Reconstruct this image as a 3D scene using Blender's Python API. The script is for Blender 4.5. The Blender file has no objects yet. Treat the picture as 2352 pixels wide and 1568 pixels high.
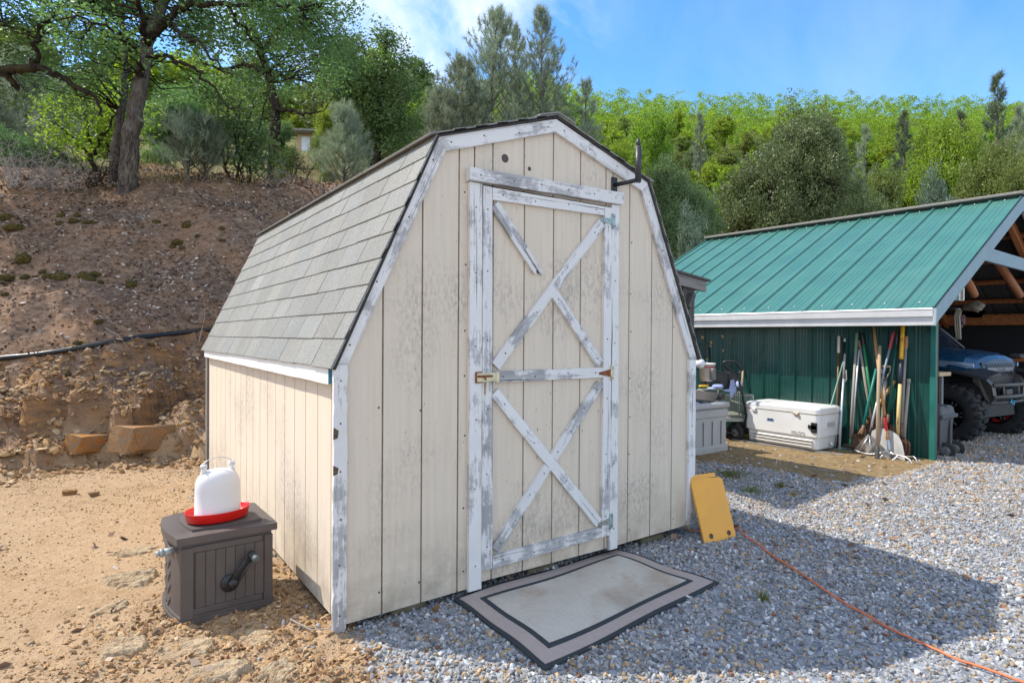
import bpy, math, random
import numpy as np
from mathutils import Vector, Matrix

random.seed(7)
rng = np.random.default_rng(11)
R = math.radians

# ------------------------------------------------------------------ camera, sky, sun, exposure
scn = bpy.context.scene
COL = scn.collection
CAM = np.array([-0.9343, -2.6806, 1.3237])
YAW, PITCH, ROLL, FPX = 0.9601, -0.0083, 0.0063, 1395.16
FWD = np.array([math.cos(YAW)*math.cos(PITCH), math.sin(YAW)*math.cos(PITCH), math.sin(PITCH)])
_r = np.array([math.sin(YAW), -math.cos(YAW), 0.0]); _u = np.cross(_r, FWD)
RGT = _r*math.cos(ROLL) + _u*math.sin(ROLL)
UPV = -_r*math.sin(ROLL) + _u*math.cos(ROLL)
cd = bpy.data.cameras.new('camera'); cam = bpy.data.objects.new('camera', cd); COL.objects.link(cam)
cd.sensor_width = 36.0; cd.lens = FPX/2352*36.0; cd.clip_start = 0.05; cd.clip_end = 3000
m = Matrix.Identity(4)
for i in range(3):
    m[i][0] = RGT[i]; m[i][1] = UPV[i]; m[i][2] = -FWD[i]; m[i][3] = CAM[i]
cam.matrix_world = m
scn.camera = cam

SUN_AZ, SUN_EL = R(131.5), R(51.0)
SUN_DIR = Vector((math.cos(SUN_AZ)*math.cos(SUN_EL), math.sin(SUN_AZ)*math.cos(SUN_EL), math.sin(SUN_EL)))
ld = bpy.data.lights.new('sun', 'SUN'); ld.energy = 2.4; ld.angle = R(0.5); ld.color = (1.0, 0.93, 0.82)
sun = bpy.data.objects.new('sun', ld); COL.objects.link(sun)
sun.rotation_euler = (-SUN_DIR).to_track_quat('-Z', 'Y').to_euler()
scn.view_settings.view_transform = 'Standard'; scn.view_settings.look = 'None'
scn.view_settings.exposure = 1.3; scn.view_settings.gamma = 1.0
scn.cycles.max_bounces = 6; scn.cycles.transparent_max_bounces = 8
scn.cycles.diffuse_bounces = 3

world = bpy.data.worlds.new('World'); scn.world = world; world.use_nodes = True
wn, wl = world.node_tree.nodes, world.node_tree.links
wn.clear()
w_out = wn.new('ShaderNodeOutputWorld'); w_bg = wn.new('ShaderNodeBackground'); w_bg.inputs[1].default_value = 0.15
sky = wn.new('ShaderNodeTexSky'); sky.sky_type = 'NISHITA'; sky.sun_disc = False
sky.sun_elevation = SUN_EL; sky.sun_rotation = math.pi/2 - SUN_AZ
sky.air_density = 1.0; sky.dust_density = 0.3; sky.ozone_density = 2.5; sky.altitude = 600
w_tc = wn.new('ShaderNodeTexCoord')
w_map = wn.new('ShaderNodeMapping'); w_map.inputs['Rotation'].default_value = (0.35, 0.5, 0.9); w_map.inputs['Scale'].default_value = (1.6, 5.0, 3.0)
w_n = wn.new('ShaderNodeTexNoise'); w_n.inputs['Scale'].default_value = 1.5; w_n.inputs['Detail'].default_value = 9; w_n.inputs['Roughness'].default_value = 0.58
w_n.inputs['Distortion'].default_value = 0.5
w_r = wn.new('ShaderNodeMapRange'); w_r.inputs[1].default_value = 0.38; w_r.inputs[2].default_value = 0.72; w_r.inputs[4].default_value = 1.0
# the cirrus bank sits in one part of the sky, thin in the rest of the view
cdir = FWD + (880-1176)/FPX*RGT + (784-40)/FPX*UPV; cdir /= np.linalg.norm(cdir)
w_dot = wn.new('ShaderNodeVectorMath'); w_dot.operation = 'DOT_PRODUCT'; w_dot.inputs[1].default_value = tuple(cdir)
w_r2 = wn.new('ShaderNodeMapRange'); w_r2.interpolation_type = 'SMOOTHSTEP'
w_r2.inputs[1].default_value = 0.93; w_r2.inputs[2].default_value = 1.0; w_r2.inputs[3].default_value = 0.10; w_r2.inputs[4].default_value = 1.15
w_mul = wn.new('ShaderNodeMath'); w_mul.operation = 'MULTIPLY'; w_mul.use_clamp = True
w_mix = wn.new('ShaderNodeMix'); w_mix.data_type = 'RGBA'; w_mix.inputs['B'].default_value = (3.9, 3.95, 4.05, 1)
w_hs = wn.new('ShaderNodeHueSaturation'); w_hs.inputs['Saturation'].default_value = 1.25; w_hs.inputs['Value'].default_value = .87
wl.new(w_tc.outputs['Generated'], w_map.inputs['Vector']); wl.new(w_map.outputs[0], w_n.inputs['Vector'])
wl.new(w_n.outputs['Fac'], w_r.inputs[0]); wl.new(w_tc.outputs['Generated'], w_dot.inputs[0])
wl.new(w_dot.outputs['Value'], w_r2.inputs[0]); wl.new(w_r.outputs[0], w_mul.inputs[0]); wl.new(w_r2.outputs[0], w_mul.inputs[1])
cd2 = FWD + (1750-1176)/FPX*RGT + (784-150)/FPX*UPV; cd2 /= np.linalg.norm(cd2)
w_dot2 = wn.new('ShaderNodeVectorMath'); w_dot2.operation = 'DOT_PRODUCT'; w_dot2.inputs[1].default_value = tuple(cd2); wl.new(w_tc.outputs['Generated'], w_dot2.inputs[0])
w_r3 = wn.new('ShaderNodeMapRange'); w_r3.interpolation_type = 'SMOOTHSTEP'; w_r3.inputs[1].default_value = 0.72; w_r3.inputs[2].default_value = 0.35; w_r3.inputs[3].default_value = 0.0; w_r3.inputs[4].default_value = 0.62  # unseen cloud cover added away from the view to brighten and whiten the fill
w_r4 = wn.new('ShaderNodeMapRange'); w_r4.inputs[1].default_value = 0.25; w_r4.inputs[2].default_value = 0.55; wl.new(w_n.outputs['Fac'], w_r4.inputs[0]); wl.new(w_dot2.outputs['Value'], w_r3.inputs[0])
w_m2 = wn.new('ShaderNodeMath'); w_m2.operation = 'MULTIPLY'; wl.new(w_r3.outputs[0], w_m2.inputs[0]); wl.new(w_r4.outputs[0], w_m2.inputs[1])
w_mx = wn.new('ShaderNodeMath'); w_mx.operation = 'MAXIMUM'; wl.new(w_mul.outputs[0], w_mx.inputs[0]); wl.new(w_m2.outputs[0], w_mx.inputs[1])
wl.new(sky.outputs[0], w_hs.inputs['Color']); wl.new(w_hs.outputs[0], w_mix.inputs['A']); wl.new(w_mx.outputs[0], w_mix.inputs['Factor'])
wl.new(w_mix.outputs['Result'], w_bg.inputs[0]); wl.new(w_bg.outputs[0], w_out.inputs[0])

# ------------------------------------------------------------------ helpers: survey of the photograph, meshes, tags
def ray(x, y): return FWD + (x-1176)/FPX*RGT - (y-784)/FPX*UPV      # 2352 x 1568 survey frame
def at_z(x, y, z): d = ray(x, y); return CAM + d*((z-CAM[2])/d[2])
def at_depth(x, y, t): return CAM + ray(x, y)*t
def at_plane(x, y, P, N): d = ray(x, y); N = np.array(N, float); return CAM + d*(np.dot(np.array(P, float)-CAM, N)/np.dot(d, N))

def hash2(ix, iy, s):
    n = (ix.astype(np.int64)*374761393 + iy.astype(np.int64)*668265263 + s*1442695041) & 0xffffffff
    n = ((n ^ (n >> 13))*1274126177) & 0xffffffff
    return ((n ^ (n >> 16)) & 0xffff)/65535.0
def vnoise(x, y, s=0):
    x = np.asarray(x, float); y = np.asarray(y, float)
    ix = np.floor(x); iy = np.floor(y); fx = x-ix; fy = y-iy
    fx = fx*fx*(3-2*fx); fy = fy*fy*(3-2*fy)
    a = hash2(ix, iy, s); b = hash2(ix+1, iy, s); c = hash2(ix, iy+1, s); d = hash2(ix+1, iy+1, s)
    return (a*(1-fx)+b*fx)*(1-fy)+(c*(1-fx)+d*fx)*fy
def fbm(x, y, o=4, s=0):
    x = np.asarray(x, float); y = np.asarray(y, float)
    v = 0; a = .5
    for k in range(o): v = v + a*vnoise(x*2**k, y*2**k, s+k*17); a *= .5
    return v/(1-.5**o)
def sstep(a, b, x): t = np.clip((np.asarray(x, float)-a)/(b-a), 0, 1); return t*t*(3-2*t)

def np_mesh(name, V, F, mats, col=None, bc=None, smooth=False, midx=None):
    V = np.asarray(V, np.float32); F = np.asarray(F, np.int32); k = F.shape[1]; nf = len(F)
    me = bpy.data.meshes.new(name)
    me.vertices.add(len(V)); me.vertices.foreach_set('co', V.ravel())
    me.loops.add(nf*k); me.loops.foreach_set('vertex_index', F.ravel())
    me.polygons.add(nf); me.polygons.foreach_set('loop_start', np.arange(0, nf*k, k, dtype=np.int32))
    me.polygons.foreach_set('use_smooth', np.full(nf, smooth))
    if midx is not None: me.polygons.foreach_set('material_index', np.asarray(midx, np.int32))
    for mt in (mats if isinstance(mats, (list, tuple)) else [mats]): me.materials.append(mt)
    if col is not None:
        a = me.attributes.new('Col', 'FLOAT_COLOR', 'POINT'); c = np.ones((len(V), 4), np.float32); c[:, :3] = col; a.data.foreach_set('color', c.ravel())
    if bc is not None:
        a = me.attributes.new('bc', 'FLOAT_VECTOR', 'POINT'); a.data.foreach_set('vector', np.asarray(bc, np.float32).ravel())
    me.update(calc_edges=True); me.validate()
    return me

def link(name, me, parent=None, loc=None):
    o = bpy.data.objects.new(name, me); COL.objects.link(o)
    if parent is not None: o.parent = parent
    if loc is not None: o.location = loc
    return o
def tag(o, label=None, cat=None, group=None, kind=None):
    if label: o['label'] = label
    if cat: o['category'] = cat
    if group: o['group'] = group
    if kind: o['kind'] = kind
    return o
def thing(name, label, cat, loc=(0, 0, 0), rz=0.0, group=None, rot=None):
    o = bpy.data.objects.new(name, None); COL.objects.link(o); o.empty_display_size = 0.1
    o.location = tuple(float(v) for v in loc); o.rotation_euler = rot if rot else (0, 0, rz)
    return tag(o, label, cat, group)

class MB:
    """collects shapes; build() links them as ONE mesh object"""
    def __init__(s): s.v = []; s.f = []; s.m = []; s.bc = []; s.sm = []
    def add(s, V, F, mi=0, bc=None, sm=False):
        b = len(s.v); V = [tuple(float(c) for c in p) for p in V]; s.v += V
        if bc is None:
            o = (random.uniform(0, 50), random.uniform(0, 50), random.uniform(0, 50))
            bc = [(p[0]+o[0], p[1]+o[1], p[2]+o[2]) for p in V]
        s.bc += [tuple(q) for q in bc]
        for f in F: s.f.append([b+i for i in f]); s.m.append(mi); s.sm.append(sm)
        return s
    def box(s, c, d, rot=None, mi=0, bev=0.0):
        c = Vector(c); h = Vector(d)/2
        o = Vector((random.uniform(0, 50), random.uniform(0, 50), random.uniform(0, 50)))
        if bev <= 0:
            L = [Vector((x*h.x, y*h.y, z*h.z)) for x in (-1, 1) for y in (-1, 1) for z in (-1, 1)]
            F = [(0, 1, 3, 2), (4, 6, 7, 5), (0, 4, 5, 1), (2, 3, 7, 6), (0, 2, 6, 4), (1, 5, 7, 3)]
        else:
            b = min(bev, *(0.49*2*q for q in h)); L = []; F = []
            # chamfered box: 24 vertices
            idx = {}
            for ax in range(3):
                for sg in (-1, 1):
                    for a in (-1, 1):
                        for bb in (-1, 1):
                            p = [0, 0, 0]; p[ax] = sg*h[ax]; o1, o2 = [q for q in range(3) if q != ax]
                            p[o1] = a*(h[o1]-b); p[o2] = bb*(h[o2]-b)
                            key = [0, 0, 0]; key[ax] = sg; key[o1] = a; key[o2] = bb
                            idx[(ax, tuple(key))] = len(L); L.append(Vector(p))
            for ax in range(3):
                o1, o2 = [q for q in range(3) if q != ax]
                for sg in (-1, 1):
                    ring = []
                    for a, bb in ((-1, -1), (1, -1), (1, 1), (-1, 1)):
                        k = [0, 0, 0]; k[ax] = sg; k[o1] = a; k[o2] = bb; ring.append(idx[(ax, tuple(k))])
                    F.append(ring)
            for ax in range(3):
                o1, o2 = [q for q in range(3) if q != ax]
                for a in (-1, 1):
                    for bb in (-1, 1):
                        ks = []
                        for sgn in (-1, 1):
                            k = [0, 0, 0]; k[ax] = sgn; k[o1] = a; k[o2] = bb; ks.append(tuple(k))
                        F.append([idx[(o1, ks[0])], idx[(o1, ks[1])], idx[(o2, ks[1])], idx[(o2, ks[0])]])
            for a in (-1, 1):
                for bb in (-1, 1):
                    for cc in (-1, 1): F.append([idx[(q, (a, bb, cc))] for q in range(3)])
        M = rot if rot is not None else Matrix.Identity(3)
        return s.add([c + M @ p for p in L], F, mi, [p+o for p in L])
    def slab(s, q, off, mi=0, n=1, jit=0.0, bcx=None):
        """board from 4 corners q (a,b along its length on one edge; d,c on the other) pushed by vector off; n pieces along its length"""
        a, b, c, d = [Vector(p) for p in q]; off = Vector(off)
        L = ((b-a).length+(c-d).length)/2; W = ((d-a).length+(c-b).length)/2
        o = bcx if bcx else (random.uniform(0, 60), random.uniform(0, 60), random.uniform(0, 60))
        V = []; B = []
        wd = (d-a).normalized()
        for i in range(n+1):
            t = i/n
            j1 = random.uniform(-jit, jit); j2 = random.uniform(-jit, jit); j3 = random.uniform(-jit, jit)*.6
            p = a.lerp(b, t)+wd*j1; r = d.lerp(c, t)+wd*j2; oo = off*(1+(j3/off.length if jit else 0))
            V += [p, r, r+oo, p+oo]
            B += [(o[0]+t*L, o[1], o[2]), (o[0]+t*L, o[1]+W, o[2]), (o[0]+t*L, o[1]+W, o[2]+off.length), (o[0]+t*L, o[1], o[2]+off.length)]
        F = [(0, 3, 2, 1), (4*n, 4*n+1, 4*n+2, 4*n+3)]
        for i in range(n):
            k = 4*i
            for e in range(4): F.append((k+e, k+(e+1) % 4, k+4+(e+1) % 4, k+4+e))
        return s.add(V, F, mi, B)
    def prism(s, poly, off, mi=0, along=None):
        """planar polygon (3D points) extruded by off"""
        P = [Vector(p) for p in poly]; off = Vector(off); n = len(P)
        o = Vector((random.uniform(0, 60), random.uniform(0, 60), random.uniform(0, 60)))
        V = P+[p+off for p in P]
        F = [list(range(n))[::-1], list(range(n, 2*n))]+[(i, (i+1) % n, n+(i+1) % n, n+i) for i in range(n)]
        if along is None: bc = [p+o for p in V]
        else:
            ax = Vector(along).normalized(); oz = off.normalized(); ay = oz.cross(ax)
            bc = [Vector((p.dot(ax), p.dot(ay), p.dot(oz)))+o for p in V]
        return s.add(V, F, mi, bc)
    def tube(s, pts, rad, n=8, mi=0, cap=True, sm=True, flat=None):
        P = [Vector(p) for p in pts]; k = len(P)
        if not isinstance(rad, (list, tuple)): rad = [rad]*k
        T = [(P[min(i+1, k-1)]-P[max(i-1, 0)]).normalized() for i in range(k)]
        N = T[0].orthogonal().normalized(); V = []; B = []; l = 0
        o = (random.uniform(0, 60), random.uniform(0, 60), random.uniform(0, 60))
        for i in range(k):
            N = (N-T[i]*N.dot(T[i])); N = N.normalized() if N.length > 1e-6 else T[i].orthogonal().normalized()
            Bn = T[i].cross(N); l += (P[i]-P[i-1]).length if i else 0
            for j in range(n):
                a = 2*math.pi*j/n; V.append(P[i]+(N*math.cos(a)+Bn*math.sin(a))*rad[i])
                B.append((o[0]+l, o[1]+math.cos(a)*rad[i], o[2]+math.sin(a)*rad[i]))
        F = [(i*n+j, i*n+(j+1) % n, (i+1)*n+(j+1) % n, (i+1)*n+j) for i in range(k-1) for j in range(n)]
        s.add(V, F, mi, B, sm)
        if cap:
            b = len(s.v)-len(V)
            s.f.append([b+j for j in range(n)][::-1]); s.m.append(mi); s.sm.append(False)
            s.f.append([b+(k-1)*n+j for j in range(n)]); s.m.append(mi); s.sm.append(False)
        return s
    def lathe(s, prof, c=(0, 0, 0), axis=(0, 0, 1), n=24, mi=0, sm=True, sx=1.0, sy=1.0, rz=0.0):
        """profile (radius, height) turned about an axis through c"""
        A = Vector(axis).normalized(); X = A.orthogonal().normalized() if abs(A.z) < .99 else Vector((math.cos(rz), math.sin(rz), 0)); Y = A.cross(X); c = Vector(c)
        V = [c+A*h+(X*math.cos(2*math.pi*j/n)*sx+Y*math.sin(2*math.pi*j/n)*sy)*r for r, h in prof for j in range(n)]
        F = [(i*n+j, i*n+(j+1) % n, (i+1)*n+(j+1) % n, (i+1)*n+j) for i in range(len(prof)-1) for j in range(n)]
        return s.add(V, F, mi, None, sm)
    def build(s, name, mats, parent=None, loc=None):
        me = bpy.data.meshes.new(name)
        me.from_pydata(s.v, [], s.f)
        for mt in (mats if isinstance(mats, (list, tuple)) else [mats]): me.materials.append(mt)
        me.polygons.foreach_set('material_index', np.array(s.m, np.int32))
        me.polygons.foreach_set('use_smooth', np.array(s.sm, bool))
        a = me.attributes.new('bc', 'FLOAT_VECTOR', 'POINT'); a.data.foreach_set('vector', np.array(s.bc, np.float32).ravel())
        me.update()
        return link(name, me, parent, loc)

def copy_tree(o, parent=None):
    c = o.copy(); COL.objects.link(c)
    if parent is not None: c.parent = parent
    for ch in [q for q in bpy.data.objects if q.parent == o]: copy_tree(ch, c)
    return c

# ------------------------------------------------------------------ materials
class Mat:
    def __init__(s, name):
        s.m = bpy.data.materials.new(name); s.m.use_nodes = True; s.n = s.m.node_tree.nodes; s.l = s.m.node_tree.links
        s.b = s.n['Principled BSDF']; s.out = s.n['Material Output']
    def N(s, t, **k):
        x = s.n.new('ShaderNode'+t)
        for a, b in k.items(): setattr(x, a, b)
        return x
    def coord(s, kind='bc', scale=(1, 1, 1)):
        if kind == 'bc': a = s.N('Attribute'); a.attribute_name = 'bc'; v = a.outputs['Vector']
        else: v = s.N('TexCoord').outputs['Object' if kind == 'obj' else 'Generated']
        mp = s.N('Mapping'); mp.inputs['Scale'].default_value = scale; s.l.new(v, mp.inputs['Vector']); return mp.outputs[0]
    def noise(s, vec, scale, detail=4, rough=.55, dist=0.0):
        x = s.N('TexNoise'); x.inputs['Scale'].default_value = scale; x.inputs['Detail'].default_value = detail
        x.inputs['Roughness'].default_value = rough; x.inputs['Distortion'].default_value = dist
        if vec is not None: s.l.new(vec, x.inputs['Vector'])
        return x.outputs['Fac']
    def rng(s, v, a, b, c=0.0, d=1.0):
        x = s.N('MapRange'); x.inputs[1].default_value = a; x.inputs[2].default_value = b; x.inputs[3].default_value = c; x.inputs[4].default_value = d
        s.l.new(v, x.inputs[0]); return x.outputs[0]
    def math(s, op, a, b=None):
        x = s.N('Math', operation=op); 
        for i, q in enumerate((a, b)):
            if q is None: continue
            if isinstance(q, (int, float)): x.inputs[i].default_value = q
            else: s.l.new(q, x.inputs[i])
        return x.outputs[0]
    def mix(s, f, a, b, mode='MIX'):
        x = s.N('Mix', data_type='RGBA', blend_type=mode)
        for sock, q in (('Factor', f), ('A', a), ('B', b)):
            if isinstance(q, (int, float)): x.inputs[sock].default_value = q
            elif isinstance(q, tuple): x.inputs[sock].default_value = (*q[:3], 1)
            else: s.l.new(q, x.inputs[sock])
        return x.outputs['Result']
    def ramp(s, v, stops):
        x = s.N('ValToRGB'); e = x.color_ramp.elements
        while len(e) < len(stops): e.new(.5)
        for i, (p, c) in enumerate(stops): e[i].position = p; e[i].color = (*c, 1)
        s.l.new(v, x.inputs[0]); return x.outputs[0]
    def col(s, c):
        if isinstance(c, tuple): s.b.inputs['Base Color'].default_value = (*c[:3], 1)
        else: s.l.new(c, s.b.inputs['Base Color'])
    def rough(s, r):
        if isinstance(r, (int, float)): s.b.inputs['Roughness'].default_value = r
        else: s.l.new(r, s.b.inputs['Roughness'])
    def bump(s, h, strength=.3, dist=.01):
        x = s.N('Bump'); x.inputs['Strength'].default_value = strength; x.inputs['Distance'].default_value = dist
        s.l.new(h, x.inputs['Height']); s.l.new(x.outputs[0], s.b.inputs['Normal'])
    def attr(s, name='Col'):
        a = s.N('Attribute'); a.attribute_name = name; return a.outputs['Color']

def plain(name, c, rough=.5, metal=0.0, var=.15, scale=12, bump=0.0, dirt=None, spec=.5, kind='bc', dirt_amt=.5):
    """a painted, plastic or metal surface with uneven tone, grime and a little relief"""
    M = Mat(name); v = M.coord(kind)
    n = M.noise(v, scale, 5); c2 = tuple(q*(1-var) for q in c); c1 = tuple(min(1, q*(1+var*.6)) for q in c)
    k = M.mix(M.rng(n, .3, .7), c2, c1)
    if dirt: k = M.mix(M.rng(M.noise(v, scale*.45, 7, .7), .52, .75, 0, dirt_amt), k, dirt)
    M.col(k); M.rough(M.rng(n, .2, .8, max(.05, rough-.08), min(1, rough+.1))); M.b.inputs['Metallic'].default_value = metal
    M.b.inputs['Specular IOR Level'].default_value = spec
    if bump: M.bump(M.noise(v, scale*6, 3), bump, .004)
    return M.m

def wood(name, base, dark, paint=None, paint_amt=0.0, grain=45, rough=.8, crack=True, bump=.5, low=.45):
    """wood grain along bc.x; paint (if any) flaked off in streaks"""
    M = Mat(name); v = M.coord('bc', (1.3, 1, 1)); g = M.noise(M.coord('bc', (2.2, grain, grain)), 1.0, 5, .6, .25)
    k = M.mix(M.rng(g, .3, .7), dark, base)
    h = g
    if paint:
        lowf = M.noise(v, 3.0, 5, .65)
        sp = M.noise(M.coord('bc', (14, 62, 62)), 1.0, 5, .75)
        t = M.math('ADD', M.math('MULTIPLY', g, .34), M.math('ADD', M.math('MULTIPLY', lowf, low*1.9), M.math('MULTIPLY', sp, .34)))
        msk = M.rng(t, paint_amt-.035, paint_amt+.045, 1, 0)
        pv = M.mix(M.rng(lowf, .35, .7), tuple(q*.88 for q in paint), paint)
        k = M.mix(msk, k, pv)
        h = M.math('ADD', M.math('MULTIPLY', g, .6), M.math('MULTIPLY', msk, .5))
    if crack:
        cr = M.noise(M.coord('bc', (1.1, 75, 75)), 1.0, 3, .5, .4)
        k = M.mix(M.rng(cr, .66, .72, 0, .8), k, tuple(q*.22 for q in dark))
    M.col(k); M.rough(rough); M.bump(h, bump, .003)
    return M.m

def siding_mat(name='siding_paint', base=(.66, .57, .455)):
    M = Mat(name); o = M.coord('obj'); g = M.noise(M.coord('obj', (40, 40, 2.0)), 1.0, 5, .6)
    k = M.mix(M.rng(g, .3, .7), tuple(q*.93 for q in base), tuple(min(1, q*1.05) for q in base))
    blot = M.noise(o, 1.7, 3, .5); spk = M.noise(M.coord('obj', (60, 60, 26)), 1.0, 5, .75)
    sm = M.math('MULTIPLY', M.rng(blot, .50, .66), M.rng(spk, .46, .60))
    k = M.mix(M.math('MULTIPLY', sm, .50), k, (.22, .20, .20))
    fl = M.noise(M.coord('obj', (120, 120, 34)), 1.0, 2, .5)
    fm = M.math('MULTIPLY', M.rng(fl, .69, .73), M.rng(M.noise(o, 3.1, 2), .42, .58))
    k = M.mix(M.math('MULTIPLY', fm, .8), k, (.12, .11, .115))
    z = M.N('SeparateXYZ'); M.l.new(M.N('TexCoord').outputs['Object'], z.inputs[0])
    lowm = M.math('MULTIPLY', M.rng(z.outputs['Z'], .02, .45, 1, 0), M.rng(M.noise(o, 7, 5, .7), .35, .65))
    k = M.mix(M.math('MULTIPLY', lowm, .60), k, (.27, .21, .14))
    M.col(k); M.rough(.85); M.bump(M.math('ADD', g, M.math('MULTIPLY', spk, .3)), .35, .003)
    return M.m

SID = siding_mat()
GROOVE = plain('groove_brown', (.25, .20, .15), .95, var=.4, scale=30)  # groove bottoms, a darker brown than the boards
WW = wood('weathered_white_board', (.50, .49, .485), (.27, .265, .265), (.77, .755, .735), .835, 60)
WW2 = wood('grey_flaking_board', (.46, .455, .455), (.22, .217, .22), (.75, .735, .715), .785, 60)
WHITE_F = wood('white_fascia', (.5, .5, .5), (.3, .3, .3), (.83, .82, .80), 1.1, 45, crack=False, bump=.15)
ROT = wood('rotten_wood', (.16, .10, .06), (.04, .028, .02), None, 0, 60)
GREYWOOD = wood('grey_bare_wood', (.30, .28, .25), (.13, .12, .11), None, 0, 50)
DARKWOOD = wood('dark_weathered_wood', (.12, .105, .095), (.045, .04, .037), None, 0, 50)
PALEWOOD = wood('pale_new_wood', (.62, .48, .28), (.45, .32, .16), None, 0, 40, crack=False)
HANDLEWOOD = wood('worn_handle_wood', (.47, .36, .24), (.26, .19, .12), None, 0, 60, crack=False, bump=.25)
TANWOOD = wood('varnished_handle_wood', (.62, .34, .12), (.44, .22, .07), None, 0, 60, .5, crack=False, bump=.15)
GREYHANDLE = wood('silvered_handle_wood', (.40, .36, .31), (.21, .185, .16), None, 0, 60, crack=False, bump=.3)
ORANGEWOOD = wood('orange_stained_timber', (.46, .17, .05), (.24, .075, .02), None, 0, 25, .6, crack=True, bump=.4)
BLUEGREY = wood('blue_grey_painted_board', (.2, .27, .29), (.13, .18, .2), (.24, .33, .36), 1.0, 40, .6, bump=.2)
NAIL = plain('nail_head', (.10, .085, .08), .6, .6)
IRON = plain('rusty_iron', (.15, .085, .055), .7, .5, .35, 18, .3, (.32, .12, .04))
STEEL = plain('galvanised_steel', (.55, .56, .57), .38, .85, .15, 20, 0, (.25, .2, .16))
BLACK = plain('black_paint', (.018, .019, .021), .42, 0, .3, 20)
BLACKPL = plain('black_plastic', (.022, .023, .025), .38, 0, .3, 8, 0, (.10, .095, .085), dirt_amt=.25)
RUBBER = plain('tyre_rubber', (.022, .022, .022), .8, 0, .3, 10, .2, (.085, .07, .055), dirt_amt=.6)
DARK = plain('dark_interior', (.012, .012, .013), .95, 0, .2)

# ------------------------------------------------------------------ terrain
FW2 = np.array([math.cos(YAW), math.sin(YAW)]); RT2 = np.array([math.sin(YAW), -math.cos(YAW)])
def tu(x, y):
    dx = np.asarray(x, float)-CAM[0]; dy = np.asarray(y, float)-CAM[1]
    return dx*FW2[0]+dy*FW2[1], dx*RT2[0]+dy*RT2[1]
FOOT_U = [-40, -12, -4.64, -4.2, -3.3, 0, 3.3, 8, 16, 40]; FOOT_T = [4.0, 4.5, 5.6, 6.1, 6.75, 9.2, 13.2, 19, 24, 26]
HU = [-40, -5, 0, 4, 8, 16, 40]; HV = [1.0, 1.0, .98, .85, .6, .45, .4]
def bank_d(x, y):
    t, u = tu(x, y)
    return t-np.interp(u, FOOT_U, FOOT_T)+(fbm(np.asarray(x)*.9, np.asarray(y)*.9, 3, 5)-.5)*.7
def base_ground(x, y):
    x = np.asarray(x, float); y = np.asarray(y, float)
    t, u = tu(x, y)
    d = bank_d(x, y); H = np.interp(u, HU, HV)
    z = -.045-.05*sstep(0, 1.8, -y)*sstep(-.6, .4, x)-.03*sstep(2.5, 6, x)
    z = z+.035*sstep(.15, -.35, x)*sstep(2.5, .5, t-1.2*0-2.2)*0
    # ledges, cut bank, shoulder, far hill
    wv = (fbm(x*1.3, y*1.3, 2, 91)-.5)*1.6; z0_ = np.zeros_like(d)
    j1 = hash2(np.floor(u*2.6+wv), z0_, 5)-.5; j2 = hash2(np.floor(u*3.4-wv*1.3+7), z0_, 8)-.5; j3 = hash2(np.floor(u*2.0+wv*.7+3), z0_, 13)-.5
    prof = np.interp(d, [-50, 0, .5, 1.2, 3.6, 5.6, 6.6, 12, 55, 122, 160, 400], [0, 0.03, .20, .50, 2.75, 4.18, 4.5, 5.3, 20.8, 55.5, 58, 34])
    fade = sstep(3.4, 1.4, d)
    prof = prof+fade*(.15*sstep(0, .06, d+j1*.5)*(.5+(j2+.5))+.15*sstep(.40, .47, d+j2*.6)*(.4+1.1*(j3+.5))+.10*sstep(.85, .93, d+j3*.8)+.08*sstep(1.3, 1.37, d-j1*.8))
    k = np.where(d < 8, H, np.interp(d, [8, 60], [1, 1])*0+np.clip(H+(d-8)/50*(1-H), 0, 1))
    return z+prof*k-9.5*sstep(55, 100, t)*sstep(8, -14, u)
def rough_patch(x, y):
    return sstep(-1.35, -.75, x)*sstep(.25, -.05, x)*sstep(-1.3, -.8, y)*sstep(1.1, .5, y)
def ground(x, y):
    x = np.asarray(x, float); y = np.asarray(y, float)
    z = base_ground(x, y); d = bank_d(x, y)
    bk = sstep(.0, 1.0, d)
    z = z+(fbm(x*1.1, y*1.1, 4, 3)-.5)*(.05+.34*bk*sstep(400, 40, d))+(fbm(x*5, y*5, 4, 9)-.5)*(.012+.13*bk)
    lg = sstep(-.25, .05, d)*sstep(1.6, 1.0, d)
    z = z+lg*(np.abs(fbm(x*3.1, y*3.1, 3, 21)-.5))*.35
    rp = rough_patch(x, y)
    s = x*.83+y*.55; q = -x*.55+y*.83
    z = z+rp*(np.abs(fbm(s*2.2, q*9, 4, 31)-.5)*.085+(fbm(s*9, q*22, 3, 33)-.5)*.03+(fbm(x*26, y*26, 3, 35)-.5)*.022)
    # keep the building plots level
    return z
def gz(x, y): return float(ground(np.array([x]), np.array([y]))[0])
def hit(px, py, t0=2.0, t1=200.0, step=1.004):
    """where the sight line of the survey meets the terrain"""
    t = t0*step**np.arange(int(math.log(t1/t0)/math.log(step))); P = CAM[None]+t[:, None]*ray(px, py)[None]
    below = np.nonzero(P[:, 2] < ground(P[:, 0], P[:, 1]))[0]
    return P[below[0]] if len(below) else P[-1]

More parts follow.
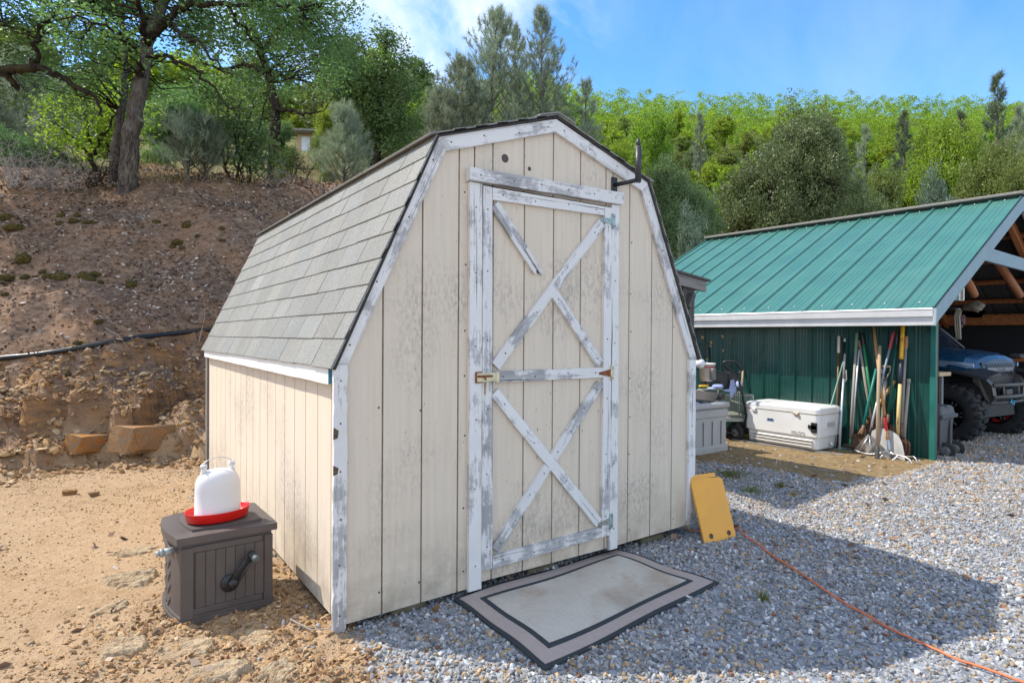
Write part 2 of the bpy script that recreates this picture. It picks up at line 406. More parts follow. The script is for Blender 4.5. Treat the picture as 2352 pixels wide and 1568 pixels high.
DIRT_POLY = np.array([at_z(*q, -.075)[:2] for q in ((1560, 1062), (1700, 1078), (1800, 1098), (1950, 1112), (2090, 1088), (2150, 1062))]+[(7.4, .6), (7.4, 9), (2.6, 9), (2.6, 2.3)])
def in_poly(x, y, P):
    c = np.zeros(np.shape(x), bool); j = len(P)-1
    for i in range(len(P)):
        a = (P[i, 1] > y) != (P[j, 1] > y)
        c ^= a & (x < (P[j, 0]-P[i, 0])*(y-P[i, 1])/(P[j, 1]-P[i, 1]+1e-12)+P[i, 0]); j = i
    return c
def masks(x, y):
    n = (fbm(x*3, y*3, 3, 41)-.5); n2 = (fbm(x*9, y*9, 3, 47)-.5)
    jx, jy = x+n*.35+n2*.12, y+n*.25+n2*.12
    edge = jx-np.interp(y, [-6, -1.2, -.25, .1, 2, 6], [-.5, -.12, -.02, .16, .2, .2])
    g = sstep(-.04, .06, edge)
    dp = in_poly(jx, jy, DIRT_POLY).astype(float)
    g = g*(1-dp); d = bank_d(x, y); b = sstep(-.05, .7, d+n*1.0)
    g = g*(1-sstep(-.6, -.1, d)); far = sstep(9, 22, d)
    return g, b, dp*(1-b), far

na = np.concatenate([np.arange(-180, -48, 4), np.arange(-48, 48, .28), np.arange(48, 180, 4)])
rad = [0.3]
while rad[-1] < 900: rad.append(rad[-1]*(1.03 if rad[-1] < 1.6 else 1.0075 if rad[-1] < 16 else 1.02 if rad[-1] < 60 else 1.06))
rad = np.array(rad); A2 = R(1)*na+YAW
AA, RR = np.meshgrid(A2, rad, indexing='ij'); GX = CAM[0]+RR*np.cos(AA); GY = CAM[1]+RR*np.sin(AA)
GZ = ground(GX, GY); g_, b_, m_, f_ = masks(GX, GY)
nA, nR = GX.shape
ii, jj = np.meshgrid(np.arange(nA), np.arange(nR-1), indexing='ij'); i2 = (ii+1) % nA
TF = np.stack([ii*nR+jj, ii*nR+jj+1, i2*nR+jj+1, i2*nR+jj], -1).reshape(-1, 4)
# close the hole under the camera
cen = nA*nR
TV = np.concatenate([np.stack([GX, GY, GZ], -1).reshape(-1, 3), [[CAM[0], CAM[1], gz(CAM[0], CAM[1])]]])
TC = np.concatenate([np.stack([g_, b_, m_], -1).reshape(-1, 3), [[0, 0, 0]]])

def terrain_mat():
    M = Mat('ground_mix'); o = M.coord('obj'); at = M.N('Attribute'); at.attribute_name = 'Col'
    sp = M.N('SeparateColor'); M.l.new(at.outputs['Color'], sp.inputs[0])
    n1 = M.noise(o, 1.3, 6, .6); n2 = M.noise(o, 14, 6, .65); n3 = M.noise(o, 70, 4, .7)
    vo = M.N('TexVoronoi'); vo.inputs['Scale'].default_value = 34; M.l.new(o, vo.inputs['Vector'])
    vs = M.N('SeparateColor'); M.l.new(vo.outputs['Color'], vs.inputs[0])
    dirt = M.mix(M.rng(n1, .3, .7), (.365, .232, .122), (.50, .345, .205))
    dirt = M.mix(M.rng(n2, .35, .68, 0, .6), dirt, (.55, .40, .255))
    dirt = M.mix(M.rng(n3, .46, .68, 0, .65), dirt, (.24, .145, .075)); n4 = M.noise(o, 190, 3, .7); dirt = M.mix(M.rng(n4, .52, .7, 0, .55), dirt, (.58, .45, .31))
    dirt = M.mix(M.math('MULTIPLY', M.rng(vs.outputs[0], .80, .83), M.rng(vo.outputs['Distance'], .012, .009)), dirt, (.5, .42, .34))
    # leaf litter and broken stone on the bank
    bv = M.noise(M.coord('obj', (9, 9, 20)), 1.0, 8, .75, .6)
    bank = M.ramp(bv, [(.30, (.052, .034, .026)), (.45, (.160, .106, .072)), (.56, (.265, .178, .122)), (.70, (.42, .335, .265))])
    bank = M.mix(M.rng(n1, .42, .66, 0, .65), bank, M.mix(n2, (.27, .150, .082), (.42, .25, .145)))
    grv = M.ramp(vs.outputs[1], [(0, (.20, .22, .25)), (.45, (.33, .35, .385)), (.8, (.50, .52, .55)), (.9, (.42, .31, .2)), (1, (.3, .31, .33))])
    grv = M.mix(M.rng(n2, .3, .7, 0, .35), grv, (.25, .26, .285))
    moss = M.mix(M.rng(n2, .35, .65), (.20, .13, .066), (.34, .25, .125))
    moss = M.mix(M.rng(n3, .5, .7, 0, .5), moss, (.18, .12, .06))
    gm = M.N('NewGeometry'); nzz = M.N('SeparateXYZ'); M.l.new(gm.outputs['True Normal'], nzz.inputs[0])
    rv = M.noise(M.coord('obj', (3, 3, 9)), 1.2, 6, .65); rk_ = M.ramp(rv, [(.32, (.09, .055, .035)), (.46, (.23, .135, .075)), (.60, (.36, .19, .075)), (.74, (.38, .27, .17))])
    k = M.mix(sp.outputs[1], dirt, bank); k = M.mix(M.math('MULTIPLY', M.rng(nzz.outputs['Z'], .50, .34), sp.outputs[1]), k, rk_); k = M.mix(sp.outputs[2], k, moss); k = M.mix(sp.outputs[0], k, grv); fa = M.N('Attribute'); fa.attribute_name = 'far'; k = M.mix(M.math('MULTIPLY', fa.outputs['Fac'], M.rng(n1, .32, .6, .65, 1)), k, M.mix(n2, (.085, .10, .03), (.17, .16, .055)))
    M.col(k); M.rough(.95); M.b.inputs['Specular IOR Level'].default_value = .15
    h = M.math('ADD', M.math('MULTIPLY', n2, .6), M.math('ADD', M.math('MULTIPLY', n3, .3), M.math('MULTIPLY', vo.outputs['Distance'], -.0)))
    M.bump(M.math('ADD', h, M.math('MULTIPLY', M.noise(o, 190, 3), .25)), 1.0, .03)
    return M.m
terr = link('ground', np_mesh('ground', TV, TF, terrain_mat(), col=TC, smooth=True)); _fa = terr.data.attributes.new('far', 'FLOAT', 'POINT'); _fa.data.foreach_set('value', np.append(f_.ravel(), 0).astype(np.float32)); tag(terr, kind='structure')

# ------------------------------------------------------------------ barn shed
W, D = 2.44, 3.63
ZE, ZK, ZR, XK, XR = 1.195, 2.300, 2.548, .474, 1.22
def ztop(x):
    x = min(x, W-x)
    return ZE+(ZK-ZE)*x/XK if x < XK else ZK+(ZR-ZK)*(x-XK)/(XR-XK)
def zbot(x): return .012+.018*x
shed = thing('barn_shed', 'cream gambrel-roofed barn shed with flaking white trim and an X-braced door', 'shed')

def siding_strips(mb, edges, front, back, point, zb, zt, kinks=(), mi=0):
    """vertical boards; point(s,z,depth)->3D"""
    for a, b in zip(edges[:-1], edges[1:]):
        a2, b2 = a+.0045, b-.0045
        ks = [k for k in kinks if a2 < k < b2]
        poly = [(a2, zb(a2)), (b2, zb(b2)), (b2, zt(b2))]+[(k, zt(k)) for k in ks[::-1]]+[(a2, zt(a2))]
        P0 = [point(s, z, front) for s, z in poly]; off = Vector(point(0, 0, back))-Vector(point(0, 0, front))
        mb.prism(P0, off, mi)
KX = (XK, XR, W-XK)
lat = [.2032*i for i in range(13)]
def gable(mb, yf, yb, opening=None):
    pt = lambda s, z, d: (s, d, z)
    if not opening:
        siding_strips(mb, lat[:12]+[W], yf, yb, pt, zbot, lambda x: ztop(x)-.01, KX); return
    x0, x1, zo = opening
    L = [q for q in lat if q < x0-.02]; Rr = [q for q in lat if q > x1+.02]; Rr[-1] = W
    siding_strips(mb, L+[x0], yf, yb, pt, zbot, lambda x: ztop(x)-.01, KX)
    siding_strips(mb, [x1]+Rr, yf, yb, pt, zbot, lambda x: ztop(x)-.01, KX)
    M_ = [x0]+[q for q in lat if x0+.02 < q < x1-.02]+[x1]
    siding_strips(mb, M_, yf, yb, pt, lambda x: zo, lambda x: ztop(x)-.01, KX)
    # grooves' bottoms
    for xa, xb, za in ((0.004, x0, None), (x1, W-.004, None), (x0, x1, zo)):
        ks = [k for k in KX if xa < k < xb]
        zb_ = (lambda x: zbot(x)+.004) if za is None else (lambda x: za+.004)
        poly = [(xa, zb_(xa)), (xb, zb_(xb)), (xb, ztop(xb)-.014)]+[(k, ztop(k)-.014) for k in ks[::-1]]+[(xa, ztop(xa)-.014)]
        mb.prism([(s, yf+.0075, z) for s, z in poly], (0, .004, 0), 1)
fw = MB(); gable(fw, 0.0, .012, (.70, 1.685, 2.112))
# two drilled holes in the gable
for hx, hz, hr in ((.889, 2.27, .017), (1.051, 2.241, .009)):
    fw.lathe([(hr*1.35, -.0005), (hr, -.0015), (hr*.9, .0)], (hx, -.0002, hz), (0, 1, 0), 14, 2); fw.lathe([(0.0001, -.0012), (hr, -.0012)], (hx, -.0004, hz), (0, 1, 0), 14, 3)
nz = []
for gx, dx in ((.61, .035), (1.829, .014), (.20, -.015), (2.24, .014), (.42, -.02)):
    z = .12
    while z < ztop(gx+dx)-.12:
        nz.append((gx+dx+random.uniform(-.006, .006), z)); z += random.uniform(.22, .4) if gx in (.61, 1.829) else random.uniform(.7, 1.3)
for x, z in nz: fw.lathe([(.0001, -.0012), (.0045, -.0012), (.0055, 0)], (x, 0, z), (0, 1, 0), 8, 3)
fw.build('front_wall', [SID, GROOVE, ROT, NAIL], shed)
# long side walls and the back
for side in (0, 1):
    mb = MB(); xs = 0 if side == 0 else W; sg = 1 if side == 0 else -1
    pt = lambda s, z, d, xs=xs, sg=sg: (xs+sg*d, s, z)
    e = [.0]+[.12+.2032*i for i in range(18)]; e = [q for q in e if q < D-.05]+[D]
    siding_strips(mb, e, 0, .012, pt, lambda s: .02, lambda s: ZE-.01)
    mb.prism([(xs+sg*.0075, a, z) for a, z in ((.01, .026), (D-.01, .026), (D-.01, ZE-.02), (.01, ZE-.02))], (sg*.004, 0, 0), 1)
    mb.build('side_wall', [SID, GROOVE], shed)
mb = MB(); gable(mb, D, D-.012); mb.build('back_wall', [SID, GROOVE], shed)

# shingled roof: every tab a thin wedge of its own, four slopes in one mesh
def roof():
    tabs = []; cols = []
    def slope(p0, p1, exp, over):
        p0 = np.array(p0); p1 = np.array(p1); L = np.linalg.norm(p1-p0); s = (p1-p0)/L; nrm = np.array([-s[1], s[0]]) if s[0] > 0 else np.array([s[1], -s[0]])
        if nrm[1] < 0: nrm = -nrm
        n = int(round(L/exp)); exp = L/n
        for c in range(n):
            y = -.045-(.1524 if c % 2 else 0)+rng.uniform(-.012, .012); a = c*exp
            wob = rng.uniform(-.004, .004)
            first = True
            while y < D+.04:
                w = .3048+rng.uniform(-.003, .003); y0 = max(y, -.036); y1 = min(y+w, D+.035); y += w
                if y1-y0 < .01: continue
                g = .0028; lo = a-over+wob+rng.uniform(-.0025, .0025); hi = a+exp+.05; t = .0065+rng.uniform(0, .002)
                if c == n-1: hi = a+exp
                V = []
                for yy in (y0+(g if y0 > -.035 else 0), y1-g):
                    for ss, hh in ((lo, t+.004), (hi, .004), (hi, .0), (lo, .0)):
                        q = p0+s*ss+nrm*(hh+.002); V.append((q[0], yy, q[1]))
                tabs.append(V); k = rng.normal(0, 1)*.045; warm = rng.normal(0, .015)
                cols.append((1+k+warm, 1+k, 1+k-warm))
    E_ = (-.045, ZE-.02)
    slope(E_, (XK, ZK+.012), .143, .0); slope((XK-.02, ZK+.006), (XR, ZR+.012), .143, .02)
    slope((W+.045, ZE-.02), (W-XK, ZK+.012), .143, 0); slope((W-XK+.02, ZK+.006), (XR, ZR+.012), .143, .02)
    T = np.array(tabs); n = len(T); V = T.reshape(-1, 3)
    f = np.array([(0, 4, 5, 1), (1, 5, 6, 2), (2, 6, 7, 3), (3, 7, 4, 0), (0, 1, 2, 3), (4, 7, 6, 5)])
    F = (np.arange(n)[:, None, None]*8+f[None]).reshape(-1, 4); C = np.repeat(np.array(cols), 8, 0)
    # ridge caps
    rc = []
    y = -.045
    while y < D+.03:
        y1 = min(y+.3, D+.04); h = .018+rng.uniform(0, .003)
        b = len(V)+sum(len(q) for q in rc)
        v = [(XR-.13, y, ZR-.028+h), (XR, y, ZR+.010+h), (XR+.13, y, ZR-.028+h), (XR-.13, y1, ZR-.032+h), (XR, y1, ZR+.004+h), (XR+.13, y1, ZR-.032+h)]
        v += [(a, bb, c-.008) for a, bb, c in v]
        rc.append(v); F = np.concatenate([F, b+np.array([(0, 1, 4, 3), (1, 2, 5, 4), (6, 9, 10, 7), (7, 10, 11, 8), (0, 6, 7, 1), (1, 7, 8, 2), (0, 3, 9, 6), (2, 8, 11, 5)])])
        C = np.concatenate([C, np.full((12, 3), 1+rng.normal(0, .08))]); y += .145
    V = np.concatenate([V]+[np.array(q) for q in rc])
    M = Mat('asphalt_shingle'); o = M.coord('obj'); n1 = M.noise(o, 240, 2, .6); n2 = M.noise(o, 2.2, 5, .6); n3 = M.noise(o, 34, 4, .7)
    k = M.ramp(n1, [(.32, (.12, .122, .12)), (.5, (.25, .252, .245)), (.68, (.44, .44, .425))])
    k = M.mix(M.rng(n2, .4, .7, 0, .5), k, (.19, .19, .187)); k = M.mix(M.rng(n3, .45, .72, 0, .35), k, (.31, .315, .30))
    k = M.mix(1.0, k, M.attr(), 'MULTIPLY'); k = M.mix(1.0, k, (.88, .88, .85), 'MULTIPLY'); M.col(k); M.rough(.95); M.bump(n1, .6, .002)
    return np_mesh('roof', V, F, M.m, col=C)
rf = link('roof', roof(), shed)
# dark deck edge under the shingles, seen along the rakes and where the slopes meet
mb = MB()
def rk(p, q, t, y0, y1):
    p = Vector((p[0], 0, p[1])); q = Vector((q[0], 0, q[1])); n = Vector((-(q-p).z, 0, (q-p).x)).normalized()
    if n.z < 0: n = -n
    a, b = p-n*t, q-n*t
    mb.prism([(a.x, y0, a.z), (b.x, y0, b.z), (q.x, y0, q.z), (p.x, y0, p.z)], (0, y1-y0, 0))
for sx in (1, -1):
    f = lambda x: x if sx == 1 else W-x
    rk((f(-.04), ZE-.022), (f(XK), ZK+.009), .009, -.031, D+.03); rk((f(XK-.012), ZK+.002), (XR, ZR+.009), .009, -.0305, D+.03)
mb.build('roof_deck', plain('tarred_edge', (.045, .04, .036), .9, var=.4), shed)

# trim boards
def board(name, q, th, mat, n=10, jit=.0012, nails=(), y=None, parent=None):
    """front-facing board from 4 (x,z) corners at plane y; thickness th towards the viewer"""
    mb = MB(); mb.slab([(p[0], y, p[1]) for p in q], (0, -th, 0), 0, n, jit)
    a, b, c, d = [Vector((p[0], p[1])) for p in q]
    for t, w in nails:
        p = a.lerp(b, t).lerp(d.lerp(c, t), w); mb.lathe([(.0001, -.0012), (.004, -.0012), (.0048, .0002)], (p.x, y-th, p.y), (0, 1, 0), 8, 1)
    return mb.build(name, [mat, NAIL], parent or shed)
NL = [(.06, .5), (.25, .45), (.42, .55), (.6, .5), (.78, .5), (.94, .5)]
NS = [(.08, .5), (.35, .4), (.65, .6), (.92, .5)]
board('corner_trim', [(-.036, -.012), (-.036, ZE-.002), (.026, ZE-.002), (.024, .004)], .021, WW2, 26, .0028, NL, -.001)
board('corner_trim', [(W-.056, .06), (W-.056, ZE-.02), (W+.012, ZE-.02), (W+.012, .06)], .021, WW, 14, .001, NL, -.001)
LQ = [(-.036, ZE), (.462, ZK-.004), (.519, ZK-.059), (.028, ZE)]
UQ = [(.464, ZK-.003), (XR, ZR-.006), (XR, ZR-.078), (.521, ZK-.061)]
board('rake_trim', LQ, .021, WW, 14, .0008, NS, -.001); board('rake_trim', UQ, .021, WW, 12, .0008, NS, -.001)
mir = lambda q: [(W-x, z) for x, z in q]
board('rake_trim', [mir(UQ)[i] for i in (0, 3, 2, 1)][:1]+[mir(UQ)[1], mir(UQ)[2], mir(UQ)[3]], .021, WW, 12, .0008, NS, -.001)
RQ = [(W-.040, ZE), (W-.536, ZK-.062), (W-.462, ZK-.004), (W+.022, ZE-.004)]
board('rake_trim', [(W+.022, ZE-.018), (W-.466, ZK-.006), (W-.527, ZK-.06), (W-.046, ZE-.018)], .0211, WW2, 14, .0008, NS, -.001)
# side corner boards: split and rotted at the near corner
mb = MB(); mb.slab([(-.0005, .000, .0), (-.0005, .000, .42), (-.0005, .045, .40), (-.0005, .050, .0)], (-.018, 0, 0), 0, 12, .002)
mb.slab([(-.0005, .0, .42), (-.0005, .0, 1.10), (-.0005, .012, 1.10), (-.0005, .018, .42)], (-.016, 0, 0), 0, 16, .005)
mb.slab([(-.0008, .014, .36), (-.0008, .02, .98), (-.0008, .046, 1.0), (-.0008, .046, .36)], (-.006, 0, 0), 1, 16, .005)
mb.build('side_corner_board', [WW2, ROT], shed)
mb = MB(); mb.slab([(-.001, D-.05, .02), (-.001, D-.05, 1.12), (-.001, D+.012, 1.12), (-.001, D+.012, .02)], (-.019, 0, 0), 0, 8, .001); mb.build('side_corner_board', [GREYWOOD], shed)
# chewed blocks missing from the corner trim show as dark notches
mb = MB()
for z, h in ((.86, .055), (.70, .045)):
    mb.prism([(-.0375, -.0235, z), (-.018+random.uniform(-.006, .006), -.0235, z+.006), (-.014, -.0235, z+h*.7), (-.0375, -.0235, z+h)], (0, .004, 0))
mb.build('rot_patch', ROT, shed)
fb = MB(); fb.slab([(-.022, .04, 1.102), (-.022, 3.58, 1.118), (-.022, 3.58, 1.19), (-.022, .04, 1.183)], (-.019, 0, 0), 0, 24, .0012)
fb.slab([(-.042, .0385, 1.104), (-.042, .0385, 1.18), (-.022, .0385, 1.18), (-.022, .0385, 1.104)], (0, -.001, 0), 1)
fb.build('fascia', [WHITE_F, plain('blue_old_paint', (.06, .24, .36), .6)], shed)
fb = MB(); fb.slab([(W+.022, .04, 1.11), (W+.022, 3.58, 1.11), (W+.022, 3.58, 1.18), (W+.022, .04, 1.18)], (.019, 0, 0), 0, 6, .001); fb.build('fascia', [WHITE_F], shed)

# door casing
board('door_header', [(.648, 2.112), (.648, 2.176), (1.732, 2.198), (1.732, 2.127)][0:1]+[(1.732, 2.127), (1.732, 2.198), (.648, 2.176)], .042, WW2, 16, .0012, NL, -.001)
board('door_jamb', [(.667, .016), (.660, 2.108), (.733, 2.108), (.742, .016)], .022, WW, 24, .0012, NL, -.001)
board('door_jamb', [(1.655, .036), (1.653, 2.122), (1.716, 2.122), (1.722, .036)], .022, WW, 24, .0012, NL, -.001)
door = MB()
pt = lambda s, z, d: (s, d, z)
siding_strips(door, [.745]+[q for q in lat if .78 < q < 1.64]+[1.652], -.006, .006, pt, lambda x: .045, lambda x: 2.096)
door.prism([(.748, .001, .05), (1.65, .001, .05), (1.65, .001, 2.09), (.748, .001, 2.09)], (0, .006, 0), 1)
dr = door.build('door', [SID, GROOVE], shed)
def dboard(name, q, mat=WW, n=10, jit=.0012, nails=NS, lift=.0, th=.02): return board(name, q, th, mat, n, jit, nails, -.0065-lift, dr)
dboard('stile', [(.7405, .112), (.7385, 2.100), (.7925, 2.098), (.807, .108)], WW2, 24, .0015, NL)
dboard('stile', [(1.588, .128), (1.594, 2.100), (1.6495, 2.098), (1.652, .13)], WW, 24, .0012, NL)
dboard('rail', [(.796, 2.034), (1.590, 2.047), (1.590, 2.100), (.796, 2.097)], WW, 12)
dboard('rail', [(.805, 1.082), (1.590, 1.083), (1.590, 1.143), (.805, 1.139)], WW2, 12)
dboard('rail', [(.811, .107), (1.586, .130), (1.586, .188), (.811, .173)], WW2, 12)
def brace(p, q, w, mat, **k):
    p = Vector(p); q = Vector(q); d = (q-p).normalized(); nn = Vector((-d.y, d.x))*w/2
    return dboard('brace', [p-nn, q-nn, q+nn, p+nn], mat, **k)
brace((.822, 1.168), (1.575, 2.005), .058, WW2, n=16, jit=.0022)
brace((.818, 1.03), (1.568, .215), .058, WW, n=16, jit=.0015)
def cross(p, q, a, b):
    p, q, a, b = Vector(p), Vector(q), Vector(a), Vector(b); d = q-p; e = b-a; return p+d*((a-p).cross(e)/d.cross(e))
cX = cross((.818, 1.03), (1.568, .215), (1.568, 1.045), (.828, .200)); dX = (Vector((1.568, 1.045))-Vector((.828, .2))).normalized()
brace((1.568, 1.045), cX+dX*.031, .058, WW2, n=8, jit=.0012); brace(cX-dX*.031, (.828, .200), .058, WW2, n=8, jit=.0012)
brace((1.214, 1.567), (1.568, 1.165), .056, WW2, n=8, jit=.0015)
# the broken brace: splintered at its lower end
mb = MB()
pa, pb = Vector((.812, 2.012)), Vector((1.118, 1.655)); d = (pb-pa).normalized(); nn = Vector((-d.y, d.x))
def P2(t, w): p = pa+d*t+nn*w; return (p.x, -.0065, p.y)
Lb = (pb-pa).length
mb.slab([P2(0, -.028), P2(Lb*.93, -.028), P2(Lb*.90, -.002), P2(0, -.002)], (0, -.02, 0), 0, 10, .0015)
mb.slab([P2(0, -.0015), P2(Lb*.62, -.0015), P2(Lb*.62, .028), P2(0, .028)], (0, -.0195, 0), 0, 8, .001)
mb.slab([P2(Lb*.62, .006), P2(Lb*1.0, .010), P2(Lb*.985, .026), P2(Lb*.62, .028)], (0, -.016, 0), 0, 5, .003)
mb.slab([P2(Lb*.60, -.001), P2(Lb*.95, .003), P2(Lb*.97, .010), P2(Lb*.60, .008)], (0, -.008, 0), 1, 5, .003)
br_ = mb.build('brace', [WW2, ROT], dr); br_['label'] = 'broken upper brace with a splintered lower end'
# ironwork
HG = plain('pale_green_hinge', (.34, .45, .44), .55, .4, .3, 30, .1, (.3, .22, .15)); BRASS = plain('yellowed_latch', (.66, .60, .40), .5, .3, .25, 30, .1, (.33, .14, .05))
RUST = plain('rust', (.26, .085, .03), .85, .2, .4, 30, .4, (.10, .04, .02))
def hinge(z, m1, m2, arm=.085):
    mb = MB(); x = 1.652
    mb.prism([(x-arm-.012, -.0275, z-.006), (x-.004, -.0275, z-.022), (x-.004, -.0275, z+.022), (x-arm-.012, -.0275, z+.006)], (0, -.003, 0), 0)
    mb.box((x+.014, -.0255, z), (.026, .004, .088), mi=1)
    mb.tube([(x, -.030, z-.046), (x, -.030, z+.046)], .0055, 8, 1)
    for dz in (-.03, .03): mb.lathe([(.0001, -.002), (.004, -.002), (.004, 0)], (x+.016, -.0275, z+dz), (0, 1, 0), 8, 2)
    for da in (.03, .075): mb.lathe([(.0001, -.002), (.0035, -.002), (.0035, 0)], (x-da, -.0305, z), (0, 1, 0), 8, 2)
    return mb.build('hinge', [m1, m2, NAIL], dr)
hinge(2.018, HG, HG); hinge(1.108, RUST, BRASS)['label'] = 'rusty middle hinge'; hinge(.213, plain('dull_hinge', (.36, .36, .33), .6, .5, .3, 30, 0, (.2, .12, .07)), HG)
mb = MB(); mb.box((.770, -.0335, 1.112), (.136, .012, .046), mi=0, bev=.003); mb.box((.716, -.0275, 1.112), (.042, .010, .058), mi=1, bev=.003)
mb.box((.826, -.034, 1.112), (.018, .018, .056), mi=0, bev=.003); mb.tube([(.70, -.043, 1.118), (.79, -.043, 1.118)], .0055, 8, 1); mb.tube([(.742, -.043, 1.118), (.742, -.056, 1.10)], .005, 6, 1)
mb.build('latch', [BRASS, RUST], dr)
mb = MB(); mb.prism([(.745, -.0272, 1.085), (.765, -.0272, 1.085), (.758, -.0272, 1.02), (.75, -.0272, 1.02)], (0, -.0006, 0)); mb.build('rust_streak', plain('rust_stain', (.42, .27, .16), .9, var=.4, scale=60), dr)
# floor, skids and blocks under the shed
mb = MB(); mb.box((W/2, D/2, .055), (W-.05, D-.05, .03)); mb.build('floor', DARKWOOD, shed)
mb = MB()
for x in (.42, 1.22, 2.05): mb.box((x, D/2, -.03), (.09, D-.18, .14))
mb.build('skid', DARKWOOD, shed)
for x, y, w in ((.36, .10, .19), (2.12, .12, .22), (1.2, .12, .2)):
    mb = MB(); mb.box((x, y, -.045), (w, .14, .12), bev=.008); mb.build('foundation_block', plain('pier_block', (.16, .135, .085), .95, var=.35, scale=9, bump=.4), shed)

# ------------------------------------------------------------------ green metal carport
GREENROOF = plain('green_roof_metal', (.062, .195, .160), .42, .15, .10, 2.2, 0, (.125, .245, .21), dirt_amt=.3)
GREENWALL = plain('green_wall_metal', (.006, .062, .050), .30, .1, .2, 3, 0, (.03, .10, .085), dirt_amt=.3, spec=.8)  # green darkened in the base colour to stand in for shade on the wall
WHITEMETAL = plain('white_gutter_metal', (.70, .695, .685), .35, .1, .08, 6, 0, (.5, .5, .5), dirt_amt=.25)
car = thing('metal_carport', 'low open carport with a ribbed green metal roof, white gutter and shade-darkened green side wall', 'carport', (7.03, .28, 0), math.atan(.05))
GZC = -.16; Y0, Y1 = -.125, 5.15; EX, EZ, SL = -.30, 1.668, .50; RX = 3.2; RZ_ = EZ+SL*(RX-EX)
def ribbed(profile, length_axis_pts, mb, mi=0):
    """profile [(s,h)] swept between two 3D frames: list of (origin, s_dir, h_dir)"""
    V = []; n = len(profile)
    for o, sd, hd in length_axis_pts: V += [Vector(o)+Vector(sd)*a+Vector(hd)*h for a, h in profile]
    F = [(i+k*n, i+1+k*n, i+1+(k+1)*n, i+(k+1)*n) for k in range(len(length_axis_pts)-1) for i in range(n-1)]
    mb.add(V, F, mi)
def rib_profile(L, pitch, w, h, minor=0.0):
    P = [(0, h), (w*.4, h), (w*.7, 0)]; a = pitch
    while a < L-.03:
        if minor:
            for q in (.33, .5, .67):
                c = a-pitch+pitch*q+w*.2; P += [(c-.008, 0), (c-.004, minor), (c+.004, minor), (c+.008, 0)]
        P += [(a-w/2-.006, 0), (a-w/3.2, h), (a+w/3.2, h), (a+w/2+.006, 0)]; a += pitch
    P += [(L-w*.6, 0), (L-w*.4, h), (L, h)]
    return P
rp = rib_profile(Y1-Y0, .365, .042, .026, .0045)
for sg in (1, -1):
    mb = MB(); fx = (lambda x: x) if sg == 1 else (lambda x: 2*RX-x)
    hd = Vector((-SL*sg, 0, 1)).normalized()
    up = [((fx(EX-.02), Y0, EZ-.01), (0, 1, 0), hd), ((fx(RX), Y0, RZ_), (0, 1, 0), hd)]
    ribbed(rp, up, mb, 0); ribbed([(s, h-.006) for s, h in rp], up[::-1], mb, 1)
    for k in range(15):
        for q in (.04, .97):
            x = EX+(RX-EX)*q; c = Vector((fx(x), Y0+.09+k*.365+.1, EZ+SL*(x-EX)))+hd*.006
            mb.lathe([(.012, 0), (.010, .006), (.0001, .007)], c, hd, 8, 2)
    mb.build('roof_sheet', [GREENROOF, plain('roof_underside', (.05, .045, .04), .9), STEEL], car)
mb = MB(); mb.box((RX, (Y0+Y1)/2, RZ_+.03), (.26, Y1-Y0+.04, .035), bev=.006); mb.box((RX, (Y0+Y1)/2, RZ_+.058), (.10, Y1-Y0+.06, .022), bev=.004); mb.build('ridge_cap', GREYWOOD, car)
# gutter: closed profile swept along the eave, capped at its near end
gp_ = [(-.30, 1.655), (-.375, 1.668), (-.385, 1.655), (-.378, 1.640), (-.372, 1.575), (-.345, 1.565), (-.338, 1.478), (-.285, 1.474), (-.285, 1.655)]
mb = MB(); mb.prism([(x, Y0+.004, z) for x, z in gp_], (0, Y1-Y0, 0)); mb.build('gutter', WHITEMETAL, car)
mb = MB(); mb.prism([(x-.003 if x < -.3 else x, Y0-.004, z-.002) for x, z in gp_], (0, .007, 0)); mb.box((-.33, Y0-.008, 1.57), (.085, .006, .185)); mb.build('gutter_end', WHITEMETAL, car)
wp = rib_profile(5.1, .2286, .026, .019, .004)
mb = MB(); hz = lambda z: ((0, 0, z), (0, 1, 0), (-1, 0, 0))
ribbed(wp, [hz(1.60), hz(GZC)], mb, 0); ribbed([(s, h-.004) for s, h in wp], [hz(GZC), hz(1.60)], mb, 0)
# old wasp-nest mud marks
for k in range(9):
    y = random.uniform(2.45, 3.1) if k < 7 else random.uniform(3.4, 3.9); z = random.uniform(1.12, 1.42); r = random.uniform(.012, .035)
    mb.lathe([(.0001, .010), (r*.6, .008), (r, .002)], (-.0045, y, z), (-1, 0, 0), 9, 1, True, 1.0, random.uniform(.6, 1.1))
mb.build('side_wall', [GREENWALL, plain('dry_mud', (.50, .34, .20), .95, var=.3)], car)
mb = MB(); mb.box((-.012, -.03, .72), (.055, .06, 1.76), bev=.006); mb.build('corner_flashing', plain('green_flashing', (.02, .16, .13), .4, .15, .15, 5), car)
mb = MB(); mb.box((.05, .0, .75), (.05, .10, 1.8)); mb.build('corner_post', wood('brown_post', (.12, .06, .035), (.06, .03, .02)), car)
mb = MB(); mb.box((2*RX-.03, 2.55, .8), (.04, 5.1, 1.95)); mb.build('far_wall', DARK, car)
mb = MB(); mb.prism([(.02, 5.08, GZC), (2*RX-.06, 5.08, GZC), (2*RX-.06, 5.08, 1.6), (RX, 5.08, RZ_-.06), (.02, 5.08, 1.6)], (0, .03, 0)); mb.build('back_wall', DARK, car)
